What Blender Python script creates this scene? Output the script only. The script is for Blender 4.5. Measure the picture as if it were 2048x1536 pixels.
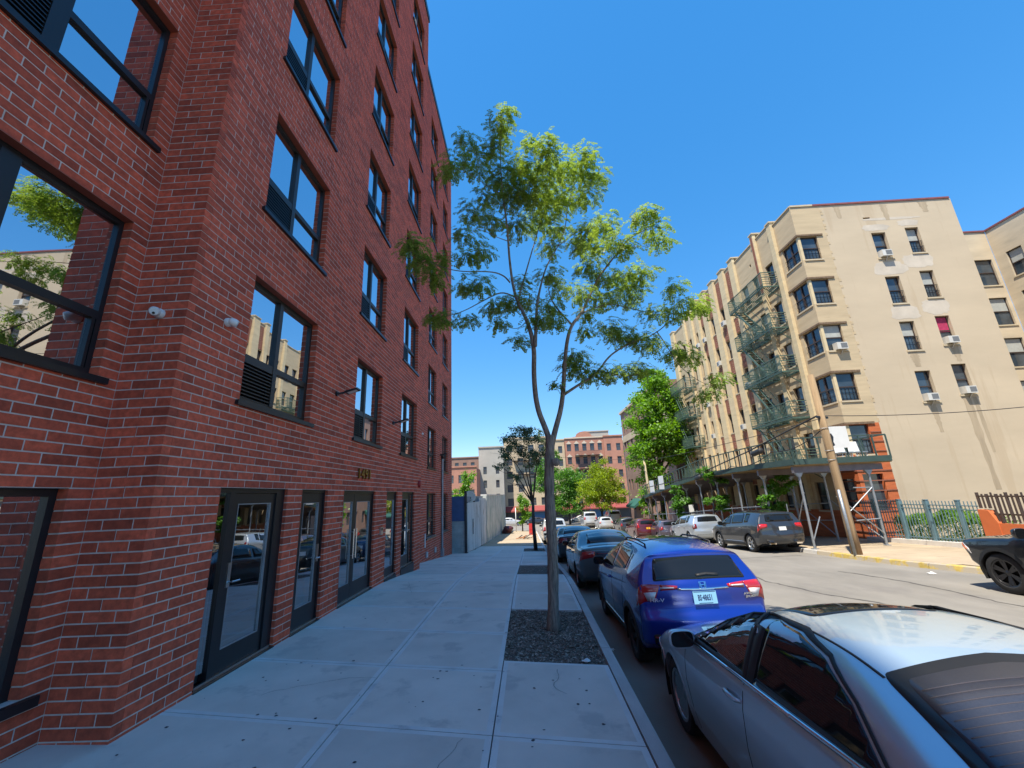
import bpy, bmesh, math, random
import numpy as np
from mathutils import Vector, Matrix
from math import radians, sin, cos, pi, sqrt, atan2
for o in list(bpy.data.objects): bpy.data.objects.remove(o)
random.seed(7)
SC = bpy.context.scene
COL = SC.collection
# ---------------------------------------------------------------- camera, sky, sun, exposure
CAMZ = 1.9
RM = [[0.9985, -0.0495, -0.025], [0.0371, 0.2612, 0.9646], [-0.0412, -0.964, 0.2626]]
_r = Vector([q[0] for q in RM]).normalized(); _f = Vector([q[2] for q in RM]); _f = (_f - _r * _f.dot(_r)).normalized()
_u = _r.cross(_f)
cd = bpy.data.cameras.new('camera'); cam = bpy.data.objects.new('camera', cd); COL.objects.link(cam)
cam.matrix_world = Matrix(((_r.x, _u.x, -_f.x, 0), (_r.y, _u.y, -_f.y, 0), (_r.z, _u.z, -_f.z, CAMZ), (0, 0, 0, 1)))
cd.sensor_fit = 'HORIZONTAL'; cd.sensor_width = 36; cd.lens = 818.18 / 2048 * 36; cd.clip_start = 0.05; cd.clip_end = 3000
SC.camera = cam
SUN = Vector((-0.265, -0.40, 1.0)).normalized()          # towards the sun
w = bpy.data.worlds.new('World'); SC.world = w; w.use_nodes = True
_n = w.node_tree.nodes; _bg = _n['Background']
_sky = _n.new('ShaderNodeTexSky'); _sky.sky_type = 'NISHITA'; _sky.sun_disc = False
_sky.sun_elevation = math.asin(SUN.z); _sky.sun_rotation = atan2(SUN.x, SUN.y)
_sky.altitude = 600; _sky.air_density = 1.0; _sky.dust_density = 0.25; _sky.ozone_density = 5.0
_gm_ = _n.new('ShaderNodeGamma'); _gm_.inputs[1].default_value = 0.50          # evens the film response of the whole sky dome
_hs = _n.new('ShaderNodeHueSaturation'); _hs.inputs['Saturation'].default_value = 1.90; _hs.inputs['Hue'].default_value = 0.505
w.node_tree.links.new(_sky.outputs[0], _gm_.inputs[0]); w.node_tree.links.new(_gm_.outputs[0], _hs.inputs['Color']); w.node_tree.links.new(_hs.outputs[0], _bg.inputs[0]); _bg.inputs[1].default_value = 0.308
sl = bpy.data.lights.new('sun', 'SUN'); sl.energy = 5.0; sl.angle = radians(0.53); sl.color = (1, 0.93, 0.80)
so = bpy.data.objects.new('sun', sl); COL.objects.link(so); so.rotation_euler = (-SUN).to_track_quat('-Z', 'Y').to_euler(); so.location = (-20, -20, 60)
VS = SC.view_settings; VS.view_transform = 'Standard'; VS.look = 'None'; VS.gamma = 1; VS.use_curve_mapping = False; VS.exposure = 0.75
SC.render.engine = 'CYCLES'
SC.cycles.max_bounces = 8; SC.cycles.transparent_max_bounces = 16; SC.cycles.glossy_bounces = 4; SC.cycles.diffuse_bounces = 3
SC.cycles.caustics_reflective = False; SC.cycles.caustics_refractive = False
# ---------------------------------------------------------------- materials
MAT = {}
def mat(name, col, rough=0.6, metal=0.0, var=0.0, scale=4.0, bump=0.0, bscale=60.0, coat=0.0, spec=0.5, island=0.0, col2=None, stretch=(1, 1, 1), detail=5.0, emit=None, dirt=None, rvar=0.0, dst=None):
    """procedural material: base colour varied by noise, per-piece variation, fine relief"""
    if name in MAT: return MAT[name]
    m = bpy.data.materials.new(name); m.use_nodes = True; MAT[name] = m
    nt = m.node_tree; N = nt.nodes; L = nt.links; b = N['Principled BSDF']
    b.inputs['Roughness'].default_value = rough; b.inputs['Metallic'].default_value = metal
    b.inputs['Specular IOR Level'].default_value = spec
    b.inputs['Coat Weight'].default_value = coat; b.inputs['Coat Roughness'].default_value = 0.03
    c4 = (*col, 1); b.inputs['Base Color'].default_value = c4
    cur = None
    def co():
        g = N.new('ShaderNodeNewGeometry'); mp = N.new('ShaderNodeMapping'); mp.inputs['Scale'].default_value = stretch
        L.new(g.outputs['Position'], mp.inputs['Vector']); return mp.outputs[0]
    P = None
    if var or bump or dirt or rvar: P = co()
    if var or island:
        rgb = N.new('ShaderNodeRGB'); rgb.outputs[0].default_value = c4; cur = rgb.outputs[0]
    if var:
        t = N.new('ShaderNodeTexNoise'); t.inputs['Scale'].default_value = scale; t.inputs['Detail'].default_value = detail; t.inputs['Roughness'].default_value = 0.6
        L.new(P, t.inputs['Vector'])
        mr = N.new('ShaderNodeMapRange'); mr.inputs['From Min'].default_value = 0.3; mr.inputs['From Max'].default_value = 0.7
        L.new(t.outputs[0], mr.inputs['Value'])
        mx = N.new('ShaderNodeMix'); mx.data_type = 'RGBA'
        d = col2 if col2 else tuple(max(0, x * (1 - var)) for x in col)
        mx.inputs[6].default_value = (*[min(1, x * (1 + var * 0.5)) for x in col], 1) if not col2 else c4
        mx.inputs[7].default_value = (*d, 1); L.new(mr.outputs[0], mx.inputs[0]); cur = mx.outputs[2]
        if rvar:
            m2 = N.new('ShaderNodeMapRange'); m2.inputs['To Min'].default_value = rough - rvar; m2.inputs['To Max'].default_value = rough + rvar
            L.new(mr.outputs[0], m2.inputs['Value']); L.new(m2.outputs[0], b.inputs['Roughness'])
    if island:
        g = N.new('ShaderNodeNewGeometry'); oi = N.new('ShaderNodeObjectInfo'); ad = N.new('ShaderNodeMath'); ad.operation = 'ADD'
        L.new(g.outputs['Random Per Island'], ad.inputs[0]); L.new(oi.outputs['Random'], ad.inputs[1])
        fr = N.new('ShaderNodeMath'); fr.operation = 'FRACT'; L.new(ad.outputs[0], fr.inputs[0])
        mr = N.new('ShaderNodeMapRange'); mr.inputs['To Min'].default_value = 1 - island; mr.inputs['To Max'].default_value = 1 + island
        L.new(fr.outputs[0], mr.inputs['Value'])
        hs = N.new('ShaderNodeHueSaturation'); L.new(mr.outputs[0], hs.inputs['Value']); L.new(cur, hs.inputs['Color']); cur = hs.outputs[0]
    if dirt:   # stains with a shape of their own: (colour, scale, threshold, amount)
        dc, ds, th, am = dirt
        t = N.new('ShaderNodeTexNoise'); t.inputs['Scale'].default_value = ds; t.inputs['Detail'].default_value = 6; t.inputs['Roughness'].default_value = 0.65
        if dst:
            g2 = N.new('ShaderNodeNewGeometry'); mp2 = N.new('ShaderNodeMapping'); mp2.inputs['Scale'].default_value = dst; L.new(g2.outputs['Position'], mp2.inputs['Vector']); L.new(mp2.outputs[0], t.inputs['Vector'])
        else: L.new(P, t.inputs['Vector'])
        mr = N.new('ShaderNodeMapRange'); mr.inputs['From Min'].default_value = th; mr.inputs['From Max'].default_value = th + 0.08; mr.inputs['To Max'].default_value = am
        L.new(t.outputs[0], mr.inputs['Value'])
        mx = N.new('ShaderNodeMix'); mx.data_type = 'RGBA'; L.new(mr.outputs[0], mx.inputs[0])
        if cur: L.new(cur, mx.inputs[6])
        else: mx.inputs[6].default_value = c4
        mx.inputs[7].default_value = (*dc, 1); cur = mx.outputs[2]
    if cur: L.new(cur, b.inputs['Base Color'])
    if bump:
        t = N.new('ShaderNodeTexNoise'); t.inputs['Scale'].default_value = bscale; t.inputs['Detail'].default_value = 4
        L.new(P, t.inputs['Vector']); bp = N.new('ShaderNodeBump'); bp.inputs['Strength'].default_value = bump; bp.inputs['Distance'].default_value = 0.01
        L.new(t.outputs[0], bp.inputs['Height']); L.new(bp.outputs[0], b.inputs['Normal'])
    if emit: b.inputs['Emission Color'].default_value = (*emit, 1); b.inputs['Emission Strength'].default_value = 1
    return m
def glass(name, tint=(0.55, 0.6, 0.62), f0=0.06, wav=0.0):
    """thin architectural pane: clear with tint, mirror-like more and more towards grazing"""
    if name in MAT: return MAT[name]
    m = bpy.data.materials.new(name); m.use_nodes = True; MAT[name] = m; nt = m.node_tree; N = nt.nodes; L = nt.links
    N.remove(N['Principled BSDF']); out = N['Material Output']
    tr = N.new('ShaderNodeBsdfTransparent'); tr.inputs[0].default_value = (*tint, 1)
    gl = N.new('ShaderNodeBsdfGlossy'); gl.inputs['Roughness'].default_value = 0.004; gl.inputs[0].default_value = (0.95, 0.97, 1, 1)
    lw = N.new('ShaderNodeLayerWeight'); lw.inputs[0].default_value = 0.5
    pw = N.new('ShaderNodeMath'); pw.operation = 'POWER'; pw.inputs[1].default_value = 2.6; L.new(lw.outputs['Facing'], pw.inputs[0])
    mr = N.new('ShaderNodeMapRange'); mr.inputs['To Min'].default_value = f0; mr.inputs['To Max'].default_value = 0.95; L.new(pw.outputs[0], mr.inputs['Value'])
    mx = N.new('ShaderNodeMixShader'); L.new(mr.outputs[0], mx.inputs[0]); L.new(tr.outputs[0], mx.inputs[1]); L.new(gl.outputs[0], mx.inputs[2]); L.new(mx.outputs[0], out.inputs[0])
    if wav:
        g = N.new('ShaderNodeNewGeometry'); t = N.new('ShaderNodeTexNoise'); t.inputs['Scale'].default_value = 1.3; t.inputs['Detail'].default_value = 1
        L.new(g.outputs['Position'], t.inputs['Vector']); bp = N.new('ShaderNodeBump'); bp.inputs['Strength'].default_value = wav; bp.inputs['Distance'].default_value = 0.05
        L.new(t.outputs[0], bp.inputs['Height']); L.new(bp.outputs[0], gl.inputs['Normal'])
    return m
# ---------------------------------------------------------------- mesh helpers
OFF = {}
def tag(o, label=None, cat=None, group=None, kind=None):
    if label: o['label'] = label
    if cat: o['category'] = cat
    if group: o['group'] = group
    if kind: o['kind'] = kind
    return o
def empty(name, loc=(0, 0, 0), label=None, cat=None, group=None, mw=None):
    o = bpy.data.objects.new(name, None); COL.objects.link(o); o.empty_display_size = 0.1
    if mw is not None: o.matrix_world = mw; OFF[o.name] = Vector((0, 0, 0))
    else: o.location = loc; OFF[o.name] = Vector(loc)
    return tag(o, label, cat, group)
def root_off(p):
    while p.parent: p = p.parent
    return OFF.get(p.name, Vector((0, 0, 0)))
class MB:
    def __init__(s): s.v = []; s.f = []; s.m = []; s.mi = 0
    def quad(s, a, b, c, d): i = len(s.v); s.v += [tuple(a), tuple(b), tuple(c), tuple(d)]; s.f.append((i, i + 1, i + 2, i + 3)); s.m.append(s.mi)
    def tri(s, a, b, c): i = len(s.v); s.v += [tuple(a), tuple(b), tuple(c)]; s.f.append((i, i + 1, i + 2)); s.m.append(s.mi)
    def hexa(s, p):     # 8 points: bottom 4 ccw, top 4 ccw
        i = len(s.v); s.v += [tuple(q) for q in p]
        for f in ((3, 2, 1, 0), (4, 5, 6, 7), (0, 1, 5, 4), (1, 2, 6, 5), (2, 3, 7, 6), (3, 0, 4, 7)): s.f.append(tuple(i + k for k in f)); s.m.append(s.mi)
    def box(s, x0, x1, y0, y1, z0, z1):
        if x1 < x0: x0, x1 = x1, x0
        if y1 < y0: y0, y1 = y1, y0
        if z1 < z0: z0, z1 = z1, z0
        s.hexa([(x0, y0, z0), (x1, y0, z0), (x1, y1, z0), (x0, y1, z0), (x0, y0, z1), (x1, y0, z1), (x1, y1, z1), (x0, y1, z1)])
    def bar(s, a, b, w, h=None, up=(0, 0, 1)):   # rectangular bar between two points
        a = Vector(a); b = Vector(b); d = (b - a).normalized(); h = h or w; up = Vector(up)
        if abs(d.dot(up)) > 0.99: up = Vector((1, 0, 0))
        x = d.cross(up).normalized(); y = x.cross(d).normalized(); x *= w / 2; y *= h / 2
        s.hexa([a - x - y, a + x - y, b + x - y, b - x - y, a - x + y, a + x + y, b + x + y, b - x + y])
    def tube(s, pts, r, n=8, cap=True):           # r: number or list
        pts = [Vector(p) for p in pts]; rs = r if isinstance(r, (list, tuple)) else [r] * len(pts)
        base = len(s.v); x = None
        for k, p in enumerate(pts):
            d = (pts[min(k + 1, len(pts) - 1)] - pts[max(k - 1, 0)]).normalized()
            if x is None:
                x = d.orthogonal().normalized()
            else:
                x = (x - d * x.dot(d)); x = x.normalized() if x.length > 1e-6 else d.orthogonal().normalized()
            y = d.cross(x)
            for j in range(n): t = 2 * pi * j / n; s.v.append(tuple(p + (x * cos(t) + y * sin(t)) * rs[k]))
        for k in range(len(pts) - 1):
            for j in range(n):
                a = base + k * n + j; b = base + k * n + (j + 1) % n; s.f.append((a, b, b + n, a + n)); s.m.append(s.mi)
        if cap:
            s.f.append(tuple(base + j for j in range(n))[::-1]); s.m.append(s.mi)
            s.f.append(tuple(base + (len(pts) - 1) * n + j for j in range(n))); s.m.append(s.mi)
    def lathe(s, prof, c, ax, n=24, closed=False):     # prof: (radius, along axis)
        c = Vector(c); ax = Vector(ax).normalized(); x = ax.orthogonal().normalized(); y = ax.cross(x); base = len(s.v); m = len(prof)
        for j in range(n):
            t = 2 * pi * j / n; d = x * cos(t) + y * sin(t)
            for r, h in prof: s.v.append(tuple(c + d * r + ax * h))
        for j in range(n):
            for k in range(m if closed else m - 1):
                a = base + j * m + k; b = base + j * m + (k + 1) % m; c2 = base + ((j + 1) % n) * m + (k + 1) % m; d2 = base + ((j + 1) % n) * m + k
                s.f.append((a, d2, c2, b)); s.m.append(s.mi)
    def prism(s, poly, vec):     # polygon (3d points) extruded by vec
        i = len(s.v); n = len(poly); v = Vector(vec); s.v += [tuple(p) for p in poly] + [tuple(Vector(p) + v) for p in poly]
        s.f.append(tuple(range(i, i + n))); s.m.append(s.mi); s.f.append(tuple(range(i + 2 * n - 1, i + n - 1, -1))); s.m.append(s.mi)
        for k in range(n): s.f.append((i + k, i + n + k, i + n + (k + 1) % n, i + (k + 1) % n)); s.m.append(s.mi)
    def grid(s, rows):           # list of rows of points
        base = len(s.v); m = len(rows[0])
        for r in rows: s.v += [tuple(p) for p in r]
        for k in range(len(rows) - 1):
            for j in range(m - 1): a = base + k * m + j; s.f.append((a, a + 1, a + m + 1, a + m)); s.m.append(s.mi)
    def build(s, name, mats, parent=None, smooth=False, fix=True, auto=None):
        if not isinstance(mats, (list, tuple)): mats = [mats]
        off = root_off(parent) if parent is not None else Vector((0, 0, 0))
        me = bpy.data.meshes.new(name)
        vs = np.array(s.v, dtype=float).reshape(-1, 3) - np.array(off)
        me.from_pydata(vs.tolist(), [], s.f)
        for m_ in mats: me.materials.append(m_)
        if len(mats) > 1: me.polygons.foreach_set('material_index', s.m)
        if fix:
            bm = bmesh.new(); bm.from_mesh(me); bmesh.ops.remove_doubles(bm, verts=bm.verts, dist=1e-5); bmesh.ops.recalc_face_normals(bm, faces=bm.faces); bm.to_mesh(me); bm.free()
        if smooth: me.polygons.foreach_set('use_smooth', [True] * len(me.polygons))
        me.update()
        o = bpy.data.objects.new(name, me); COL.objects.link(o)
        if parent is not None: o.parent = parent
        if auto: smooth_angle(o, auto)
        return o
def smooth_angle(o, deg):
    me = o.data; me.polygons.foreach_set('use_smooth', [True] * len(me.polygons))
    bm = bmesh.new(); bm.from_mesh(me); a = radians(deg)
    for e in bm.edges:
        if len(e.link_faces) == 2 and e.calc_face_angle(0) > a: e.smooth = False
    bm.to_mesh(me); bm.free()
def one(fn, name, m, parent=None, **k):
    b = MB(); fn(b); return b.build(name, m, parent, **k)
def copy_tree(o, parent=None):
    c = o.copy(); COL.objects.link(c); c.parent = parent
    if parent is None: OFF[c.name] = Vector((0, 0, 0))
    for ch in list(o.children): copy_tree(ch, c)
    return c
def text_mesh(name, s, size, mw, m, parent=None, depth=0.003, bold=0.0, sx=1.0):
    """lettering as a thin mesh, centred, in the frame mw (x right, y up, z out)"""
    cu = bpy.data.curves.new(name, 'FONT'); cu.body = s; cu.size = size; cu.align_x = 'CENTER'; cu.align_y = 'CENTER'; cu.extrude = depth / 2; cu.offset = bold; cu.resolution_u = 3
    t = bpy.data.objects.new(name + '_src', cu); COL.objects.link(t); bpy.context.view_layer.update()
    me = bpy.data.meshes.new_from_object(t.evaluated_get(bpy.context.evaluated_depsgraph_get()))
    bpy.data.objects.remove(t); me.name = name; me.transform(mw @ Matrix.Diagonal((sx, 1, 1, 1)))
    if parent is not None: me.transform(Matrix.Translation(-root_off(parent)))
    me.materials.clear(); me.materials.append(m)
    o = bpy.data.objects.new(name, me); COL.objects.link(o)
    if parent is not None: o.parent = parent
    return o
def frame(loc, right, up):
    r = Vector(right).normalized(); u = Vector(up); n = r.cross(u).normalized(); u = n.cross(r); l = Vector(loc)
    return Matrix(((r.x, u.x, n.x, l.x), (r.y, u.y, n.y, l.y), (r.z, u.z, n.z, l.z), (0, 0, 0, 1)))
# ---------------------------------------------------------------- terrain profile (hill falls away from the camera)
_gy = np.array([-30, -10, 0, 5, 9, 10.5, 12, 14.4, 16.8, 20, 23.75, 31, 40, 55, 70, 88, 120, 400.])
_gzv = np.array([0.5, 0.14, 0.03, 0.0, -0.005, -0.02, -0.10, -0.30, -0.48, -0.74, -1.05, -1.50, -1.93, -2.6, -3.2, -3.85, -4.6, -6.])
def _pchip(x, y):
    h = np.diff(x); d = np.diff(y) / h; m = np.zeros(len(x)); m[0] = d[0]; m[-1] = d[-1]
    for i in range(1, len(x) - 1):
        if d[i - 1] * d[i] > 0: w1 = 2 * h[i] + h[i - 1]; w2 = h[i] + 2 * h[i - 1]; m[i] = (w1 + w2) / (w1 / d[i - 1] + w2 / d[i])
    return m
_gm = _pchip(_gy, _gzv)
_ry = np.array([-30, 0, 9, 11.6, 12.7, 13.9, 15.6, 18.6, 22, 27, 35, 55, 88, 120, 400.])
_rz = np.array([0.2, -0.28, -0.42, -0.53, -0.59, -0.68, -0.77, -0.90, -1.06, -1.38, -1.95, -2.9, -4.1, -4.9, -6.3])
_rm = _pchip(_ry, _rz)
def _her(y, Y, Z, M):
    i = int(np.clip(np.searchsorted(Y, y) - 1, 0, len(Y) - 2)); h = Y[i + 1] - Y[i]; t = (y - Y[i]) / h
    return float((2*t**3-3*t*t+1)*Z[i] + (t**3-2*t*t+t)*h*M[i] + (-2*t**3+3*t*t)*Z[i+1] + (t**3-t*t)*h*M[i+1])
_ly = np.array([-30, 0, 6, 9, 12, 14, 17, 20.35, 23.75, 31, 40, 55, 70, 88, 120, 400.])
_lz = np.array([0.25, -0.34, -0.46, -0.53, -0.60, -0.68, -0.83, -1.02, -1.29, -1.76, -2.19, -2.86, -3.45, -4.1, -4.85, -6.25])
_lm = _pchip(_ly, _lz)
def zl(y): return _her(y, _ly, _lz, _lm)
def zf(y): return _her(y, _gy, _gzv, _gm)
def zr(y): return _her(y, _ry, _rz, _rm)
CURB_L = 1.0
def curb_r(y): return 11.45 + max(0.0, 12.5 - y) * 0.12 if y < 12.5 else 11.45
def zs(y, x):                                                            # street, between its two gutters
    t = (x - 1.0) / (curb_r(y) - 1.0); return zl(y) * (1 - t) + zr(y) * t
def gz(x, y):
    if x <= CURB_L: return zf(y) - 0.022 * (x + 3.67)
    cr = curb_r(y)
    if x < cr: return zs(y, x)
    return zr(y) + 0.15 + 0.012 * (min(x, 30) - cr)
# ================================================================ ground, road, pavements
def sheet(name, xs, ys, zfun, m, parent=None, kind=None, **k):
    b = MB(); b.grid([[(x, y, zfun(x, y)) for x in xs] for y in ys]); o = b.build(name, m, parent, smooth=True, **k)
    if o.data.polygons and o.data.polygons[0].normal.z < 0: o.data.flip_normals()
    if kind: tag(o, kind=kind)
    return o
lin = lambda a, b, n: [a + (b - a) * i / n for i in range(n + 1)]
M_asph = mat('asphalt', (0.235, 0.215, 0.185), 0.9, var=0.22, scale=0.9, bump=0.35, bscale=140, dirt=((0.17, 0.155, 0.14), 0.55, 0.6, 0.6), stretch=(1, 0.5, 1))
M_earth = mat('earth', (0.16, 0.14, 0.10), 0.95, var=0.3, scale=0.2)
M_conc = mat('pavement_concrete', (0.68, 0.60, 0.525), 0.85, var=0.12, scale=1.4, bump=0.12, bscale=220, island=0.09, dirt=((0.44, 0.40, 0.365), 1.3, 0.56, 0.6))
M_concb = mat('pavement_border', (0.68, 0.655, 0.62), 0.8, var=0.10, scale=3, dirt=((0.36, 0.35, 0.34), 3.0, 0.62, 0.5))
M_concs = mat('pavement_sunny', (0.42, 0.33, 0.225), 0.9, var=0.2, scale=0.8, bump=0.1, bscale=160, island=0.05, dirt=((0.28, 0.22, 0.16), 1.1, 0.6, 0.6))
M_curb = mat('curb_stone', (0.52, 0.505, 0.48), 0.85, var=0.25, scale=3, bump=0.2, bscale=90, dirt=((0.12, 0.12, 0.12), 2.2, 0.58, 0.7), stretch=(1, 0.4, 1))
M_joint = mat('joint_dark', (0.07, 0.07, 0.07), 0.95)  # plain dark colour of the bed in the gaps between flags
ground = sheet('ground', [-900, -300, -80, -30, -6, 2, 12, 30, 80, 300, 900], [-80, -20, 0, 10, 20, 35, 55, 80, 110, 160, 400, 900, 1800], lambda x, y: min(zf(min(y, 400)) - 0.6, -0.55) - (0.0 if y < 160 else 2), M_earth, kind='structure')
yr = lin(-14, 62, 114)
b = MB(); b.grid([[(xx, y, zs(y, xx)) for xx in [1.0 + (curb_r(y) + 0.02 - 1.0) * i / 8 for i in range(9)]] for y in yr]); road = tag(b.build('road', M_asph, smooth=True), kind='structure')
if road.data.polygons[0].normal.z < 0: road.data.flip_normals()
M_tar = mat('tar_seam', (0.085, 0.078, 0.07), 0.85, var=0.3, scale=8)
for ln in ([(6.9, 15.5), (6.2, 12.2), (6.5, 10.3), (7.3, 8.4), (7.2, 6.0)], [(9.0, 13.4), (9.1, 11.2), (8.9, 9.0), (9.2, 6.5)], [(4.4, 18.0), (8.0, 17.6), (11.0, 17.9)], [(4.0, 12.1), (6.3, 12.4)]):
    b = MB(); rt = random.Random(len(ln)); P_ = []
    for k in range(len(ln) - 1):
        for j in range(12): u = j / 12; P_.append((ln[k][0] + (ln[k + 1][0] - ln[k][0]) * u + rt.uniform(-.03, .03), ln[k][1] + (ln[k + 1][1] - ln[k][1]) * u + rt.uniform(-.03, .03)))
    rows = []
    for k, (x, y) in enumerate(P_):
        q = P_[min(k + 1, len(P_) - 1)]; o_ = P_[max(k - 1, 0)]; d = Vector((q[0] - o_[0], q[1] - o_[1])).normalized(); w_ = rt.uniform(.012, .035); rows.append([(x - d.y * w_, y + d.x * w_, zs(y, x) + .004), (x + d.y * w_, y - d.x * w_, zs(y, x) + .004)])
    b.grid(rows); o_ = b.build('tar_seam', M_tar, road)
cross = sheet('cross_street', [-90, -40, -15, -6, -2, 1, 4, 8, 11.45, 16, 30, 60, 120], lin(62, 96, 12), lambda x, y: zf(62) - 0.243 + (zf(y) - zf(62)) * 0.9 - 0.004 if 1 <= x <= 11.45 else zf(62) - 0.243 + (zf(y) - zf(62)) * 0.9 - 0.01, M_asph, kind='structure')
# left pavement: concrete flags with trowelled borders, skewed cross joints
pav = empty('pavement', (0, 0, 0)); tag(pav, kind='structure')
base = sheet('joint_bed', [-4.4, -1.9, -0.5, 0.9], lin(-4, 60, 96), lambda x, y: zf(y) - 0.022 * (x + 3.67) - (0.012 if x < -1 else 0.048), M_joint, pav)
SK = -0.13
PITS = [(5.80, 8.20), (12.15, 15.35), (25.1, 28.2)]
def slab(cx0, cx1, ya, yb, m0=M_conc, m1=M_concb, nm='flag', par=pav, bw=0.055, g=0.006, sk=SK):
    """one flag: plan quad with skewed ends, raised edge band of a different finish"""
    b = MB(); yy = lambda x, y: y + sk * (x + 0.4)
    def pt(x, y, dz=0.0): Y_ = yy(x, y); return (x, Y_, gz(x, Y_) + dz)
    x0, x1, y0, y1 = cx0 + g, cx1 - g, ya + g, yb - g
    ny = max(2, int((y1 - y0) / 0.7))
    xs = [x0, x0 + bw, x1 - bw, x1]; ys = [y0, y0 + bw] + [y0 + bw + (y1 - y0 - 2 * bw) * k / ny for k in range(1, ny)] + [y1 - bw, y1]
    for j in range(len(ys) - 1):
        for i in range(3):
            b.mi = 0 if (i == 1 and 0 < j < len(ys) - 2) else 1
            b.quad(pt(xs[i], ys[j]), pt(xs[i + 1], ys[j]), pt(xs[i + 1], ys[j + 1]), pt(xs[i], ys[j + 1]))
    b.mi = 1
    for i in range(3):
        b.quad(pt(xs[i], y0, -0.05), pt(xs[i + 1], y0, -0.05), pt(xs[i + 1], y0), pt(xs[i], y0)); b.quad(pt(xs[i], y1), pt(xs[i + 1], y1), pt(xs[i + 1], y1, -0.05), pt(xs[i], y1, -0.05))
    for j in range(len(ys) - 1):
        b.quad(pt(x0, ys[j], -0.05), pt(x0, ys[j]), pt(x0, ys[j + 1]), pt(x0, ys[j + 1], -0.05)); b.quad(pt(x1, ys[j]), pt(x1, ys[j], -0.05), pt(x1, ys[j + 1], -0.05), pt(x1, ys[j + 1]))
    return b.build(nm, [m0, m1], par)
JY = [-3.9 + 1.46 * k for k in range(22)]     # cross joints (y where x = -0.4)
JY = [j - 0.03 for j in JY]
_y = -1.1; JY = []
while _y < 31: JY.append(_y); _y += 1.335
JY = [j + (5.48 - min(JY, key=lambda q: abs(q - 5.48))) for j in JY]
for a_, b_ in zip(JY[:-1], JY[1:]):
    slab(-4.6, -1.82, a_, b_); slab(-1.82, -0.40, a_, b_)
cuts = sorted([(j, 'j') for j in JY if not any(p0 - 0.35 < j < p1 + 0.35 for p0, p1 in PITS)] + [(p, 'p') for q in PITS for p in q])
for (a_, _), (b_, _2) in zip(cuts[:-1], cuts[1:]):
    mid = (a_ + b_) / 2
    if any(p0 <= mid <= p1 for p0, p1 in PITS) or b_ - a_ < 0.1: continue
    slab(-0.40, 0.86, a_, b_)
o = sheet('sunlit_pavement', [-4.6, -2, 0.86], lin(JY[-1] + 0.2, 60, 50), lambda x, y: gz(x, y) + 0.002, M_concs, pav)  # sunlit stretch of the same pavement; the sunny tone is in its colour
# steel-faced kerb, cast in lengths
y_ = -6.0
while y_ < 60:
    L_ = 3.05
    b = MB(); ny = 4; rows = []
    for k in range(ny + 1):
        y = y_ + 0.004 + (L_ - 0.008) * k / ny; zt = gz(0.9, y)
        rows.append([(0.868, y, zt - 0.02), (0.872, y, zt + 0.001), (0.975, y, zt + 0.001), (0.995, y, zt - 0.006), (1.0, y, zt - 0.03), (1.03, y, zs(y, 1.03) - 0.02)])
    b.grid(rows); b.build('kerbstone', M_curb, pav, smooth=False); y_ += L_
# tree pits: soil, chips
M_soil = mat('soil', (0.15, 0.118, 0.092), 0.98, var=0.5, scale=14, bump=0.9, bscale=60)
M_chip = mat('wood_chips', (0.32, 0.265, 0.215), 0.95, var=0.5, scale=30, island=0.7)
for k, (p0, p1) in enumerate(PITS):
    r = random.Random(k)
    nx, ny = (22, 40) if k == 0 else (8, 12)
    b = MB(); b.grid([[(x, y + SK * (x + 0.4), gz(x, y) - 0.026 + 0.03 * math.exp(-((x - .28) ** 2 + (y - 6.95) ** 2) * 2) + r.uniform(-0.012, 0.012)) for x in lin(-0.45, 0.87, nx)] for y in lin(p0, p1, ny)])
    so_ = b.build('soil_bed', M_soil, pav, smooth=True)
    if so_.data.polygons[0].normal.z < 0: so_.data.flip_normals()
    b = MB()
    for i in range(4200 if k == 0 else 500):
        x = r.uniform(-0.43, 0.85); y = r.uniform(p0 + 0.03, p1 - 0.03); yy = y + SK * (x + 0.4); z = gz(x, y) - 0.020 + 0.03 * math.exp(-((x - .28) ** 2 + (y - 6.95) ** 2) * 2)
        l = r.uniform(0.006, 0.022) * (1.5 if r.random() < 0.1 else 1); a = r.uniform(0, pi); t = r.uniform(-0.5, 0.5); wd = l * r.uniform(0.3, 0.7)
        d = Vector((cos(a), sin(a), t)) * l; e = Vector((-sin(a), cos(a), r.uniform(-.4, .4))) * wd; c = Vector((x, yy, z + 0.004)); n = Vector((0, 0, 0.006))
        b.quad(c - d - e, c + d - e, c + d + e, c - d + e); b.tri(c - d - e + n * 0, c + d + e, c + n)
    tag(b.build('wood_chips', M_chip, pav, fix=False), kind='stuff')
M_crack = mat('crack_dark', (0.10, 0.095, 0.09), 0.95); b = MB(); rc = random.Random(9)
for (x, y, a, n) in ((-2.9, 4.9, 1.1, 16), (-1.2, 7.4, 0.5, 12), (-2.6, 9.6, 1.9, 18), (0.3, 4.9, 2.4, 9), (-3.2, 12.4, 0.9, 14), (-1.0, 3.5, 0.3, 10), (0.2, 9.9, 1.2, 10)):
    for k in range(n):
        a += rc.uniform(-.5, .5); x2, y2 = x + cos(a) * .075, y + sin(a) * .075; w_ = rc.uniform(.0012, .003); d = Vector((-sin(a), cos(a))) * w_
        b.quad((x - d.x, y - d.y, gz(x, y) + .002), (x2 - d.x, y2 - d.y, gz(x2, y2) + .002), (x2 + d.x, y2 + d.y, gz(x2, y2) + .002), (x + d.x, y + d.y, gz(x, y) + .002)); x, y = x2, y2
tag(b.build('hairline_cracks', M_crack, pav, fix=False), kind='stuff')
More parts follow.
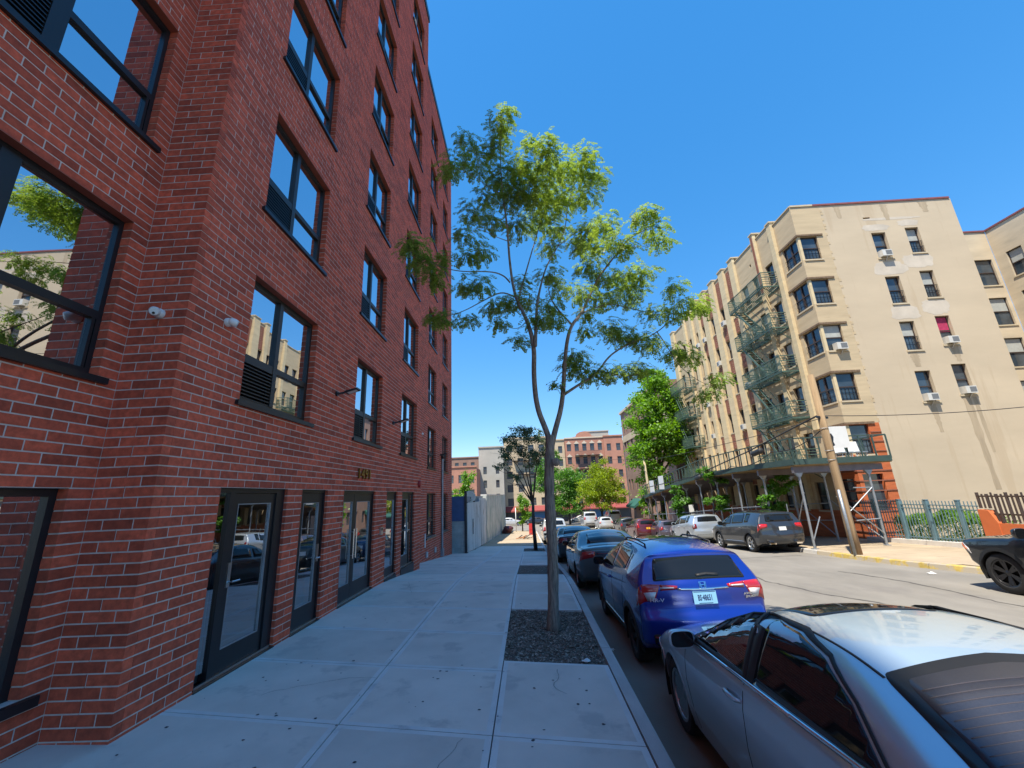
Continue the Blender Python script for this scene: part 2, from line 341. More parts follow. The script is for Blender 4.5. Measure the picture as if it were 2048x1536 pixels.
# right pavement, sunlit flags
pvr = empty('far_pavement', (0, 0, 0)); tag(pvr, kind='structure')
sheet('joint_bed', [11.5, 14, 18.5], lin(-4, 60, 64), lambda x, y: gz(x, y) - 0.012, M_joint, pvr)
for k in range(14):
    ya = 5 + k * 1.52
    for xa, xb in ((11.62 + 0.02, 13.1), (13.1, 14.6), (14.6, 16.4)):
        if ya < 12.5: xa += max(0, (12.5 - ya) * 0.12) if xa < 12 else 0
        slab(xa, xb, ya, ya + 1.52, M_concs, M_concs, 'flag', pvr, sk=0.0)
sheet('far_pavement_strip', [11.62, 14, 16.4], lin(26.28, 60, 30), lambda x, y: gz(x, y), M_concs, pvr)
def M_yellow():
    m = mat('worn_yellow_kerb', (0.55, 0.40, 0.10), 0.8, var=0.35, scale=5, dirt=((0.42, 0.36, 0.27), 2.2, 0.44, 1.0)); return m
y_ = 6.0
while y_ < 58:
    b = MB(); rows = []; L_ = 2.4
    for k in range(5):
        y = y_ + 0.005 + (L_ - 0.01) * k / 4; cr = curb_r(y); zt = gz(cr + 0.1, y)
        rows.append([(cr - 0.02, y, zr(y) - 0.02), (cr + 0.015, y, zt - 0.02), (cr + 0.04, y, zt + 0.001), (cr + 0.18, y, zt + 0.001), (cr + 0.185, y, zt - 0.02)])
    b.grid(rows); b.build('kerbstone', M_yellow() if 8 < y_ < 18 else M_curb, pvr); y_ += L_
# ================================================================ the brick apartment block on the left
M_brick = mat('red_brick', (0.53, 0.092, 0.043), 0.82, var=0.34, scale=16, bump=0.25, bscale=120, island=0.30, dirt=((0.17, 0.05, 0.04), 2.5, 0.66, 0.6))
M_mort = mat('mortar', (0.64, 0.545, 0.49), 0.95, var=0.18, scale=12)
M_black = mat('black_aluminium', (0.012, 0.013, 0.016), 0.38, spec=0.5, var=0.2, scale=6)
M_blk2 = mat('dark_bronze_aluminium', (0.022, 0.021, 0.02), 0.42, var=0.15, scale=5)
M_glass = glass('window_glass', (0.50, 0.55, 0.60), 0.70, wav=0.02)
M_dglass = glass('door_glass', (0.50, 0.55, 0.58), 0.36, wav=0.01)
M_room = mat('room_plaster', (0.46, 0.42, 0.34), 0.9, var=0.1, scale=1.0)
M_steel = mat('brushed_steel', (0.62, 0.62, 0.62), 0.28, metal=1.0)
M_white = mat('white_paint', (0.72, 0.72, 0.70), 0.5, var=0.06)
M_galv = mat('galvanised_steel', (0.34, 0.37, 0.40), 0.5, metal=0.6, var=0.2, scale=9)
M_lint = mat('lintel_brown', (0.33, 0.085, 0.05), 0.7, var=0.2, scale=5)
XA, XB = -3.667, -4.285
Y0, YJ, YK, YE = -2.6, 4.02, 14.42, 23.8
ZT = 24.6; CZ = 0.1003; ZB = 0.03; BL = 0.305; JT = 0.0135
cz = lambda k: ZB + k * CZ
bld = empty('brick_apartment_block', (XA, 9, 0), 'tall new red brick apartment block with black framed windows on the left', 'building')
HD = [cz(50 + 29 * i) for i in range(7)]; SL = [cz(32 + 29 * i) for i in range(7)]
ZD = cz(21)
openA = [(ya, yb, SL[i], HD[i], 'w') for (ya, yb) in ((5.02, 6.795), (8.605, 10.256), (11.96, 13.70)) for i in range(7)]
openA += [(4.92, 6.35, -0.4, ZD, 'd1'), (6.76, 7.65, -0.4, ZD, 'd2'), (8.33, 10.10, -0.4, ZD, 'd3'), (10.92, 11.84, -0.4, ZD, 'd4'), (12.27, 13.62, 0.03, ZD, 'd5')]
openL = [(1.60, 3.82, SL[i], HD[i], 'w') for i in range(7)] + [(1.60, 3.80, cz(4), ZD, 'g')]
openF = [(17.86, 19.56, SL[i], HD[i], 'w') for i in range(7)] + [(21.07, 22.55, SL[i], HD[i], 'w') for i in range(7)] + [(17.86, 19.56, cz(3), ZD, 'g'), (21.07, 22.55, cz(3), ZD, 'g')]
CAMP = Vector((0, 0, CAMZ))
BR = []       # (apparent size, centre, half sizes)
def lay(P, s0, s1, zlo, zhi, ops, ex0=0.0, ex1=0.0, zmax=1e9):
    """bricks of one face. P(s, d, z) -> point, d measured outwards"""
    k = math.floor((zlo - ZB) / CZ)
    while cz(k + 1) <= zhi + 0.02:
        za, zb = cz(k) + JT / 2, cz(k + 1) - JT / 2; zc = (za + zb) / 2
        iv = [(s0, s1)]
        for (a, c, lo, hi, _) in ops:
            if lo < zc < hi:
                nv = []
                for u, v in iv:
                    if a > u: nv.append((u, min(v, a)))
                    if c < v: nv.append((max(u, c), v))
                iv = [q for q in nv if q[1] - q[0] > 0.02]
        for (u, v) in iv:
            off = (k % 2) * BL / 2; n = math.floor((u - off) / BL) + 1; cut = [u]
            while n * BL + off < v: cut.append(n * BL + off); n += 1
            cut.append(v)
            if len(cut) > 2 and cut[1] - cut[0] < 0.075: del cut[1]
            if len(cut) > 2 and cut[-1] - cut[-2] < 0.075: del cut[-2]
            for a, e in zip(cut[:-1], cut[1:]):
                aa = a + JT / 2 if a != u else (u - 0.006 if u > s0 else u); ee = e - JT / 2 if e != v else (v + 0.006 if v < s1 else v)
                BR.append((P, aa, ee, za, zb))
        k += 1
PA = lambda s, d, z: (XA + d, s, z); PB = lambda s, d, z: (XB + d, s, z); PJ = lambda s, d, z: (s, YJ - d, z)
lay(PA, YJ + 0.108, YK, -0.5, ZT - 0.35, openA); lay(PB, Y0, YJ - 0.004, -0.25, ZT - 0.35, openL); lay(PB, YK + 0.01, YE, -1.4, ZT - 0.35, openF)
lay(PJ, XB + 0.007, XA + 0.006, -0.4, ZT - 0.35, [])
def brick_geo(b, q, c=(0, 0, 0)):
    P, s0, s1, z0, z1 = q; o = Vector(c); pts = []
    D0, D1, ch = -0.10, 0.0025, 0.003
    f = [Vector(P(s0, D0, z0)), Vector(P(s1, D0, z0)), Vector(P(s1, D0, z1)), Vector(P(s0, D0, z1)), Vector(P(s0 + 0, D1, z0)), Vector(P(s1, D1, z0)), Vector(P(s1, D1, z1)), Vector(P(s0, D1, z1))]
    i = len(b.v); b.v += [tuple(x - o) for x in f]
    for t in ((4, 5, 6, 7), (0, 1, 5, 4), (1, 2, 6, 5), (2, 3, 7, 6), (3, 0, 4, 7)): b.f.append(tuple(i + x for x in t)); b.m.append(0)
sized = []
for i, q in enumerate(BR):
    P, s0, s1, z0, z1 = q; c = Vector(P((s0 + s1) / 2, 0, (z0 + z1) / 2)); d = c - CAMP
    nrm = Vector(P(0, 1, 0)) - Vector(P(0, 0, 0)); vis = -nrm.dot(d) / d.length
    v = cam.matrix_world.inverted() @ c
    inside = v.z < -0.3 and abs(v.x / -v.z) < 1.2 and abs(v.y / -v.z) < 0.9
    sized.append(((s1 - s0) * max(vis, 0) / d.length_squared if inside else 0, i))
sized.sort(reverse=True); top = set(i for _, i in sized[:300])
b = MB()
for i, q in enumerate(BR):
    if i not in top: brick_geo(b, q)
tag(b.build('brickwork', M_brick, bld, fix=False), kind='stuff')
_bm = {}
for i in sorted(top):
    P, s0, s1, z0, z1 = BR[i]; c = Vector(P((s0 + s1) / 2, 0, (z0 + z1) / 2)); key = (P is PJ, round(s1 - s0, 3))
    if key not in _bm:
        bb = MB(); brick_geo(bb, BR[i], c); me = bpy.data.meshes.new('brick'); me.from_pydata(bb.v, [], bb.f); me.materials.append(M_brick)
        bm = bmesh.new(); bm.from_mesh(me); bmesh.ops.recalc_face_normals(bm, faces=bm.faces); bm.to_mesh(me); bm.free(); _bm[key] = me
    o = bpy.data.objects.new('brick', _bm[key]); COL.objects.link(o); o.parent = bld; o.location = c - OFF[bld.name]
# mortar wall bodies with the openings left out
def wall_body(name, x_face, s0, s1, z0, z1, ops, th=0.30, m=M_mort):
    b = MB(); ss = sorted(set([s0, s1] + [v for o_ in ops for v in o_[:2]])); zz = sorted(set([z0, z1] + [v for o_ in ops for v in o_[2:4] if z0 < v < z1]))
    for i in range(len(ss) - 1):
        run = None
        for j in range(len(zz) - 1):
            sc_, zc_ = (ss[i] + ss[i + 1]) / 2, (zz[j] + zz[j + 1]) / 2
            hole = any(a < sc_ < c and lo < zc_ < hi for a, c, lo, hi, _ in ops)
            if not hole:
                if run is None: run = zz[j]
            if run is not None and (hole or j == len(zz) - 2):
                b.box(x_face - th, x_face, ss[i], ss[i + 1], run, zz[j] if hole else zz[j + 1]); run = None
    return b.build(name, m, bld, fix=False)
wall_body('wall', XA - 0.001, YJ + 0.001, YK, -0.8, ZT - 0.3, openA); wall_body('wall', XB - 0.001, Y0, YJ + 0.2, -0.8, ZT - 0.3, openL); wall_body('wall', XB - 0.001, YK - 0.2, YE, -1.8, ZT - 0.3, openF)
b = MB(); b.box(XB - 0.2, XA - 0.31, YJ + 0.001, YJ + 0.25, -0.8, ZT - 0.3); b.box(XB - 0.2, XA - 0.31, YK - 0.25, YK - 0.003, -0.8, ZT - 0.3); b.build('return_wall', M_mort, bld, fix=False)
b = MB(); b.box(-15, -14.7, Y0, YE, -2, ZT - 0.3); b.box(-15, XB - 0.31, Y0 - 0.3, Y0 - 0.002, -2, ZT - 0.3); b.box(-15, XB - 0.31, YE - 0.3, YE - 0.01, -2, ZT - 0.3); b.box(-15, XB - 0.05, -45, Y0 - 0.31, -1, ZT - 0.4); b.build('outer_wall', M_brick, bld)
b = MB()
for z in [0.0] + [s_ - 0.75 for s_ in SL] + [ZT - 0.5]: b.box(-14.7, XB - 0.31, Y0, YE - 0.3, z - 0.25, z)
b.box(-8.6, -8.4, Y0, YE - 0.3, -1, ZT - 0.5)
for y in (1.45, 4.3, 7.7, 11.1, 14.6, 16.9, 20.3): b.box(-8.4, XB - 0.31, y, y + 0.12, -1, ZT - 0.5)
b.build('interior', M_room, bld)
b = MB(); b.box(XA - 0.3, XA + 0.05, YJ - 0.05, YK + 0.05, ZT - 0.36, ZT); b.box(XB - 0.3, XB + 0.05, Y0, YJ - 0.05, ZT - 0.36, ZT - 0.01); b.box(XB - 0.3, XB + 0.05, YK + 0.05, YE, ZT - 0.36, ZT - 0.01); b.box(-15, XB - 0.3, Y0, YE, ZT - 0.5, ZT - 0.2); b.build('coping', M_black, bld)
# windows: frame > pane, louvre, sash; slats as pieces near the camera
def window(xf, y0, y1, z0, z1, louvre=True, slats=False, two=True, big=False):
    xr = xf - 0.10; b = MB(); fw = 0.055; x0, x1 = xr - 0.06, xr
    ym = y0 + (y1 - y0) * (0.46 if not big else 0.53); mw = 0.09 if not big else 0.15
    zt = z0 + (z1 - z0) * 0.36
    b.box(x0, x1, y0, y0 + fw, z0, z1); b.box(x0, x1, y1 - fw, y1, z0, z1); b.box(x0, x1, y0 + fw, y1 - fw, z1 - fw, z1); b.box(x0, x1, y0 + fw, y1 - fw, z0, z0 + fw + 0.02)
    b.box(x0, x1 + 0.012, ym - mw / 2, ym + mw / 2, z0 + fw + 0.02, z1 - fw)
    b.box(x0, x1 + 0.006, y0 + fw, ym - mw / 2, zt - 0.03 - (0.05 if louvre else 0), zt + 0.035); b.box(x0, x1 + 0.006, ym + mw / 2, y1 - fw, zt - 0.045, zt + 0.04)
    for yy in (y1 - fw - 0.045,): b.box(x0 + 0.01, x1 + 0.004, yy, yy + 0.03, z0 + fw + 0.02, zt - 0.045)
    fr = b.build('window', M_blk2 if two else M_black, bld)
    xg = xr - 0.035
    def pane(a, c, lo, hi): p = MB(); p.quad((xg, a, lo), (xg, c, lo), (xg, c, hi), (xg, a, hi)); p.build('pane', M_glass, fr, fix=False)
    pane(y0 + fw, ym - mw / 2, zt + 0.035, z1 - fw); pane(ym + mw / 2, y1 - fw, zt + 0.04, z1 - fw); pane(ym + mw / 2, y1 - fw, z0 + fw + 0.02, zt - 0.045)
    la, lb, lz0, lz1 = y0 + fw, ym - mw / 2, z0 + fw + 0.02, zt - 0.08
    if louvre:
        n = 10 if slats else 8; h = (lz1 - lz0) / n; bb = MB(); bb.box(x0 - 0.02, x0 - 0.01, la, lb, lz0, lz1)
        for k in range(n):
            q = bb if not slats else MB(); z = lz0 + h * k
            q.hexa([(xr - 0.045, la, z + h * 0.35), (xr + 0.004, la, z), (xr + 0.004, lb, z), (xr - 0.045, lb, z + h * 0.35), (xr - 0.045, la, z + h * 0.75), (xr + 0.004, la, z + h * 0.30), (xr + 0.004, lb, z + h * 0.30), (xr - 0.045, lb, z + h * 0.75)])
            if slats: q.build('slat', M_black, fr)
        bb.build('louvre', M_black, fr)
    else: pane(la, lb, lz0, lz1)
    l_ = MB(); l_.box(xr - 0.05, xf + 0.0055, y0 + 0.002, y1 - 0.002, z1 - 0.001, z1 + 0.012); l_.build('lintel', M_lint, fr)
    s = MB(); s.hexa([(xr - 0.01, y0 - 0.07, z0 - 0.07), (xf + 0.05, y0 - 0.07, z0 - 0.075), (xf + 0.05, y1 + 0.07, z0 - 0.075), (xr - 0.01, y1 + 0.07, z0 - 0.07), (xr - 0.01, y0 - 0.0, z0 + 0.012), (xf + 0.05, y0 - 0.07, z0 - 0.012), (xf + 0.05, y1 + 0.07, z0 - 0.012), (xr - 0.01, y1 + 0.0, z0 + 0.012)])
    s.build('sill', M_black, fr)
for (a, c, lo, hi, t) in openA:
    if t == 'w': window(XA, a, c, lo, hi, slats=(lo < 4 and a < 9) or (a < 6 and lo < 7))
for (a, c, lo, hi, t) in openL:
    if t == 'w': window(XB, a, c, lo, hi, slats=lo < 7, two=False, big=True)
for (a, c, lo, hi, t) in openF:
    window(XB, a, c, lo, hi, louvre=(t == 'w'))
# ground-floor window of the near set-back bay: one tall pane
def storefront(xf, y0, y1, z0, z1):
    b = MB(); xr = xf - 0.1; fw = 0.07
    b.box(xr - 0.08, xr, y0, y0 + fw, z0, z1); b.box(xr - 0.08, xr, y1 - fw, y1, z0, z1); b.box(xr - 0.08, xr, y0 + fw, y1 - fw, z1 - fw, z1); b.box(xr - 0.08, xr, y0 + fw, y1 - fw, z0, z0 + fw); b.box(xr - 0.08, xr + 0.01, 2.65, 2.75, z0 + fw, z1 - fw)
    fr = b.build('window', M_black, bld); p = MB(); p.quad((xr - 0.04, y0 + fw, z0 + fw), (xr - 0.04, y1 - fw, z0 + fw), (xr - 0.04, y1 - fw, z1 - fw), (xr - 0.04, y0 + fw, z1 - fw)); p.build('pane', M_glass, fr, fix=False)
    s = MB(); s.box(xr - 0.01, xf + 0.06, y0, y1 + 0.1, z0 - 0.08, z0 - 0.002); s.build('sill', M_black, fr)
storefront(XB, 1.60, 3.80, cz(4), ZD)
# doors
def lever(par, y, z, x, side=1, tall=True):
    b = MB(); b.box(x, x + 0.012, y - 0.03, y + 0.03, z - 0.06, z + (0.22 if tall else 0.08)); b.tube([(x + 0.01, y, z), (x + 0.06, y, z), (x + 0.065, y + 0.13 * side, z)], 0.011, 8); b.build('handle', M_steel, par, smooth=False)
def leaf(y0, y1, z0, z1, x, par_name='door', st=0.13, bot=0.28, top=0.16, m=M_black):
    b = MB(); b.box(x - 0.05, x, y0, y0 + st, z0, z1); b.box(x - 0.05, x, y1 - st, y1, z0, z1); b.box(x - 0.05, x, y0 + st, y1 - st, z1 - top, z1); b.box(x - 0.05, x, y0 + st, y1 - st, z0, z0 + bot)
    d = b.build(par_name, m, bld); p = MB(); p.quad((x - 0.02, y0 + st, z0 + bot), (x - 0.02, y1 - st, z0 + bot), (x - 0.02, y1 - st, z1 - top), (x - 0.02, y0 + st, z1 - top)); p.build('pane', M_dglass, d, fix=False)
    f = MB(); e = 0.012
    for (a, c, lo, hi) in ((y0 + st, y1 - st, z0 + bot, z0 + bot + e), (y0 + st, y1 - st, z1 - top - e, z1 - top), (y0 + st, y0 + st + e, z0 + bot + e, z1 - top - e), (y1 - st - e, y1 - st, z0 + bot + e, z1 - top - e)): f.box(x - 0.019, x + 0.004, a, c, lo, hi)
    f.build('glazing_bead', M_galv, d)
    return d
def dframe(y0, y1, z0, z1, x, w_=0.06, extra=()):
    b = MB(); b.box(x - 0.09, x + 0.01, y0, y0 + w_, z0, z1); b.box(x - 0.09, x + 0.01, y1 - w_, y1, z0, z1); b.box(x - 0.09, x + 0.01, y0 + w_, y1 - w_, z1 - w_, z1)
    for a, c in extra: b.box(x - 0.09, x + 0.01, a, c, z0, z1 - w_)
    return b.build('door_frame', M_black, bld)
def thresh(y0, y1, z, x):
    b = MB(); b.box(x - 0.12, XA + 0.02, y0, y1, z - 0.35, z - 0.02); b.build('door_step', M_black, bld); b = MB(); b.box(x - 0.01, x + 0.03, y0 + 0.05, y1 - 0.05, z - 0.018, z + 0.008); b.build('threshold', M_steel, bld)
XD = XA - 0.055; ZS = 0.03
fr = dframe(4.92, 6.35, ZS, ZD, XD, extra=((5.17, 5.27),)); p = MB(); p.quad((XD - 0.02, 4.98, ZS + 0.1), (XD - 0.02, 5.17, ZS + 0.1), (XD - 0.02, 5.17, ZD - 0.06), (XD - 0.02, 4.98, ZD - 0.06)); p.build('pane', M_dglass, fr, fix=False)
d = leaf(5.275, 6.14, ZS + 0.01, ZD - 0.065, XD - 0.01, st=0.085, bot=0.24, top=0.13); lever(d, 5.34, 1.02, XD - 0.01); b = MB(); b.box(XD - 0.09, XD + 0.01, 6.145, 6.29, ZS, ZD - 0.06); b.build('door_post', M_black, bld); thresh(4.92, 6.35, ZS, XD)
dframe(6.76, 7.65, ZS, ZD, XD, 0.05); d = leaf(6.815, 7.595, ZS + 0.01, ZD - 0.055, XD - 0.005); lever(d, 7.53, 1.0, XD - 0.005, -1); thresh(6.76, 7.65, ZS, XD)
dframe(8.33, 10.10, ZS, ZD, XD, 0.06)
for a, c, hs in ((8.40, 9.00, 8.965), (9.01, 10.03, 9.10)):
    d = leaf(a, c, ZS + 0.01, ZD - 0.065, XD - 0.005, st=0.075 if a < 9 else 0.13); b = MB(); b.tube([(XD + 0.045, hs, 0.78), (XD + 0.045, hs, 1.36)], 0.013, 8)
    for z in (0.84, 1.30): b.tube([(XD - 0.005, hs, z), (XD + 0.045, hs, z)], 0.009, 6)
    b.build('pull_handle', M_steel, d)
thresh(8.33, 10.10, ZS, XD)
dframe(10.92, 11.84, ZS, ZD, XD, 0.05); leaf(10.98, 11.78, ZS + 0.01, ZD - 0.055, XD - 0.005, 'glazed_panel', st=0.08, bot=0.2); thresh(10.92, 11.84, ZS, XD)
fr = dframe(12.27, 13.62, 0.05, ZD, XD, 0.05, extra=((13.20, 13.27),)); d = leaf(12.33, 13.19, 0.06, ZD - 0.055, XD - 0.005); lever(d, 13.1, 1.02, XD - 0.005, -1); thresh(12.27, 13.62, 0.05, XD)
p = MB(); p.quad((XD - 0.02, 13.27, 0.1), (XD - 0.02, 13.57, 0.1), (XD - 0.02, 13.57, ZD - 0.06), (XD - 0.02, 13.27, ZD - 0.06)); p.build('pane', M_dglass, fr, fix=False)
# brass house number, fittings
M_brass = mat('aged_brass', (0.35, 0.24, 0.07), 0.35, metal=1.0)
for k, ch in enumerate('1491'):
    text_mesh('house_number', ch, 0.30, frame((XA + 0.03, 8.98 + 0.2 * k, 2.49), (0, 1, 0), (0, 0, 1)), M_brass, bld, 0.03, 0.006)
def turret_cam(loc, n, look, label):
    n = Vector(n); loc = Vector(loc); t = empty('security_camera', loc, label, 'camera', 'white cameras on the brick wall'); b = MB()
    b.lathe([(0, 0), (0.055, 0), (0.055, 0.03), (0.05, 0.045), (0.035, 0.05), (0, 0.05)], loc, n, 20); b.build('base', M_white, t, auto=35)
    lk = Vector(look).normalized(); c = loc + n * 0.075; b = MB(); b.lathe([(0, -0.05), (0.03, -0.045), (0.05, -0.02), (0.052, 0.02), (0.045, 0.045), (0.04, 0.052), (0, 0.052)], c, lk, 20); b.build('head', M_white, t, auto=50)
    b = MB(); u = lk.orthogonal().normalized()
    for s in (-1, 1): b.lathe([(0, 0.0535), (0.013, 0.0535), (0.013, 0.052), (0, 0.05)], c + Vector((0, 0, 0.02 * s)), lk, 12)
    b.build('lens', M_black, t)
turret_cam((-3.95, YJ - 0.006, 3.99), (0, -1, 0), (0.55, -0.75, -0.35), 'white twin-lens turret camera on the narrow side face of the brick pier')
turret_cam((XA + 0.006, 4.62, 4.14), (1, 0, 0), (0.7, 0.5, -0.3), 'white turret camera just left of the first upper window')
turret_cam((XB + 0.006, 16.6, 4.49), (1, 0, 0), (0.6, 0.5, -0.3), 'small white turret camera beyond the third window column')
def flood(y, z, label):
    t = empty('wall_floodlight', (XA, y, z), label, 'lamp', 'black floodlights on the brick wall'); b = MB()
    b.lathe([(0, 0), (0.05, 0), (0.05, 0.03), (0, 0.03)], (XA + 0.004, y, z), (1, 0, 0), 14); b.tube([(XA + 0.03, y, z), (XA + 0.12, y + 0.03, z + 0.02), (XA + 0.2, y + 0.06, z + 0.06)], 0.022, 8); b.build('arm', M_black, t)
    b = MB(); b.hexa([(XA + 0.17, y - 0.02, z + 0.01), (XA + 0.42, y - 0.02, z + 0.08), (XA + 0.42, y + 0.16, z + 0.08), (XA + 0.17, y + 0.16, z + 0.01), (XA + 0.17, y - 0.02, z + 0.05), (XA + 0.42, y - 0.02, z + 0.11), (XA + 0.42, y + 0.16, z + 0.11), (XA + 0.17, y + 0.16, z + 0.05)]); b.build('lamp_head', M_black, t)
    b = MB(); b.quad((XA + 0.21, y + 0.005, z + 0.0185), (XA + 0.39, y + 0.005, z + 0.069), (XA + 0.39, y + 0.135, z + 0.069), (XA + 0.21, y + 0.135, z + 0.0185)); b.build('lens', M_white, t)
flood(7.69, 3.97, 'black floodlight between the first and second upper windows'); flood(11.19, 3.99, 'black floodlight between the second and third upper windows')
b = MB(); b.lathe([(0, 0), (0.12, 0), (0.125, 0.03), (0.11, 0.07), (0.06, 0.085), (0, 0.09)], (XA + 0.006, 14.1, 2.40), (1, 0, 0), 20)
M_red = mat('alarm_red', (0.35, 0.02, 0.02), 0.4); tag(b.build('alarm_bell', M_red, auto=40), 'round red alarm bell on the brick above the last door', 'alarm bell')
t = empty('intercom', (XA, 10.54, 1.19), 'small steel intercom box beside the double glass doors', 'intercom'); b = MB(); b.box(XA, XA + 0.04, 10.46, 10.62, 1.10, 1.28); b.build('box', M_steel, t); b = MB(); b.box(XA + 0.04, XA + 0.043, 10.49, 10.59, 1.2, 1.26); b.build('screen', M_black, t)
t = empty('conduit_pipe', (XB, 20.87, 0), 'tall grey conduit pipe with a weatherhead on the far brick bay', 'pipe'); b = MB(); b.tube([(XB + 0.06, 20.87, -0.45), (XB + 0.06, 20.87, 3.85)], 0.05, 12); b.build('pipe', M_galv, t, auto=40)
b = MB(); b.box(XB + 0.0, XB + 0.14, 20.77, 20.97, -0.75, -0.42); b.build('box', M_galv, t); b = MB(); b.tube([(XB + 0.06, 20.87, 3.85), (XB + 0.07, 20.8, 3.98), (XB + 0.16, 20.65, 3.98)], 0.06, 8); b.bar((XB, 20.5, 4.0), (XB + 0.35, 20.5, 4.05), 0.05); b.build('weatherhead', M_black, t)
tag(one(lambda b: b.box(XB + 0.006, XB + 0.03, 17.55, 17.67, 0.0, 0.52), 'wall_notice', M_white), 'narrow white notice strip beside the far ground-floor window', 'notice')
for y, l in ((17.95, 'steel louvred wall vent low on the far bay, left one'), (19.56, 'steel louvred wall vent low on the far bay, under the window')):
    t = empty('wall_vent', (XB, y, -0.3), l, 'vent', 'vents in the brick wall'); b = MB(); b.box(XB + 0.0, XB + 0.03, y - 0.16, y + 0.16, -0.42, -0.2); b.build('vent_body', M_galv, t)
    for k in range(4): one(lambda b: b.box(XB + 0.03, XB + 0.045, y - 0.13, y + 0.13, -0.40 + 0.05 * k, -0.375 + 0.05 * k), 'slat', M_white, t)
# ================================================================ vehicles
def chaikin(P, n=2, closed=False):
    P = [np.array(p, float) for p in P]
    for _ in range(n):
        Q = []
        m = len(P)
        if not closed: Q.append(P[0])
        for i in range(m if closed else m - 1):
            a, b_ = P[i], P[(i + 1) % m]; Q += [a * 0.75 + b_ * 0.25, a * 0.25 + b_ * 0.75]
        if not closed: Q.append(P[-1])
        P = Q
    return P
def roundpoly(P, r):
    P = [np.array(p, float) for p in P]; n = len(P); Q = []
    for i in range(n):
        a, b_, c = P[i - 1], P[i], P[(i + 1) % n]; la, lc = np.linalg.norm(a - b_), np.linalg.norm(c - b_); u = (a - b_) / (la + 1e-9); w_ = (c - b_) / (lc + 1e-9)
        if np.dot(u, w_) < -0.97: Q.append(tuple(b_)); continue
        p0 = b_ + u * min(r, la * 0.45); p1 = b_ + w_ * min(r, lc * 0.45)
        for t in (0, 0.25, 0.5, 0.75, 1): Q.append(tuple(p0 * (1 - t) ** 2 + b_ * 2 * t * (1 - t) + p1 * t * t))
    return Q
def resample(P, ds, closed=True):
    P = np.array(P); 
    if closed: P = np.vstack([P, P[:1]])
    d = np.concatenate([[0], np.cumsum(np.linalg.norm(np.diff(P[:, :2], axis=0), axis=1))]); n = max(8, int(d[-1] / ds))
    t = np.linspace(0, d[-1], n + 1)[:-1] if closed else np.linspace(0, d[-1], n)
    return np.stack([np.interp(t, d, P[:, k]) for k in range(P.shape[1])], 1)
def paint(name, col, flake=0.0, rough=0.32, metal=0.35):
    m = mat(name, col, rough, metal=metal, coat=1.0, var=0.05, scale=2.0); return m
M_cglass = mat('car_glass_dark', (0.010, 0.012, 0.014), 0.03, spec=0.45)
M_cclear = glass('car_glass_clear', (0.55, 0.62, 0.60), 0.10)
M_ctint = glass('car_glass_tinted', (0.10, 0.105, 0.11), 0.09)
M_rubber = mat('tyre_rubber', (0.022, 0.022, 0.023), 0.85, var=0.3, scale=20)
M_trim = mat('black_trim', (0.015, 0.015, 0.016), 0.55)
M_under = mat('underbody', (0.008, 0.008, 0.008), 0.95)
M_rim = mat('alloy', (0.45, 0.46, 0.47), 0.3, metal=0.9)
M_rimd = mat('dark_alloy', (0.06, 0.06, 0.065), 0.35, metal=0.8)
M_chrome = mat('chrome', (0.75, 0.76, 0.78), 0.08, metal=1.0)
M_tail = mat('tail_lamp_red', (0.45, 0.012, 0.015), 0.12, coat=1.0)
M_taild = mat('tail_lamp_dark_red', (0.20, 0.006, 0.012), 0.12, coat=1.0)
M_lampw = mat('lamp_clear', (0.62, 0.58, 0.58), 0.12, coat=1.0)
M_amber = mat('lamp_amber', (0.75, 0.16, 0.02), 0.2, coat=1.0)
M_seam = mat('panel_gap', (0.006, 0.006, 0.006), 0.9)
M_seat = mat('seat_cloth', (0.09, 0.09, 0.095), 0.9, var=0.2)
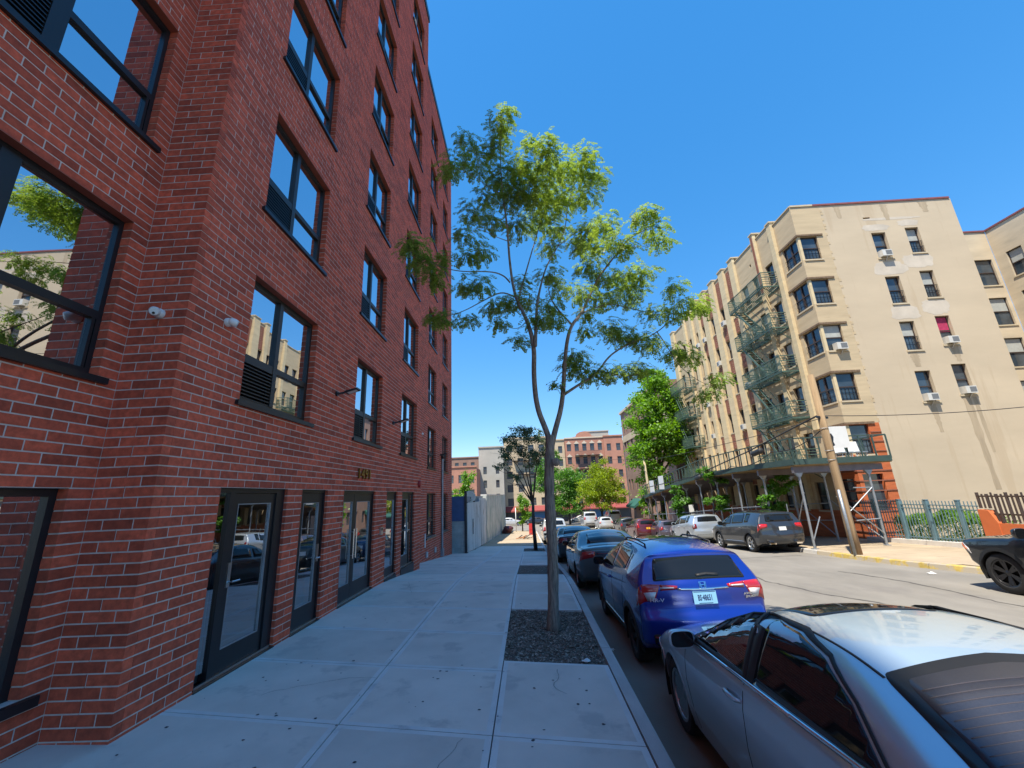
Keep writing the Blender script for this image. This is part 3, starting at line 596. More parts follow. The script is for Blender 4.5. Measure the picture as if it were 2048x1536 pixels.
class Car:
    def __init__(s, name, label, x, y, spec, group='parked cars along the street', yaw=0.0, ds=0.05, dk=10, z=None):
        s.sp = spec; s.L = spec['L']; s.W2 = spec['W'] / 2; s.ds = ds
        # place: origin under the car's centre; local +Y = forward, pitched with the hill
        L2 = s.L * 0.3; fx, fy = sin(-yaw), cos(yaw); za = gz(x + fx * L2, y + fy * L2); zb_ = gz(x - fx * L2, y - fy * L2); zc = gz(x + 0.6, y); zd = gz(x - 0.6, y)
        f = Vector((fx * 2 * L2, fy * 2 * L2, za - zb_)).normalized(); r0 = Vector((fy, -fx, (zc - zd) / 1.2)).normalized(); u = r0.cross(f).normalized(); r0 = f.cross(u)
        lz = (za + zb_) / 2
        mw = Matrix(((r0.x, f.x, u.x, x), (r0.y, f.y, u.y, y), (r0.z, f.z, u.z, lz), (0, 0, 0, 1)))
        s.root = empty(name, label=label, cat=spec.get('cat', 'car'), group=group, mw=mw)
        P = [(yy - s.L / 2, zz, c, r) for yy, zz, c, r in spec['prof']]
        P = chaikin(P, 3, True); s.O = resample(P, ds); n = len(s.O)
        nx = np.roll(s.O, -1, 0)[:, :2] - np.roll(s.O, 1, 0)[:, :2]; nx /= np.linalg.norm(nx, axis=1)[:, None] + 1e-9
        s.N = np.stack([nx[:, 1], -nx[:, 0]], 1)
        cen = s.O[:, :2].mean(0)
        if ((s.O[:, :2] - cen) * s.N).sum() < 0: s.N = -s.N
        s.by = [p[0] - s.L / 2 for p in spec['belt']]; s.bz = [p[1] for p in spec['belt']]
        s.zm = 0.60; s.ym = (-s.L / 2 + 0.45, s.L / 2 - 0.45)
        i0 = int(np.argmax(s.O[:, 1])); s.itop = i0
        # order: outline given front-bottom -> top -> rear-bottom
        zz = s.O[:, 1]; yy = s.O[:, 0]
    def belt(s, y): return float(np.interp(y, s.by, s.bz))
    def X(s, y, z):
        sp = s.sp; zb = s.belt(y); W = s.W2; H = sp['H']
        if z <= zb:
            x = float(np.interp(z, [0.10, 0.22, 0.40, 0.62, zb - 0.16, zb - 0.03, zb], [W - 0.14, W - 0.055, W - 0.012, W, W - 0.004, W - 0.028, W - 0.045]))
        else:
            wr = sp['Wr']; t = (z - zb) / (H - 0.04 - zb); x = (W - 0.045) + (wr - (W - 0.045)) * (t ** 1.12)
        h = s.L / 2
        a = max(0.0, (y - (h - sp.get('tf', 1.3))) / sp.get('tf', 1.3)); b_ = max(0.0, (-y - (h - sp.get('tr', 1.1))) / sp.get('tr', 1.1))
        return x * (1 - sp.get('kf', 0.12) * a ** 2.4 - sp.get('kr', 0.08) * b_ ** 2.4)
    def row(s, i, K1, K2, K3, full=False):
        """points from the centre line across the top, round the edge and down the side"""
        p = s.O[i % len(s.O)]; nv = s.N[i % len(s.O)]; c, r = p[2], p[3]; out = []
        e = p[:2] - nv * c; m = np.array([min(max(e[0], s.ym[0]), s.ym[1]), s.zm]); d = m - e; dl = np.linalg.norm(d) + 1e-9; d /= dl; r = min(r, dl * 0.8)
        xe = s.X(e[0], e[1]) - r
        for k in range(K1 + 1):
            t = k / K1; q = p[:2] - nv * c * t * t; out.append((xe * t, q[0], q[1]))
        for k in range(1, K2 + 1):
            th = pi / 2 * k / K2; q = e + d * r * (1 - cos(th)); out.append((s.X(q[0], q[1]) - r * (1 - sin(th)), q[0], q[1]))
        for k in range(1, K3 + 1):
            t = k / K3; q = e + d * (r + (dl - r) * t); out.append((s.X(q[0], q[1]), q[0], q[1]))
        return out
    def pt(s, fi, a):
        """surface point at outline index fi (float), lateral arc distance a (signed)"""
        n = len(s.O); i = int(math.floor(fi)) % n; t = fi - math.floor(fi); p = s.O[i] * (1 - t) + s.O[(i + 1) % n] * t; nv = s.N[i] * (1 - t) + s.N[(i + 1) % n] * t; nv = nv / np.linalg.norm(nv)
        sg = 1 if a >= 0 else -1; a = abs(a); c, r = p[2], p[3]; e = p[:2] - nv * c; m = np.array([min(max(e[0], s.ym[0]), s.ym[1]), s.zm]); d = m - e; dl = np.linalg.norm(d) + 1e-9; d /= dl; r = min(r, dl * 0.8)
        xe = s.X(e[0], e[1]) - r
        if a <= xe: u = a / xe; q = p[:2] - nv * c * u * u; x = a
        elif a <= xe + r * pi / 2: th = (a - xe) / r; q = e + d * r * (1 - cos(th)); x = s.X(q[0], q[1]) - r * (1 - sin(th))
        else: q = e + d * (r + (a - xe - r * pi / 2)); x = s.X(q[0], q[1])
        return Vector((sg * x, q[0], q[1]))
    def fi_rear(s, z):
        n = len(s.O); idx = [(s.itop + k) % n for k in range(n // 2)]; zz = [s.O[i][1] for i in idx]; k = 0
        while k < len(zz) - 2 and not (zz[k] >= z >= zz[k + 1]): k += 1
        # take the lowest crossing beyond the roof
        best = k
        t = (zz[best] - z) / (zz[best] - zz[best + 1] + 1e-9); return s.itop + s.dir * (best + min(max(t, 0), 1))
    def setdir(s):
        n = len(s.O); s.dir = 1
        # rear direction from the roof top: the way in which y decreases
        if s.O[(s.itop + 5) % n][0] > s.O[s.itop][0]: s.dir = -1
        m = n // 2; s.rz = [(s.itop + s.dir * k) % n for k in range(m)]; s.fz = [(s.itop - s.dir * k) % n for k in range(m)]
    def fi(s, side, v):
        """outline index for height v at the rear ('r') or front ('f'), or for length position y=v on top ('t')"""
        if side == 't':
            seq = [(s.itop - s.dir * k) for k in range(-len(s.O) // 3, len(s.O) // 3)]; n = len(s.O); ys = [s.O[i % n][0] for i in seq]; vv = v
            for k in range(len(ys) - 1):
                if (ys[k] - vv) * (ys[k + 1] - vv) <= 0 and ys[k] != ys[k + 1]: t = (vv - ys[k]) / (ys[k + 1] - ys[k]); return seq[k] + (seq[k + 1] - seq[k]) * t
            return seq[0]
        sg = s.dir if side == 'r' else -s.dir; n = len(s.O); prev = s.O[s.itop][1]
        for k in range(1, n // 2):
            z = s.O[(s.itop + sg * k) % n][1]
            if prev >= v >= z: return s.itop + sg * (k - 1 + (prev - v) / (prev - z + 1e-9))
            prev = z
        return s.itop + sg * (n // 4)
    def body(s, K=(10, 5, 22), holes=()):
        s.setdir(); K1, K2, K3 = K; n = len(s.O); rows = [s.row(i, *K) for i in range(n)]; m = len(rows[0]); V = np.array(rows)
        sp = s.sp; Ra = sp['R'] + sp.get('arch', 0.045); arches = [(sp['yf'] - s.L / 2, sp['R']), (sp['yr'] - s.L / 2, sp['R'])]
        for (wy, wz) in arches:
            dy = V[:, :, 1] - wy; dz = V[:, :, 2] - wz; rr = np.hypot(dy, dz); near = (np.abs(rr - Ra) < s.ds * 0.62) & (V[:, :, 0] > s.W2 - 0.35)
            f = Ra / np.maximum(rr, 1e-6); V[:, :, 1] = np.where(near, wy + dy * f, V[:, :, 1]); V[:, :, 2] = np.where(near, wz + dz * f, V[:, :, 2])
        me_v = []; idx = {}
        b_ = MB()
        for sg in (1, -1):
            W = V.copy(); W[:, :, 0] *= sg; base = len(b_.v); b_.v += [tuple(q) for q in W.reshape(-1, 3)]
            for i in range(n):
                i2 = (i + 1) % n
                for k in range(m - 1):
                    c = (V[i, k] + V[i, k + 1] + V[i2, k] + V[i2, k + 1]) / 4
                    if c[0] > s.W2 - 0.36 and any(math.hypot(c[1] - wy, c[2] - wz) < Ra - 0.002 for wy, wz in arches): continue
                    hole = False
                    for kind, poly in holes:
                        if kind == 's' and k >= K1 and inpoly(c[1], c[2], poly): hole = True
                        if kind in 'rft' and k < K1 and self_in(s, kind, i, c, poly): hole = True
                    if hole: continue
                    q = (base + i * m + k, base + i * m + k + 1, base + i2 * m + k + 1, base + i2 * m + k); b_.f.append(q if sg > 0 else q[::-1]); b_.m.append(1 if c[2] < 0.235 else 0)
        s.K = K
        if holes:
            l_ = MB(); l_.v = [(x * .982, y * .995, z - .016 if z > 1.0 else z) for x, y, z in b_.v]; l_.f = [f for f in b_.f if min(b_.v[i][2] for i in f) > .8 and all(abs(b_.v[i][1]) < 1.45 for i in f)]; l_.m = [0] * len(l_.f); l_.build('headlining', M_trim, s.root, fix=False)
        o = b_.build('body', [s.sp['paint'], M_trim], s.root, smooth=True); s.bodyo = o
        # wheel wells
        for (wy, wz) in arches:
            for sg in (1, -1):
                w_ = MB(); xo = s.X(wy, 0.5) - 0.012; pts = []
                for k in range(17): t = pi * (k / 16 * 1.24 - 0.12); pts.append((cos(t) * Ra, sin(t) * Ra))
                for k in range(16):
                    a, c = pts[k], pts[k + 1]
                    w_.quad((sg * xo, wy + a[0], wz + a[1]), (sg * xo, wy + c[0], wz + c[1]), (sg * (xo - 0.34), wy + c[0], wz + c[1]), (sg * (xo - 0.34), wy + a[0], wz + a[1]))
                    w_.tri((sg * (xo - 0.34), wy + a[0], wz + a[1]), (sg * (xo - 0.34), wy + c[0], wz + c[1]), (sg * (xo - 0.34), wy, wz - 0.1))
                w_.build('wheel_well', M_under, s.root)
        return o
    def drape(s, poly, kind, off, name, m, parent=None, both=False, cut=0.06, n_round=0, skirt=0.006, mirror_only=False):
        """lay a flat-drawn polygon on the body. kind 's': (y,z) on the side; 'r','f': (a,z); 't': (a,y)"""
        if n_round: poly = roundpoly(poly, 0.035 * n_round)
        bm = bmesh.new(); vs = [bm.verts.new((p[0], p[1], 0)) for p in poly]
        f = bm.faces.new(vs)
        xs = [p[0] for p in poly]; ys = [p[1] for p in poly]
        for ax, lo, hi in ((0, min(xs), max(xs)), (1, min(ys), max(ys))):
            k = max(1, int((hi - lo) / cut))
            for j in range(1, k):
                c = lo + (hi - lo) * j / k
                bmesh.ops.bisect_plane(bm, geom=bm.verts[:] + bm.edges[:] + bm.faces[:], plane_co=(c, 0, 0) if ax == 0 else (0, c, 0), plane_no=(1, 0, 0) if ax == 0 else (0, 1, 0), dist=1e-6)
        bmesh.ops.triangulate(bm, faces=[q for q in bm.faces if len(q.verts) > 4])
        bnd = [e for e in bm.edges if e.is_boundary]
        ex = bmesh.ops.extrude_edge_only(bm, edges=bnd); low = set(v for v in ex['geom'] if isinstance(v, bmesh.types.BMVert))
        res = []
        def place(u, v, d):
            e = 0.012
            if kind == 's':
                def fn(a, c):
                    x = s.X(a, c)
                    if c > s.belt(a) + .04:      # follow the rounded roof edge
                        f_ = s.fi('t', a); i_ = int(math.floor(f_)) % len(s.O); p_ = s.O[i_]; ez = p_[1] - abs(s.N[i_][1]) * p_[2]; r_ = p_[3]; dd = max(ez - c, 0.0)
                        if dd < r_: x -= r_ * (1 - math.sqrt(max(0.0, 1 - (1 - dd / r_) ** 2)))
                    return Vector((x, a, c))
            elif kind in 'rf': fn = lambda a, c: s.pt(s.fi(kind, c), a)
            else: fn = lambda a, c: s.pt(s.fi('t', c), a)
            p = fn(u, v); nn = (fn(u + e, v) - fn(u - e, v)).cross(fn(u, v + e) - fn(u, v - e))
            if nn.length < 1e-12: nn = Vector((0, 0, 1))
            nn.normalize()
            ref = {'s': Vector((1, 0, 0)), 'r': Vector((p.x * 0.8, -1, 0.3)), 'f': Vector((p.x * 0.8, 1, 0.3)), 't': Vector((0, 0, 1))}[kind]
            if nn.dot(ref) < 0: nn = -nn
            return p + nn * d
        for v in bm.verts:
            q = place(v.co.x, v.co.y, off - skirt if v in low else off); v.co = q
        bmesh.ops.recalc_face_normals(bm, faces=bm.faces)
        sides = [1] if (not both) else [1, -1]
        if mirror_only: sides = [-1]
        for sg in sides:
            me = bpy.data.meshes.new(name); bm.to_mesh(me)
            if sg < 0:
                me.transform(Matrix.Diagonal((-1, 1, 1, 1))); me.flip_normals()
            me.polygons.foreach_set('use_smooth', [True] * len(me.polygons)); me.materials.append(m)
            o = bpy.data.objects.new(name, me); COL.objects.link(o); o.parent = parent or s.root; res.append(o)
        bm.free(); return res
    def strip(s, line, kind, w_, off, name, m, both=True, parent=None, cut=0.05):
        """thin band along a drawn line"""
        L_ = [Vector(p) for p in line]; l, r_ = [], []
        for k, p in enumerate(L_):
            d = (L_[min(k + 1, len(L_) - 1)] - L_[max(k - 1, 0)]).normalized(); nn = Vector((-d.y, d.x)) * w_ / 2; l.append(tuple(p + nn)); r_.append(tuple(p - nn))
        return s.drape(l + r_[::-1], kind, off, name, m, parent, both, cut=cut, skirt=0.004)
    def wheels(s, spokes=5, rim=None, style=0, n=32):
        sp = s.sp; R = sp['R']; tw = sp.get('tw', 0.215); rr = R * sp.get('rimf', 0.67); rim = rim or M_rim
        b_ = MB(); h = tw / 2
        b_.lathe([(rr, -h * 0.9), (rr + 0.012, -h), (R * 0.90, -h), (R * 0.975, -h * 0.8), (R, -h * 0.55), (R, h * 0.55), (R * 0.975, h * 0.8), (R * 0.90, h), (rr + 0.012, h), (rr, h * 0.9), (rr - 0.01, h * 0.6), (rr - 0.015, 0), (rr - 0.01, -h * 0.6)], (0, 0, 0), (1, 0, 0), n, closed=True)
        tyre = b_.build('wheel', M_rubber, s.root, auto=40)
        b_ = MB(); b_.lathe([(rr + 0.002, h * 0.92), (rr - 0.02, h * 0.86), (rr - 0.03, h * 0.55), (rr - 0.032, -h * 0.5)], (0, 0, 0), (1, 0, 0), n)
        b_.lathe([(0, h * 0.62), (0.03, h * 0.62), (0.055, h * 0.5), (0.06, h * 0.2)], (0, 0, 0), (1, 0, 0), 16)
        for k in range(spokes):
            t0 = 2 * pi * k / spokes
            for dt in ((0,) if style == 0 else (-0.13, 0.13)):
                t = t0 + dt; d = Vector((0, cos(t), sin(t))); e = Vector((0, -sin(t), cos(t))); w0, w1 = (0.035, 0.05) if style == 0 else (0.020, 0.024)
                q0 = Vector((h * 0.5, 0, 0)) + d * 0.04; q1 = Vector((h * 0.78, 0, 0)) + d * (rr - 0.02); th = Vector((-0.03, 0, 0))
                b_.hexa([q0 - e * w0 + th, q0 + e * w0 + th, q1 + e * w1 + th, q1 - e * w1 + th, q0 - e * w0, q0 + e * w0, q1 + e * w1, q1 - e * w1])
        rimo = b_.build('rim', rim, tyre, auto=30)
        b_ = MB(); b_.lathe([(rr - 0.03, h * 0.12), (0.0, h * 0.10)], (0, 0, 0), (1, 0, 0), n); b_.build('brake', M_under, tyre, fix=False)
        first = True
        for wy in (sp['yf'], sp['yr']):
            for sg in (1, -1):
                o = tyre if first else copy_tree(tyre, s.root); first = False
                xo = s.X(wy - s.L / 2, 0.5) - h - 0.025
                o.location = (sg * xo, wy - s.L / 2, R); o.rotation_euler = (random.uniform(0, 2), 0, 0) if sg > 0 else (random.uniform(0, 2), 0, pi)
    def plate(s, a, z, text, w_=0.305, h=0.152, bg=None, fg=None, tilt=None, off=0.02):
        p = s.pt(s.fi('r', z), a); q = s.pt(s.fi('r', z + 0.07), a); up = (q - p).normalized() if tilt is None else Vector((0, tilt, 1)).normalized()
        right = Vector((1, 0, 0)); fr = frame(p + Vector((0, -off, 0)), right, up)
        b_ = MB(); b_.box(-w_ / 2, w_ / 2, -h / 2, h / 2, -0.006, 0.002); o = b_.build('licence_plate', bg, s.root); o.data.transform(fr)
        if text:
            t = text_mesh('plate_lettering', text, 0.095, fr @ Matrix.Translation((0, -0.004, 0.0035)), fg, s.root, 0.002, 0.002, sx=min(1.0, w_ / (0.06 * len(text))) * 0.86); t.parent = o
            b_ = MB(); b_.box(-w_ * 0.47, w_ * 0.47, h / 2 - 0.012, h / 2 - 0.004, 0.002, 0.003); b_.box(-w_ * 0.3, w_ * 0.3, -h / 2 + 0.006, -h / 2 + 0.014, 0.002, 0.003); e_ = b_.build('plate_frame', fg, o); e_.data.transform(fr)
        return o
    def mirrors(s, y, z, m=None, size=(0.11, 0.09, 0.075), out=0.11):
        for sg in (1, -1):
            x = s.X(y, z) + out; bm = bmesh.new(); bmesh.ops.create_uvsphere(bm, u_segments=20, v_segments=12, radius=1)
            for v in bm.verts:
                c = v.co; c.x = math.copysign(abs(c.x) ** 0.6, c.x) * size[0]; c.z = math.copysign(abs(c.z) ** 0.65, c.z) * size[2]
                c.y = (c.y * size[1] if c.y > 0 else -min(abs(c.y) * size[1], size[1] * 0.25)); c += Vector((sg * x, y, z))
            me = bpy.data.meshes.new('mirror'); bm.to_mesh(me); bm.free(); me.polygons.foreach_set('use_smooth', [True] * len(me.polygons)); me.materials.append(m or s.sp['paint']); o = bpy.data.objects.new('mirror', me); COL.objects.link(o); o.parent = s.root
            b_ = MB(); b_.bar((sg * (x - size[0] * 1.5), y + 0.03, z - 0.04), (sg * (x - size[0] * 0.5), y + 0.03, z - 0.02), 0.06, 0.05); b_.build('mirror_stalk', M_trim, o)
            b_ = MB(); hh = [(cos(t), sin(t)) for t in [2 * pi * k / 24 for k in range(24)]]
            b_.prism([(sg * x + math.copysign(abs(a) ** 0.5, a) * size[0] * 0.86, y - size[1] * 0.27, z + math.copysign(abs(c) ** 0.55, c) * size[2] * 0.84) for a, c in hh], (0, 0.004, 0)); b_.build('mirror_glass', M_cglass, o)
    def handles(s, ys, zs_, m=None, w_=0.20):
        for y, z in zip(ys, zs_):
            for sg in (1, -1):
                x = s.X(y, z); b_ = MB(); b_.tube([(sg * (x - 0.004), y - w_ / 2, z), (sg * (x + 0.028), y - w_ / 2 + 0.03, z + 0.004), (sg * (x + 0.034), y, z + 0.006), (sg * (x + 0.028), y + w_ / 2 - 0.03, z + 0.004), (sg * (x - 0.004), y + w_ / 2, z)], [0.012, 0.016, 0.017, 0.016, 0.012], 8); b_.build('door_handle', m or s.sp['paint'], s.root, smooth=True)
    def arch_trim(s, m, w_=0.06, off=0.008):
        Ra = s.sp['R'] + s.sp.get('arch', 0.045)
        for wy in (s.sp['yf'] - s.L / 2, s.sp['yr'] - s.L / 2):
            b_ = MB(); rows = []
            for k in range(25):
                t = pi * (k / 24 * 1.16 - 0.08); ro = []
                for rr, d in ((Ra - 0.012, -0.05), (Ra - 0.012, off), (Ra + w_ * 0.5, off), (Ra + w_, off * 0.4), (Ra + w_, -0.01)):
                    y, z = wy + cos(t) * rr, s.sp['R'] + sin(t) * rr; ro.append((s.X(y, max(z, 0.2)) + d, y, z))
                rows.append(ro)
            for sg in (1, -1): b_ = MB(); b_.grid([[(sg * x, y, z) for x, y, z in ro] for ro in rows]); b_.build('arch_trim', m, s.root, auto=40)
def inpoly(x, y, P):
    c = False; n = len(P); j = n - 1
    for i in range(n):
        if (P[i][1] > y) != (P[j][1] > y) and x < (P[j][0] - P[i][0]) * (y - P[i][1]) / (P[j][1] - P[i][1]) + P[i][0]: c = not c
        j = i
    return c
def self_in(s, kind, i, c, poly):
    n = len(s.O)
    if kind == 't': return inpoly(abs(c[0]), c[1], poly) and c[2] > s.sp['H'] - 0.25
    if kind == 'r' and c[1] > -0.0: return False
    if kind == 'f' and c[1] < 0.0: return False
    return inpoly(abs(c[0]), c[2], poly) 
def sym(P): return P + [(-a, b_) for a, b_ in P[::-1]]
def grow(P, d):
    c = np.mean(np.array(P), 0); return [tuple(np.array(q) - (np.array(q) - c) / np.linalg.norm(np.array(q) - c) * -d) for q in P]
def sh(P, L): return [(y - L / 2, z) for y, z in P]
# ---- silver-blue saloon nearest the camera
SED = dict(L=4.80, W=1.82, H=1.46, Wr=0.645, R=0.325, yf=3.85, yr=1.074, belt=[(0, 1.03), (0.7, 1.035), (2.2, 0.995), (3.5, 0.95), (4.8, 0.78)], tf=1.5, kf=0.16, tr=1.2, kr=0.10,
    prof=[(4.60, .20, .10, .10), (4.75, .28, .16, .14), (4.80, .48, .20, .16), (4.77, .66, .18, .14), (4.66, .76, .10, .12), (4.2, .88, .05, .10), (3.55, 1.00, .04, .08), (3.38, 1.03, .06, .06), (2.62, 1.385, .09, .07), (2.25, 1.45, .05, .09), (1.75, 1.455, .045, .09), (1.35, 1.405, .06, .08), (.62, 1.135, .07, .07), (.45, 1.11, .05, .09), (.14, 1.09, .04, .08), (.03, 1.05, .05, .08), (.03, .85, .10, .10), (0.0, .62, .14, .14), (.02, .42, .14, .14), (.12, .25, .08, .10), (.5, .19, 0, .04), (1.6, .18, 0, .04), (3.2, .18, 0, .04), (4.2, .18, 0, .04)])
def sedan_windows(c, front_clear=False, ys=1.0, both=True):
    L = c.L; k = L / 4.80
    fw = sh([(3.24 * k, .985), (2.80 * k, 1.22), (2.50 * k, 1.345), (2.32 * k, 1.385), (2.27 * k, 1.005)], L); rw = sh([(2.17 * k, 1.01), (2.20 * k, 1.392), (1.90 * k, 1.388), (1.62 * k, 1.345), (1.36 * k, 1.235), (1.10 * k, 1.065), (1.16 * k, 1.05)], L)
    return fw, rw
cm = Car('saloon_car', 'silver-blue saloon parked nearest the camera, dark tinted rear window', 2.30, 3.42, dict(SED, paint=paint('silver_blue_paint', (0.52, 0.635, 0.70), rough=0.38, metal=0.55)), ds=0.035)
fw, rw = sedan_windows(cm)
ws = [(0.0, 1.045), (0.62, 1.045), (0.60, 1.10), (0.50, 1.365), (0.0, 1.375)]
cm.body(K=(14, 6, 34), holes=[('s', [(y_ + (0.03 if y_ < 0.2 else -0.05) * 0 , z_) for y_, z_ in grow(fw, 0.006)]), ('f', ws)])
M_rearglass = mat('rear_screen_glass', (0.040, 0.043, 0.058), 0.32, spec=0.45, var=0.15, scale=120, detail=2)
cm.drape(fw, 's', 0.004, 'window', M_cclear, both=True, n_round=1)
fwi = grow(fw, -0.022)
for i_ in range(5):
    p_, q_ = fwi[i_], fwi[(i_ + 1) % 5]; u_ = np.array(q_) - np.array(p_); u_ = u_ / np.linalg.norm(u_) * .02; cm.strip([(p_[0] - u_[0], p_[1] - u_[1]), ((p_[0] + q_[0]) / 2, (p_[1] + q_[1]) / 2), (q_[0] + u_[0], q_[1] + u_[1])], 's', 0.055, 0.005, 'window_frame', M_trim)
cm.drape(rw, 's', 0.003, 'window', M_cglass, both=True, n_round=1)
cm.drape(sh([(2.17, 1.0), (2.20, 1.395), (2.325, 1.392), (2.275, 0.995)], 4.8), 's', 0.0035, 'pillar_trim', M_trim, both=True)
cm.drape(sym([(-0.001, 1.04), (0.64, 1.04), (0.52, 1.372), (0.001, 1.385)][0:4])[0:8], 'f', 0.002, 'windscreen', M_cclear, cut=0.08)
for of in (-.007, .003): cm.strip([(.635, 1.03), (.585, 1.16), (.515, 1.385)], 'f', .10, of, 'windscreen_frame', M_trim); cm.strip([(-.5, 1.375), (0, 1.385), (.5, 1.375)], 'f', .05, of, 'windscreen_frame', M_trim, both=False)
cm.drape([(0.685, 1.15), (0.575, 1.392), (0, 1.405), (-0.575, 1.392), (-0.685, 1.15), (0, 1.14)], 'r', 0.003, 'rear_screen_border', M_trim, n_round=1)
cm.drape([(0.615, 1.172), (0.515, 1.375), (0, 1.386), (-0.515, 1.375), (-0.615, 1.172), (0, 1.162)], 'r', 0.005, 'rear_screen', M_rearglass, n_round=1)
M_heat = mat('heater_wire', (0.058, 0.050, 0.058), 0.6)
for k in range(14):
    z = 1.183 + k * 0.0132; w_ = 0.58 - (z - 1.175) * 0.45; cm.strip([(-w_, z), (-w_ * .5, z + .002), (0, z + .003), (w_ * .5, z + .002), (w_, z)], 'r', 0.0011, 0.0060, 'heater_wire', M_heat, both=False)
for a, b_ in ((sh([(3.32, .965), (2.8, .985), (2.2, 1.003), (1.6, 1.022), (1.02, 1.045)], 4.8), 0.024), (sh([(3.25, 1.0), (2.82, 1.235), (2.5, 1.36), (2.28, 1.402), (1.9, 1.404), (1.6, 1.36), (1.33, 1.245), (1.04, 1.06)], 4.8), 0.016)):
    cm.strip(a, 's', b_, 0.006, 'window_trim', M_chrome if b_ > .02 else M_trim)
for sg in (1, -1): cm.strip([(0.575 * sg, y - 2.4) for y in (1.34, 1.6, 1.9, 2.2, 2.5, 2.66)], 't', 0.014, 0.003, 'roof_moulding', M_trim, both=False)
cm.drape([(0.42, 2.08 - 2.4), (0.42, 2.56 - 2.4), (-0.42, 2.56 - 2.4), (-0.42, 2.08 - 2.4)], 't', 0.003, 'sunroof', M_cglass, n_round=2)
for ln in ([(2.28, .985), (2.30, .6), (2.26, .28)], [(3.36, .93), (3.40, .62), (3.30, .28)], [(1.16, 1.03), (1.30, .80), (1.42, .55), (1.46, .30)]): cm.strip(sh(ln, 4.8), 's', 0.006, 0.0015, 'door_seam', M_seam)
cm.handles([2.42 - 2.4, 1.36 - 2.4], [0.865, 0.885], w_=0.21); cm.mirrors(3.22 - 2.4, 1.00, size=(0.115, 0.10, 0.075)); cm.wheels(10, style=0); cm.arch_trim(cm.sp['paint'], .025, .004)
cm.drape([(0.55, .93), (0.55, .78), (0.98, .76), (1.02, .90), (.8, .95)], 'r', 0.006, 'tail_lamp', M_tail, both=True, n_round=1)
cm.drape([(.45, .60), (.45, .72), (1.15, .80), (1.1, .66)], 'f', 0.006, 'headlamp', M_lampw, both=True, n_round=1)
def interior(c, yb, col=M_seat):
    for y0, n in ((1.9, 2), (0.95, 3)):
        for sg in (-1, 1):
            b = MB(); x = 0.37 * sg; y = y0 - 2.4
            b.box(x - 0.25, x + 0.25, y, y + 0.5, 0.35, 0.58); b.hexa([(x - .25, y - .05, .55), (x + .25, y - .05, .55), (x + .25, y + .1, .55), (x - .25, y + .1, .55), (x - .22, y - .25, 1.0), (x + .22, y - .25, 1.08), (x + .22, y - .14, 1.08), (x - .22, y - .14, 1.08)])
            (b.box(x - .13, x + .13, y - .28, y - .18, 1.10, 1.26) if n == 2 else None); b.build('seat', col, c.root)
    b = MB(); b.hexa([(-.72, .62, .70), (.72, .62, .70), (.68, 1.05, .70), (-.68, 1.05, .70), (-.72, .68, .98), (.72, .68, .98), (.66, 1.05, .99), (-.66, 1.05, .99)]); b.build('dashboard', M_trim, c.root)
    b = MB(); pts = [(-.37 + .18 * cos(t), .48 - .06 * sin(t), .88 + .17 * sin(t)) for t in [2 * pi * k / 20 for k in range(21)]]; b.tube(pts, .016, 6, cap=False); b.tube([(-.37, .48, .88), (-.37, .7, .82)], .03, 6); b.build('steering_wheel', M_trim, c.root)
interior(cm, 0)
# ---- blue crossover
HRV = dict(L=4.29, W=1.77, H=1.605, Wr=0.56, R=0.335, yf=3.42, yr=0.81, cat='car', belt=[(0, 1.14), (.8, 1.17), (2.0, 1.08), (3.3, 1.0), (4.29, .85)], tf=1.3, kf=.15, tr=1.0, kr=.085, arch=.05,
    prof=[(4.1, .24, .1, .1), (4.25, .34, .14, .14), (4.29, .55, .16, .15), (4.24, .78, .14, .14), (4.05, .93, .06, .1), (3.45, 1.06, .04, .08), (3.3, 1.09, .06, .06), (2.45, 1.52, .09, .07), (2.1, 1.59, .05, .1), (1.5, 1.605, .045, .1), (.9, 1.575, .045, .09), (.42, 1.515, .05, .07), (.30, 1.475, .05, .05), (.345, 1.42, .05, .05), (.16, 1.17, .07, .07), (.09, 1.10, .07, .08), (.075, 1.0, .075, .09), (.10, .80, .08, .09), (.02, .72, .10, .12), (.0, .58, .12, .14), (.04, .40, .12, .14), (.16, .29, .08, .1), (.5, .22, 0, .04), (1.5, .2, 0, .04), (3.0, .2, 0, .04), (3.8, .21, 0, .04)])
hv = Car('compact_suv', 'bright blue compact crossover with pale blue plate, parked in front of the silver-blue saloon', 2.30, 8.15, dict(HRV, paint=paint('vivid_blue_paint', (0.006, 0.032, 0.30), rough=0.25, metal=0.3)), ds=0.035)
L = 4.29; hv.body(K=(14, 6, 30))
hv.drape([(0.63, 1.165), (0.55, 1.412), (0, 1.425), (-.55, 1.412), (-.63, 1.165), (0, 1.145)], 'r', .003, 'rear_screen', M_cglass, n_round=1)
hv.strip([(-.04, 1.185), (.1, 1.20), (.26, 1.19)], 'r', .028, .02, 'rear_wiper', M_trim, both=False)
hv.drape([(0.56, 1.12), (.64, .90), (.86, .885), (1.10, 1.12), (1.02, 1.165), (.78, 1.155), (.33, 1.085), (.34, 1.045), (.56, 1.03)], 'r', .006, 'tail_lamp', M_tail, both=True)
hv.drape([(0.615, 1.015), (.66, .895), (.74, .90), (.78, 1.015)], 'r', .0085, 'reversing_lamp', M_lampw, both=True)
hv.drape([(0.38, 1.072), (.38, 1.056), (.56, 1.056), (.56, 1.082)], 'r', .0085, 'indicator_lamp', M_lampw, both=True)
hv.strip([(-.34, 1.045), (-.15, 1.038), (0, 1.036), (.15, 1.038), (.34, 1.045)], 'r', .022, .008, 'chrome_strip', M_chrome, both=False)
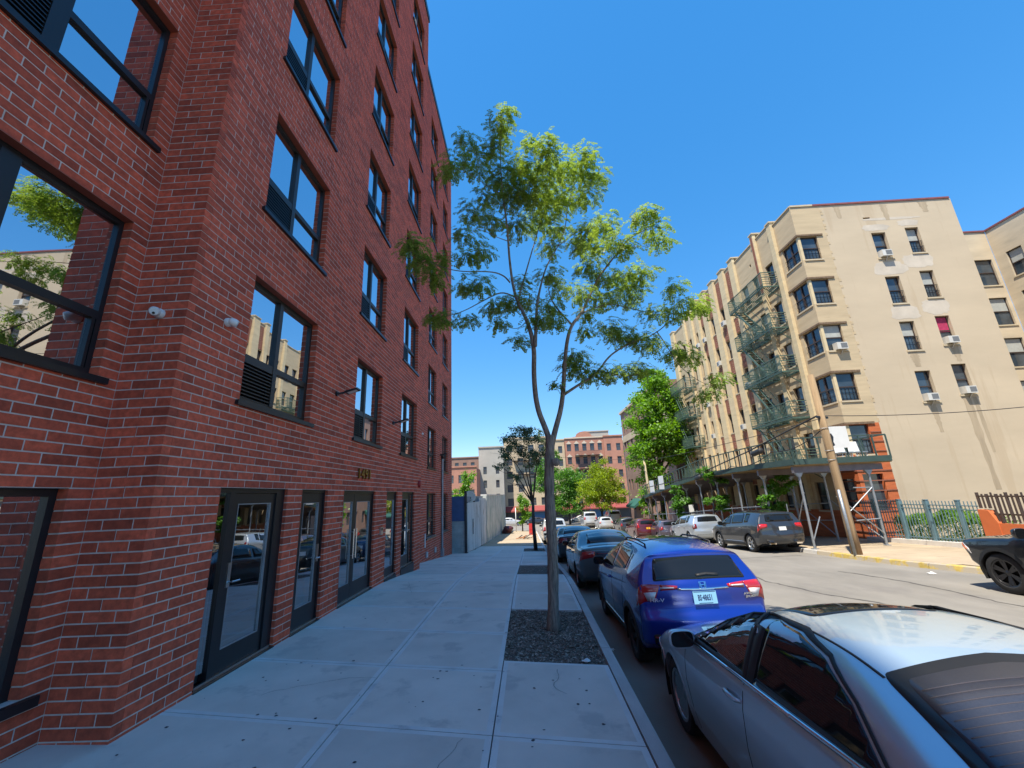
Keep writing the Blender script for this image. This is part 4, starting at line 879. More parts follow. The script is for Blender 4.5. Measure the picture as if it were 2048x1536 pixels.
# badge: an H in a rounded frame
p = hv.pt(hv.fi('r', 1.085), 0); fr = frame(p + Vector((0, -0.008, 0)), (1, 0, 0), (0, 0.35, 1)); b = MB()
b.hexa([(-.028, -.03, 0), (-.019, -.03, 0), (-.024, .03, 0), (-.036, .03, 0), (-.028, -.03, .006), (-.019, -.03, .006), (-.024, .03, .006), (-.036, .03, .006)]); b.hexa([(.019, -.03, 0), (.028, -.03, 0), (.036, .03, 0), (.024, .03, 0), (.019, -.03, .006), (.028, -.03, .006), (.036, .03, .006), (.024, .03, .006)]); b.box(-.024, .024, -.005, .004, 0, .006); b.box(-.042, .042, .034, .04, 0, .005); b.box(-.032, .032, -.04, -.034, 0, .005)
for sg in (1, -1): b.hexa([(sg * .036, -.036, 0), (sg * .042, -.034, 0), (sg * .048, .036, 0), (sg * .042, .038, 0), (sg * .036, -.036, .005), (sg * .042, -.034, .005), (sg * .048, .036, .005), (sg * .042, .038, .005)])
o = b.build('badge', M_chrome, hv.root); o.data.transform(fr)
M_plb = mat('plate_pale_blue', (0.24, 0.50, 0.72), 0.4); M_plt = mat('plate_navy', (0.01, 0.025, 0.10), 0.5); M_plw = mat('plate_white', (0.72, 0.72, 0.70), 0.4); M_ply = mat('plate_amber', (0.85, 0.42, 0.02), 0.4); M_plg = mat('plate_mint', (0.55, 0.70, 0.62), 0.4)
hv.plate(0, .935, 'BS·48651', bg=M_plb, fg=M_plt, tilt=0.1, off=.022)
for tx, a, z, sz in (('HR-V', -.62, .905, .062), ('AWD', .60, .945, .038), ('SPORT', .63, .905, .036)):
    p = hv.pt(hv.fi('r', z), a); q = hv.pt(hv.fi('r', z), a + .03); text_mesh('lettering', tx, sz, frame(p + Vector((0, -.009, 0)), (q - p), (0, .05, 1)), M_chrome, hv.root, .004, .001, sx=1.35)
hv.drape(sh([(3.05, 1.04), (2.60, 1.36), (2.30, 1.49), (2.02, 1.515), (1.98, 1.10)], L), 's', .003, 'window', M_cglass, both=True, n_round=1)
hv.drape(sh([(1.90, 1.11), (1.93, 1.52), (1.40, 1.52), (1.02, 1.44), (.98, 1.20)], L), 's', .003, 'window', M_cglass, both=True, n_round=1)
hv.drape(sh([(.92, 1.21), (.95, 1.42), (.62, 1.33), (.70, 1.23)], L), 's', .003, 'quarter_window', M_cglass, both=True, n_round=1)
hv.drape([(0, 1.12), (.60, 1.12), (.50, 1.48), (0, 1.49), (-.5, 1.48), (-.6, 1.12)], 'f', .003, 'windscreen', M_cglass)
hv.drape([(.42, 1.25 - L / 2), (.42, 1.95 - L / 2), (-.42, 1.95 - L / 2), (-.42, 1.25 - L / 2)], 't', .003, 'sunroof', M_cglass, n_round=2)
for sg in (1, -1):
    b = MB(); pts = [hv.pt(hv.fi('t', y - L / 2), .50 * sg) + Vector((0, 0, h)) for y, h in ((.75, .0), (.85, .035), (1.4, .042), (2.0, .04), (2.35, 0))]; b.tube(pts, .014, 8); b.build('roof_rail', M_trim, hv.root, smooth=True)
b = MB(); p = hv.pt(hv.fi('t', .62 - L / 2), 0); b.hexa([p + Vector(q) for q in ((-.015, -.07, -.01), (.015, -.07, -.01), (.015, .08, -.01), (-.015, .08, -.01), (-.004, -.05, .055), (.004, -.05, .055), (.004, -.02, .055), (-.004, -.02, .055))]); b.build('aerial_fin', hv.sp['paint'], hv.root)
hv.drape([(.70, .30), (.72, .47), (.45, .50), (0, .51), (-.45, .50), (-.72, .47), (-.70, .30)], 'r', .005, 'bumper_valance', M_trim, n_round=1)
hv.drape([(.45, .40), (.45, .43), (.70, .44), (.70, .41)], 'r', .009, 'reflector', M_tail, both=True)
for ln in ([(1.95, 1.07), (1.98, .6), (1.95, .3)], [(3.0, 1.0), (3.05, .6), (2.95, .3)], [(.98, 1.15), (1.12, .85), (1.2, .5)]): hv.strip(sh(ln, L), 's', .006, .0015, 'door_seam', M_seam)
hv.drape(sh([(1.2, .24), (1.2, .36), (3.0, .34), (3.0, .24)], L), 's', .006, 'sill_trim', M_trim, both=True)
hv.strip(sh([(1.25, .375), (2, .37), (2.95, .355)], L), 's', .014, .008, 'sill_strip', M_chrome)
hv.arch_trim(M_trim); hv.handles([2.1 - L / 2], [.93]); hv.mirrors(2.98 - L / 2, 1.09, m=M_trim, size=(.11, .09, .08)); hv.wheels(5, M_rimd, style=1)
# ---- other parked cars (generic builders with their own proportions)
def sedan(name, label, x, y, col, sc=(1, 1, 1), yaw=0.0, plate=None, tail=M_taild, metal=.4, ds=.07, detail=1, group='parked cars along the street'):
    sp = dict(SED); sp['L'] = 4.80 * sc[0]; sp['W'] = 1.82 * sc[1]; sp['H'] = 1.46 * sc[2]
    sp['prof'] = [(a * sc[0], z * (1 + (sc[2] - 1) * (1 if z > .3 else 0)), c, r) for a, z, c, r in SED['prof']]; sp['belt'] = [(a * sc[0], z * sc[2]) for a, z in SED['belt']]; sp['yf'] *= sc[0]; sp['yr'] *= sc[0]; sp['Wr'] *= sc[1]
    sp['paint'] = paint('paint_' + name + '_%d' % int(1000 * sum(col)), col, metal=metal)
    c = Car(name, label, x, y, sp, group, yaw, ds); c.body(K=(8, 4, 14)); k, h = sc[0], sc[2]; L = c.L
    sc2 = lambda P: [(a * k - L / 2, z * h) for a, z in P]
    c.drape(sc2([(3.24, .985), (2.80, 1.22), (2.50, 1.345), (2.32, 1.385), (2.27, 1.005)]), 's', .003, 'window', M_cglass, both=True, cut=.12); c.drape(sc2([(2.17, 1.01), (2.20, 1.392), (1.90, 1.388), (1.62, 1.345), (1.36, 1.235), (1.10, 1.065), (1.16, 1.05)]), 's', .003, 'window', M_cglass, both=True, cut=.12)
    c.drape([(0.60, 1.155 * h), (0.50, 1.380 * h), (0, 1.392 * h), (-0.50, 1.380 * h), (-0.60, 1.155 * h), (0, 1.145 * h)], 'r', .003, 'rear_screen', M_cglass, n_round=1, cut=.1)
    c.drape([(0, 1.045 * h), (.62, 1.045 * h), (.51, 1.37 * h), (0, 1.38 * h), (-.51, 1.37 * h), (-.62, 1.045 * h)], 'f', .003, 'windscreen', M_cglass, n_round=0, cut=.1)
    c.drape([(.48, .98 * h), (.50, .84 * h), (.80, .80 * h), (1.08, .86 * h), (1.10, .96 * h), (.8, 1.0 * h)], 'r', .006, 'tail_lamp', tail, both=True, n_round=1, cut=.1); c.drape([(.45, .62 * h), (.45, .72 * h), (1.1, .80 * h), (1.1, .68 * h)], 'f', .006, 'headlamp', M_lampw, both=True, n_round=1, cut=.1)
    for ln in ([(2.25, .99), (2.30, .6), (2.26, .28)], [(3.36, .93), (3.40, .62), (3.30, .28)], [(1.16, 1.03), (1.30, .80), (1.44, .40)]): c.strip(sc2(ln), 's', .008, .0015, 'door_seam', M_seam, cut=.2)
    c.handles([2.42 * k - L / 2, 1.36 * k - L / 2], [.865 * h, .885 * h]); c.mirrors(3.2 * k - L / 2, 1.0 * h); c.wheels(5, n=24); c.arch_trim(sp['paint'], .025, .004)
    if plate: c.plate(0, plate[3] if len(plate) > 3 else .78, plate[0], bg=plate[1], fg=plate[2], tilt=.05)
    return c
ac = sedan('saloon_car', 'dark grey saloon with a mint plate parked ahead of the bright blue crossover', 2.14, 13.72, (0.075, 0.078, 0.082), (1.027, 1.014, 1.01), plate=('R67·15K', M_plg, M_plt, .80), tail=M_tail, metal=.5, ds=.05)
ac.strip([(-.45, .93), (-.2, .925), (0, .924), (.2, .925), (.45, .93)], 'r', .02, .006, 'chrome_strip', M_taild, both=False)
p = ac.pt(ac.fi('r', .985), 0); b = MB(); b.box(-.03, -.02, -.01, 0, -.03, .03); b.box(.02, .03, -.01, 0, -.03, .03); b.box(-.02, .02, -.01, 0, -.006, .006); o = b.build('badge', M_chrome, ac.root); o.data.transform(Matrix.Translation(p + Vector((0, -.006, 0))))
sedan('saloon_car', 'black saloon parked third from the camera along the near kerb', 2.02, 20.3, (0.012, 0.013, 0.017), (1.0, 1.0, 1.0), plate=('', M_plw, M_plt))
sedan('saloon_car', 'dark blue saloon parked farthest along the near kerb', 1.95, 26.2, (0.010, 0.045, 0.12), (.97, .99, 1.0), plate=('', M_plw, M_plt))
SUV = dict(L=4.55, W=1.82, H=1.68, Wr=.58, R=.35, yf=3.60, yr=.95, cat='suv', belt=[(0, 1.16), (1.0, 1.15), (3.4, 1.05), (4.55, .95)], tf=1.2, kf=.13, tr=.9, kr=.07, arch=.05,
    prof=[(4.36, .26, .1, .1), (4.5, .38, .14, .14), (4.55, .65, .14, .15), (4.48, .90, .12, .14), (4.25, 1.02, .06, .1), (3.6, 1.13, .04, .08), (3.45, 1.16, .06, .06), (2.7, 1.60, .08, .07), (2.3, 1.67, .05, .1), (1.5, 1.68, .045, .1), (.7, 1.645, .045, .09), (.30, 1.60, .05, .06), (.17, 1.55, .05, .05), (.20, 1.50, .05, .06), (.10, 1.20, .07, .08), (.05, 1.05, .07, .09), (.05, .82, .08, .09), (.0, .74, .10, .12), (.0, .58, .12, .14), (.05, .40, .12, .14), (.18, .30, .08, .1), (.6, .24, 0, .04), (2.0, .22, 0, .04), (3.9, .23, 0, .04)])
def suv(name, label, x, y, col, dims=(4.55, 1.82, 1.68), yaw=0.0, lamp='tall', plate=None, metal=.4, ds=.07, R=.35, rimm=None, trim=False, rails=False, tailm=M_tail, spokes=5, style=0, group='parked cars along the street', box=0.0, chrome=False, prof=None, yfo=None):
    kx, kw, kh = dims[0] / 4.55, dims[1] / 1.82, dims[2] / 1.68; sp = dict(SUV); sp['L'], sp['W'], sp['H'] = dims; sp['R'] = R; sp['Wr'] = SUV['Wr'] * kw * (1 + box); sp['yf'] = yfo or 3.60 * kx; sp['yr'] = .95 * kx
    sp['prof'] = [(a * kx, z * (1 if z < .3 else kh), c, r) for a, z, c, r in (prof or SUV['prof'])]; sp['belt'] = [(a * kx, z * kh) for a, z in SUV['belt']]; sp['paint'] = paint('paint_' + name + '_%d' % int(1000 * (col[0] + 2 * col[1] + 3 * col[2])), col, metal=metal)
    c = Car(name, label, x, y, sp, group, yaw, ds); c.body(K=(8, 4, 14)); L = c.L; S = lambda P: [(a * kx - L / 2, z * kh) for a, z in P]; q = kw * (1 + box)
    for P, nm in (([(3.22, 1.08), (2.82, 1.36), (2.56, 1.53), (2.42, 1.575), (2.34, 1.12)], 'window'), ([(2.26, 1.125), (2.32, 1.585), (1.5, 1.585), (1.36, 1.5), (1.30, 1.17)], 'window'), ([(1.22, 1.18), (1.26, 1.56), (.62, 1.52), (.46, 1.24)], 'quarter_window')): c.drape(S(P), 's', .003, nm, M_cglass, both=True, n_round=1, cut=.12)
    c.drape([(.56 * q, 1.22 * kh), (.50 * q, 1.485 * kh), (0, 1.497 * kh), (-.50 * q, 1.485 * kh), (-.56 * q, 1.22 * kh), (0, 1.20 * kh)], 'r', .003, 'rear_screen', M_cglass, n_round=1, cut=.1); c.drape([(0, 1.18 * kh), (.6 * q, 1.18 * kh), (.5 * q, 1.57 * kh), (0, 1.58 * kh), (-.5 * q, 1.57 * kh), (-.6 * q, 1.18 * kh)], 'f', .003, 'windscreen', M_cglass, cut=.1)
    e = c.X(-L / 2 + .15, 1.0 * kh) 
    if lamp == 'tall': P = [(e - .22, .92), (e - .10, 1.45), (e - .0, 1.50), (e + .12, 1.15), (e + .16, .98), (e, .90)]
    elif lamp == 'wide': P = [(e - .36, 1.13), (e - .34, 1.0), (e - .05, .93), (e + .18, .97), (e + .26, 1.13), (e + .05, 1.17)]
    else: P = [(e - .20, 1.12), (e - .22, .86), (e - .02, .84), (e + .12, .95), (e + .12, 1.12)]
    c.drape([(a, z * kh) for a, z in P], 'r', .006, 'tail_lamp', tailm, both=True, n_round=1, cut=.1); c.drape([(a, z * kh) for a, z in ((.5, .78), (.5, .90), (1.05, .97), (1.1, .84))], 'f', .006, 'headlamp', M_lampw, both=True, n_round=1, cut=.1)
    for ln in ([(2.30, 1.1), (2.33, .7), (2.28, .32)], [(3.2, 1.05), (3.26, .7), (3.15, .32)], [(1.26, 1.15), (1.38, .9), (1.46, .5)]): c.strip(S(ln), 's', .008, .0015, 'door_seam', M_seam, cut=.2)
    c.drape([(.72, .33 * kh), (.74, .50 * kh), (0, .54 * kh), (-.74, .50 * kh), (-.72, .33 * kh)], 'r', .006, 'bumper_valance', M_trim, n_round=1, cut=.15)
    c.arch_trim(M_trim if trim else sp['paint'], .06 if trim else .025, .006)
    if trim: c.drape(S([(1.3, .26), (1.3, .40), (3.2, .40), (3.2, .26)]), 's', .006, 'sill_trim', M_trim, both=True, cut=.3)
    if chrome: c.strip(S([(1.35, .42), (2, .42), (3.15, .41)]), 's', .018, .009, 'sill_strip', M_chrome, cut=.3)
    if rails:
        for sg in (1, -1):
            b = MB(); b.tube([c.pt(c.fi('t', y_ * kx - L / 2), .47 * kw * sg) + Vector((0, 0, h)) for y_, h in ((.7, 0), (.8, .045), (1.5, .05), (2.3, .045), (2.45, 0))], .016, 6); b.build('roof_rail', M_trim, c.root, smooth=True)
    c.handles([2.45 * kx - L / 2, 1.42 * kx - L / 2], [.97 * kh, .99 * kh]); c.mirrors(3.14 * kx - L / 2, 1.14 * kh, size=(.12, .1, .1)); c.wheels(spokes, rimm, style, n=28)
    if plate: c.plate(0, plate[3], plate[0], bg=plate[1], fg=plate[2], tilt=.05)
    return c
ex = suv('large_suv', 'dark grey large SUV parked by the far kerb beside the sidewalk shed', 10.72, 21.25, (0.050, 0.054, 0.060), (5.04, 1.98, 1.76), lamp='wide', plate=('', M_plw, M_plt, .98), R=.385, rails=True, trim=True, metal=.5, ds=.05, chrome=True, yaw=0.02)
for sg in (1, -1):
    b = MB(); b.box(sg * .55 - .12, sg * .55 + .12, -ex.L / 2 - .015, -ex.L / 2 + .1, .36, .42); b.build('tailpipe', M_chrome, ex.root)
suv('large_suv', 'silver SUV parked just ahead of the dark grey one', 10.62, 28.2, (0.48, 0.53, 0.58), (4.78, 1.91, 1.74), lamp='side', plate=None, R=.37, tailm=M_taild, metal=.55)
suv('compact_suv', 'dark plum hatchback parked ahead of the silver SUV', 10.4, 34.0, (0.10, 0.085, 0.115), (4.05, 1.74, 1.50), lamp='side', R=.31)
sedan('saloon_car', 'maroon saloon mostly hidden behind the red SUV by the far kerb', 10.3, 40.5, (0.07, 0.010, 0.018))
suv('compact_suv', 'dark red SUV with an amber plate driving down the middle of the street', 9.35, 36.6, (0.115, 0.008, 0.014), (4.53, 1.82, 1.66), lamp='tall', plate=('T6', M_ply, M_plt, .90), group='cars on the road', metal=.3)
OFFR = [(4.30, .42, .06, .08), (4.45, .46, .1, .1), (4.53, .66, .12, .12), (4.55, .80, .08, .09), (4.52, .93, .06, .07), (4.38, 1.0, .04, .06), (3.55, 1.06, .03, .06), (3.42, 1.08, .06, .05), (2.85, 1.58, .06, .06), (2.4, 1.66, .04, .08)] + SUV['prof'][9:]
fr4 = suv('large_suv', 'black off-road SUV with black wheels at the right edge of the picture', 10.66, 7.98, (0.010, 0.0105, 0.012), (4.82, 1.92, 1.78), lamp='side', R=.39, rimm=M_rimd, trim=True, rails=True, metal=.0, ds=.05, spokes=6, style=1, box=.12, prof=OFFR, yfo=3.93)
fr4.drape([(.80, .97), (.80, .89), (.98, .89), (1.0, .96)], 'f', .012, 'side_marker', M_amber, both=True, n_round=1)
# ================================================================ buff brick apartment block across the street
M_buff = mat('buff_brick', (0.545, 0.43, 0.275), 0.9, var=0.16, scale=1.2, bump=0.25, bscale=30, stretch=(0.35, 0.35, 2.4), dirt=((0.36, 0.27, 0.16), 0.5, 0.62, 0.6))
M_pil = mat('pale_buff_brick', (0.65, 0.53, 0.33), 0.9, var=0.14, scale=1.5, bump=0.2, bscale=30, stretch=(0.4, 0.4, 2.0), dirt=((0.42, 0.32, 0.2), 0.7, 0.62, 0.6))
M_stuc = mat('tan_stucco', (0.555, 0.455, 0.325), 0.95, var=0.09, scale=0.55, bump=0.12, bscale=25, dirt=((0.47, 0.365, 0.245), 0.9, 0.55, 0.55), dst=(1.3, 1.3, .13), stretch=(.4, .4, 1.2))
M_patch = mat('grey_render_patch', (0.58, 0.51, 0.42), 0.95, var=0.15, scale=1.5)
M_orng = mat('orange_brick', (0.52, 0.135, 0.045), 0.88, var=0.25, scale=3, bump=0.25, bscale=40, stretch=(0.5, 0.5, 3))
M_panel = mat('terracotta_panel', (0.27, 0.105, 0.065), 0.85, var=0.3, scale=3, bump=0.3, bscale=25)
M_orn = mat('panel_ornament', (0.36, 0.22, 0.15), 0.85, var=0.2)
M_sash = mat('brown_sash', (0.055, 0.035, 0.028), 0.55)
M_greenf = mat('green_iron', (0.075, 0.135, 0.11), 0.6, var=0.25, scale=5)
M_tile = mat('red_coping', (0.24, 0.075, 0.075), 0.8, var=0.2)
M_stone = mat('cream_stone', (0.55, 0.46, 0.32), 0.9, var=0.15, scale=2)
M_wglass = mat('old_window_glass', (0.055, 0.075, 0.095), 0.05, spec=0.8, var=0.6, scale=0.9, detail=2)
M_blind = mat('window_blind', (0.42, 0.43, 0.40), 0.8, var=0.15)
M_acw = mat('aircon_white', (0.62, 0.61, 0.57), 0.6, var=0.1)
M_acg = mat('aircon_grille', (0.16, 0.17, 0.18), 0.7)
TX, TY, TZ0, TZ = 16.5, 21.5, -1.6, 17.83
tan = empty('buff_apartment_block', (TX, TY, -0.8), 'six storey buff brick apartment block with green fire escapes across the street', 'building')
def holes_wall(b, P, s0, s1, z0, z1, ops, th):
    ss = sorted(set([s0, s1] + [v for o_ in ops for v in o_[:2] if s0 < v < s1])); 
    for i in range(len(ss) - 1):
        sm = (ss[i] + ss[i + 1]) / 2; hs = sorted((o_[2], o_[3]) for o_ in ops if o_[0] < sm < o_[1]); z = z0
        for lo, hi in hs + [(z1, z1)]:
            if lo > z: p = [P(ss[i], 0, z), P(ss[i + 1], 0, z), P(ss[i + 1], -th, z), P(ss[i], -th, z), P(ss[i], 0, lo), P(ss[i + 1], 0, lo), P(ss[i + 1], -th, lo), P(ss[i], -th, lo)]; b.hexa(p)
            z = max(z, hi)
def sash(P, s0, s1, z0, z1, par, dep=0.14, m=M_sash, bars=False, blind=0.0, mull=0):
    """double-hung window set back in its opening"""
    b = MB(); f = 0.05
    def bx(a, c, lo, hi, d0, d1): b.hexa([P(a, d1, lo), P(c, d1, lo), P(c, d0, lo), P(a, d0, lo), P(a, d1, hi), P(c, d1, hi), P(c, d0, hi), P(a, d0, hi)])
    d0, d1 = -dep - 0.06, -dep; zm = (z0 + z1) / 2
    bx(s0, s0 + f, z0, z1, d0, d1); bx(s1 - f, s1, z0, z1, d0, d1); bx(s0 + f, s1 - f, z1 - f, z1, d0, d1); bx(s0 + f, s1 - f, z0, z0 + f, d0, d1); bx(s0 + f, s1 - f, zm - .03, zm + .03, d0, d1 + .02)
    for k in range(mull): sm = s0 + (s1 - s0) * (k + 1) / (mull + 1); bx(sm - .05, sm + .05, z0 + f, z1 - f, d0, d1 + .03)
    w_ = b.build('window', m, par)
    for lo, hi in ((z0 + f, zm - .03), (zm + .03, z1 - f)):
        p = MB(); p.quad(P(s0 + f, d1 - .03, lo), P(s1 - f, d1 - .03, lo), P(s1 - f, d1 - .03, hi), P(s0 + f, d1 - .03, hi)); p.build('pane', M_blind if (blind and hi > zm + .1 and random.random() < blind) else M_wglass, w_, fix=False)
    if bars:
        g = MB()
        for k in range(5): sm = s0 + (s1 - s0) * (k + .5) / 5; g.bar(P(sm, -0.03, z0 + .03), P(sm, -0.03, zm - .05), .016)
        for z in (z0 + .06, z0 + (zm - z0) * .5, zm - .06): g.bar(P(s0, -0.03, z), P(s1, -0.03, z), .016)
        g.build('window_guard', M_black, w_)
    s_ = MB(); s_.hexa([P(s0 - .06, .05, z0 - .09), P(s1 + .06, .05, z0 - .09), P(s1 + .06, -.12, z0 - .09), P(s0 - .06, -.12, z0 - .09), P(s0 - .06, .05, z0 - .005), P(s1 + .06, .05, z0 - .005), P(s1 + .06, -.12, z0 - .005), P(s0 - .06, -.12, z0 - .005)]); s_.build('sill', M_stone, w_)
    return w_
def aircon(P, s, z, label, w_=0.55, out=0.24):
    t = empty('air_conditioner', P(s, 0, z), label, 'air conditioner', 'window air conditioners'); b = MB()
    q = lambda a, d, h: P(s + a, d, z + h)
    b.hexa([q(-w_ / 2, out, -.02), q(w_ / 2, out, -.02), q(w_ / 2, -.1, 0), q(-w_ / 2, -.1, 0), q(-w_ / 2, out, .36), q(w_ / 2, out, .36), q(w_ / 2, -.1, .38), q(-w_ / 2, -.1, .38)]); b.build('case', M_acw, t)
    b = MB(); b.hexa([q(-w_ * .15, out + .004, .04), q(w_ * .45, out + .004, .04), q(w_ * .45, out - .01, .04), q(-w_ * .15, out - .01, .04), q(-w_ * .15, out + .004, .31), q(w_ * .45, out + .004, .31), q(w_ * .45, out - .01, .31), q(-w_ * .15, out - .01, .31)]); b.build('grille', M_acg, t)
    b = MB(); b.bar(q(0, 0, -.25), q(0, out * .8, -.03), .03); b.build('bracket', M_acw, t)
PF = lambda s, d, z: (TX - d, s, z); PS = lambda s, d, z: (s, TY - d, z)
TH = [15.8 - 2.78 * i for i in range(6)]; WH = 1.5
cols_p = [(28.86, 29.63), (30.58, 31.42), (32.43, 33.23), (34.27, 35.0)]
cols_o = [(24.06, 24.85), (25.70, 26.45), (27.12, 27.88), (35.72, 36.40), (37.35, 38.05), (39.0, 39.75), (40.4, 41.15)]
opsF = [(a, c, h - WH, h) for a, c in cols_p + cols_o for h in TH] + [(21.5 + .34, 22.95, h - WH, h) for h in TH[:5]] + [(26.25, 26.42, 16.75, 16.95)]
opsS = [(16.48, 17.62, h - WH, h) for h in TH[:5]]
SWA = [15.80, 12.95, 10.20, 7.37]; SWB = [16.02, 13.20, 10.42, 7.65]
opsT = [(20.75, 21.55, h - 1.66, h) for h in SWA] + [(22.72, 23.48, h - 1.66, h) for h in SWB] + [(20.55, 20.95, 16.72, 16.86)]
b = MB(); holes_wall(b, PF, TY + .35, 42.2, 4.75, TZ, opsF, .35); b.build('wall', M_buff, tan, fix=False)
b = MB(); holes_wall(b, PS, TX, 18.2, 4.75, TZ, opsS, .35); b.build('wall', M_buff, tan, fix=False)
b = MB(); holes_wall(b, PS, 18.2, 25.88, TZ0, TZ, opsT, .35); b.build('stucco_wall', M_stuc, tan, fix=False)
# toothed edge where buff brick meets stucco
b = MB(); z = 4.8; r = random.Random(3)
while z < 17.6: b.box(18.2, 18.2 + r.uniform(.02, .14), TY - .012, TY + .05, z, z + .17); z += .2 + r.choice([0, .2, .2, .4])
tag(b.build('brick_toothing', M_buff, tan), kind='stuff')
# base storeys: orange brick at the corner, orange plinth and buff piers under the shed
lowF = [(a, c, lo, hi) for a, c, lo, hi in opsF if hi < 4.9] + [(21.9, 23.0, 0.6, 2.0)]
b = MB(); holes_wall(b, PF, TY + .35, 23.35, TZ0, 4.75, lowF, .35); b.build('orange_wall', M_orng, tan, fix=False)
b = MB(); holes_wall(b, PF, 23.35, 42.2, 0.42, 4.75, [o_ for o_ in opsF if o_[3] < 4.9], .35); b.build('wall', M_buff, tan, fix=False)
b = MB(); holes_wall(b, PF, 23.35, 42.2, TZ0 - 1.5, 0.42, [], .39); b.build('plinth', M_orng, tan, fix=False)
b = MB(); holes_wall(b, PS, TX, 18.2, TZ0, 4.75, [(16.48, 17.62, h - WH, h) for h in TH[4:5]] + [(16.7, 17.7, 0.4, 2.2)], .35); b.build('orange_wall', M_orng, tan, fix=False)
for k in range(11):
    z = -.55 + .48 * k
    if z < 4.7: one(lambda b: (b.box(TX - .03, TX, TY - .03, 23.33, z, z + .05), b.box(TX, 18.19, TY - .03, TY, z, z + .05)) if not (2.9 < z < 4.75) else b.box(17.64, 18.19, TY - .03, TY, z, z + .05), 'brick_band', M_panel, tan)
b = MB(); b.box(25.55, 25.87, TY + .36, 40, TZ0, TZ); b.box(TX + .36, 25.5, 41.9, 42.19, TZ0 - 1.5, TZ); b.box(TX + .36, 25.5, TY + .36, 41.8, TZ - .5, TZ - .3)
for h in TH + [18.6]: b.box(TX + .36, 25.5, TY + .36, 41.8, h - 2.45, h - 2.3)
b.box(TX + 1.2, TX + 1.3, TY + 1.2, 41.8, TZ0, TZ - .6); b.box(TX + 1.3, 25.5, TY + 1.2, TY + 1.3, TZ0, TZ - .6); b.build('core', M_under, tan)
# parapet: stepped pilasters, copings
b = MB()
for ya, yb, dz in ((23.25, 23.62, .25), (25.15, 25.5, .75), (28.12, 28.76, .75), (29.74, 30.47, .75), (31.53, 32.32, .75), (33.34, 34.16, .75), (35.1, 35.58, .75), (36.6, 37.1, .3), (38.3, 38.7, .3), (41.4, 42.2, .2)):
    b = MB(); b.box(TX - .20, TX, ya, yb, .42 if ya < 23 or ya > 23.4 else 4.75, TZ + dz); b.build('pilaster', M_pil, tan)
    one(lambda b: b.box(TX - .25, TX + .36, ya - .05, yb + .05, TZ + dz, TZ + dz + .09), 'coping', M_stone, tan)
one(lambda b: b.box(TX - .06, TX, 25.15 + .07, 25.5 - .07, 15.9, TZ + .6).__class__ if False else b.box(TX - .225, TX - .2, 25.22, 25.43, 14.2, TZ + .6), 'terracotta_strip', M_panel, tan)
for ya, yb, dz in ((TY, 23.25, .02), (23.62, 25.15, .35), (25.5, 28.12, .35), (28.76, 29.74, .55), (30.47, 31.53, .55), (32.32, 33.34, .55), (34.16, 35.1, .55), (35.58, 36.6, .1), (37.1, 38.3, .1), (38.7, 41.4, 0)):
    b = MB(); b.box(TX + .002, TX + .34, ya, yb, TZ - .01, TZ + dz); b.build('parapet', M_buff, tan)
    one(lambda b: b.box(TX - .05, TX + .4, ya, yb, TZ + dz, TZ + dz + .07), 'coping', M_stone, tan)
for k in range(7): one(lambda b: b.box(TX + .0 + k * 1.33, TX + 1.32 + k * 1.33, TY - .05, TY + .4, TZ + .001, TZ + .11), 'coping_tile', M_tile if k > 0 else M_stone, tan)
# terracotta panels with a chain of studs
for a, c in cols_p:
    lv = [(TZ + .3, TH[0] + .02)] + [(TH[i] - WH - .10, TH[i + 1] + .02) for i in range(5)]
    for hi, lo in lv:
        b = MB(); b.box(TX - .03, TX + .01, a + .02, c - .02, lo + .03, hi - .02); p = b.build('panel', M_panel, tan); b = MB(); n = max(3, int((hi - lo) / .17)); cy = (a + c) / 2
        for k in range(n):
            z = lo + (hi - lo) * (k + .5) / n; b.hexa([(TX - .031, cy, z - .06), (TX - .031, cy + .05, z), (TX - .031, cy, z + .06), (TX - .031, cy - .05, z), (TX - .05, cy, z - .02), (TX - .05, cy + .015, z), (TX - .05, cy, z + .02), (TX - .05, cy - .015, z)])
        tag(b.build('ornament', M_orn, p), kind='stuff')
for a, c in cols_p + cols_o:
    for i, h in enumerate(TH): sash(PF, a, c, h - WH, h, tan, bars=(a < 28 and i % 2 == 0), blind=.3)
M_hood = mat('weathered_hood', (.20, .135, .085), .9, var=.5, scale=9)
# corner windows: two lights on the front, one wide light on the side, brick hood over
for i, h in enumerate(TH[:5]):
    sash(PF, TY + .16, 22.95, h - WH, h, tan, dep=.10, bars=True, mull=1, blind=.2); sash(PS, TX + .16, 17.62, h - WH, h, tan, dep=.10, bars=(i != 2), blind=.4)
    one(lambda b: b.box(TX + .02, TX + .17, TY + .02, TY + .17, h - WH, h), 'corner_post', M_pil, tan)
    b = MB(); b.box(TX - .06, TX, TY - .06, 23.2, h + .02, h + .13); b.box(TX, 17.95, TY - .06, TY, h + .02, h + .13); b.build('brick_hood', M_hood, tan)
one(lambda b: b.box(TX + .25, TX + .3, 21.95, 22.98, .6, 2.0), 'window', M_wglass, tan); one(lambda b: b.box(16.7, 17.7, TY + .2, TY + .25, .4, 2.2), 'window', M_wglass, tan)
for k, h in enumerate(SWA): sash(PS, 20.75, 21.55, h - 1.66, h, tan, dep=.16, bars=k in (1, 2), blind=.15)
for k, h in enumerate(SWB): sash(PS, 22.72, 23.48, h - 1.66, h, tan, dep=.16, bars=k in (0, 1), blind=.15)
one(lambda b: b.box(22.78, 23.42, TY + .155, TY + .158, SWB[2] - .9, SWB[2] - .06), 'curtain', mat('red_curtain', (0.45, 0.03, 0.10), .8, var=.3, scale=8), tan)
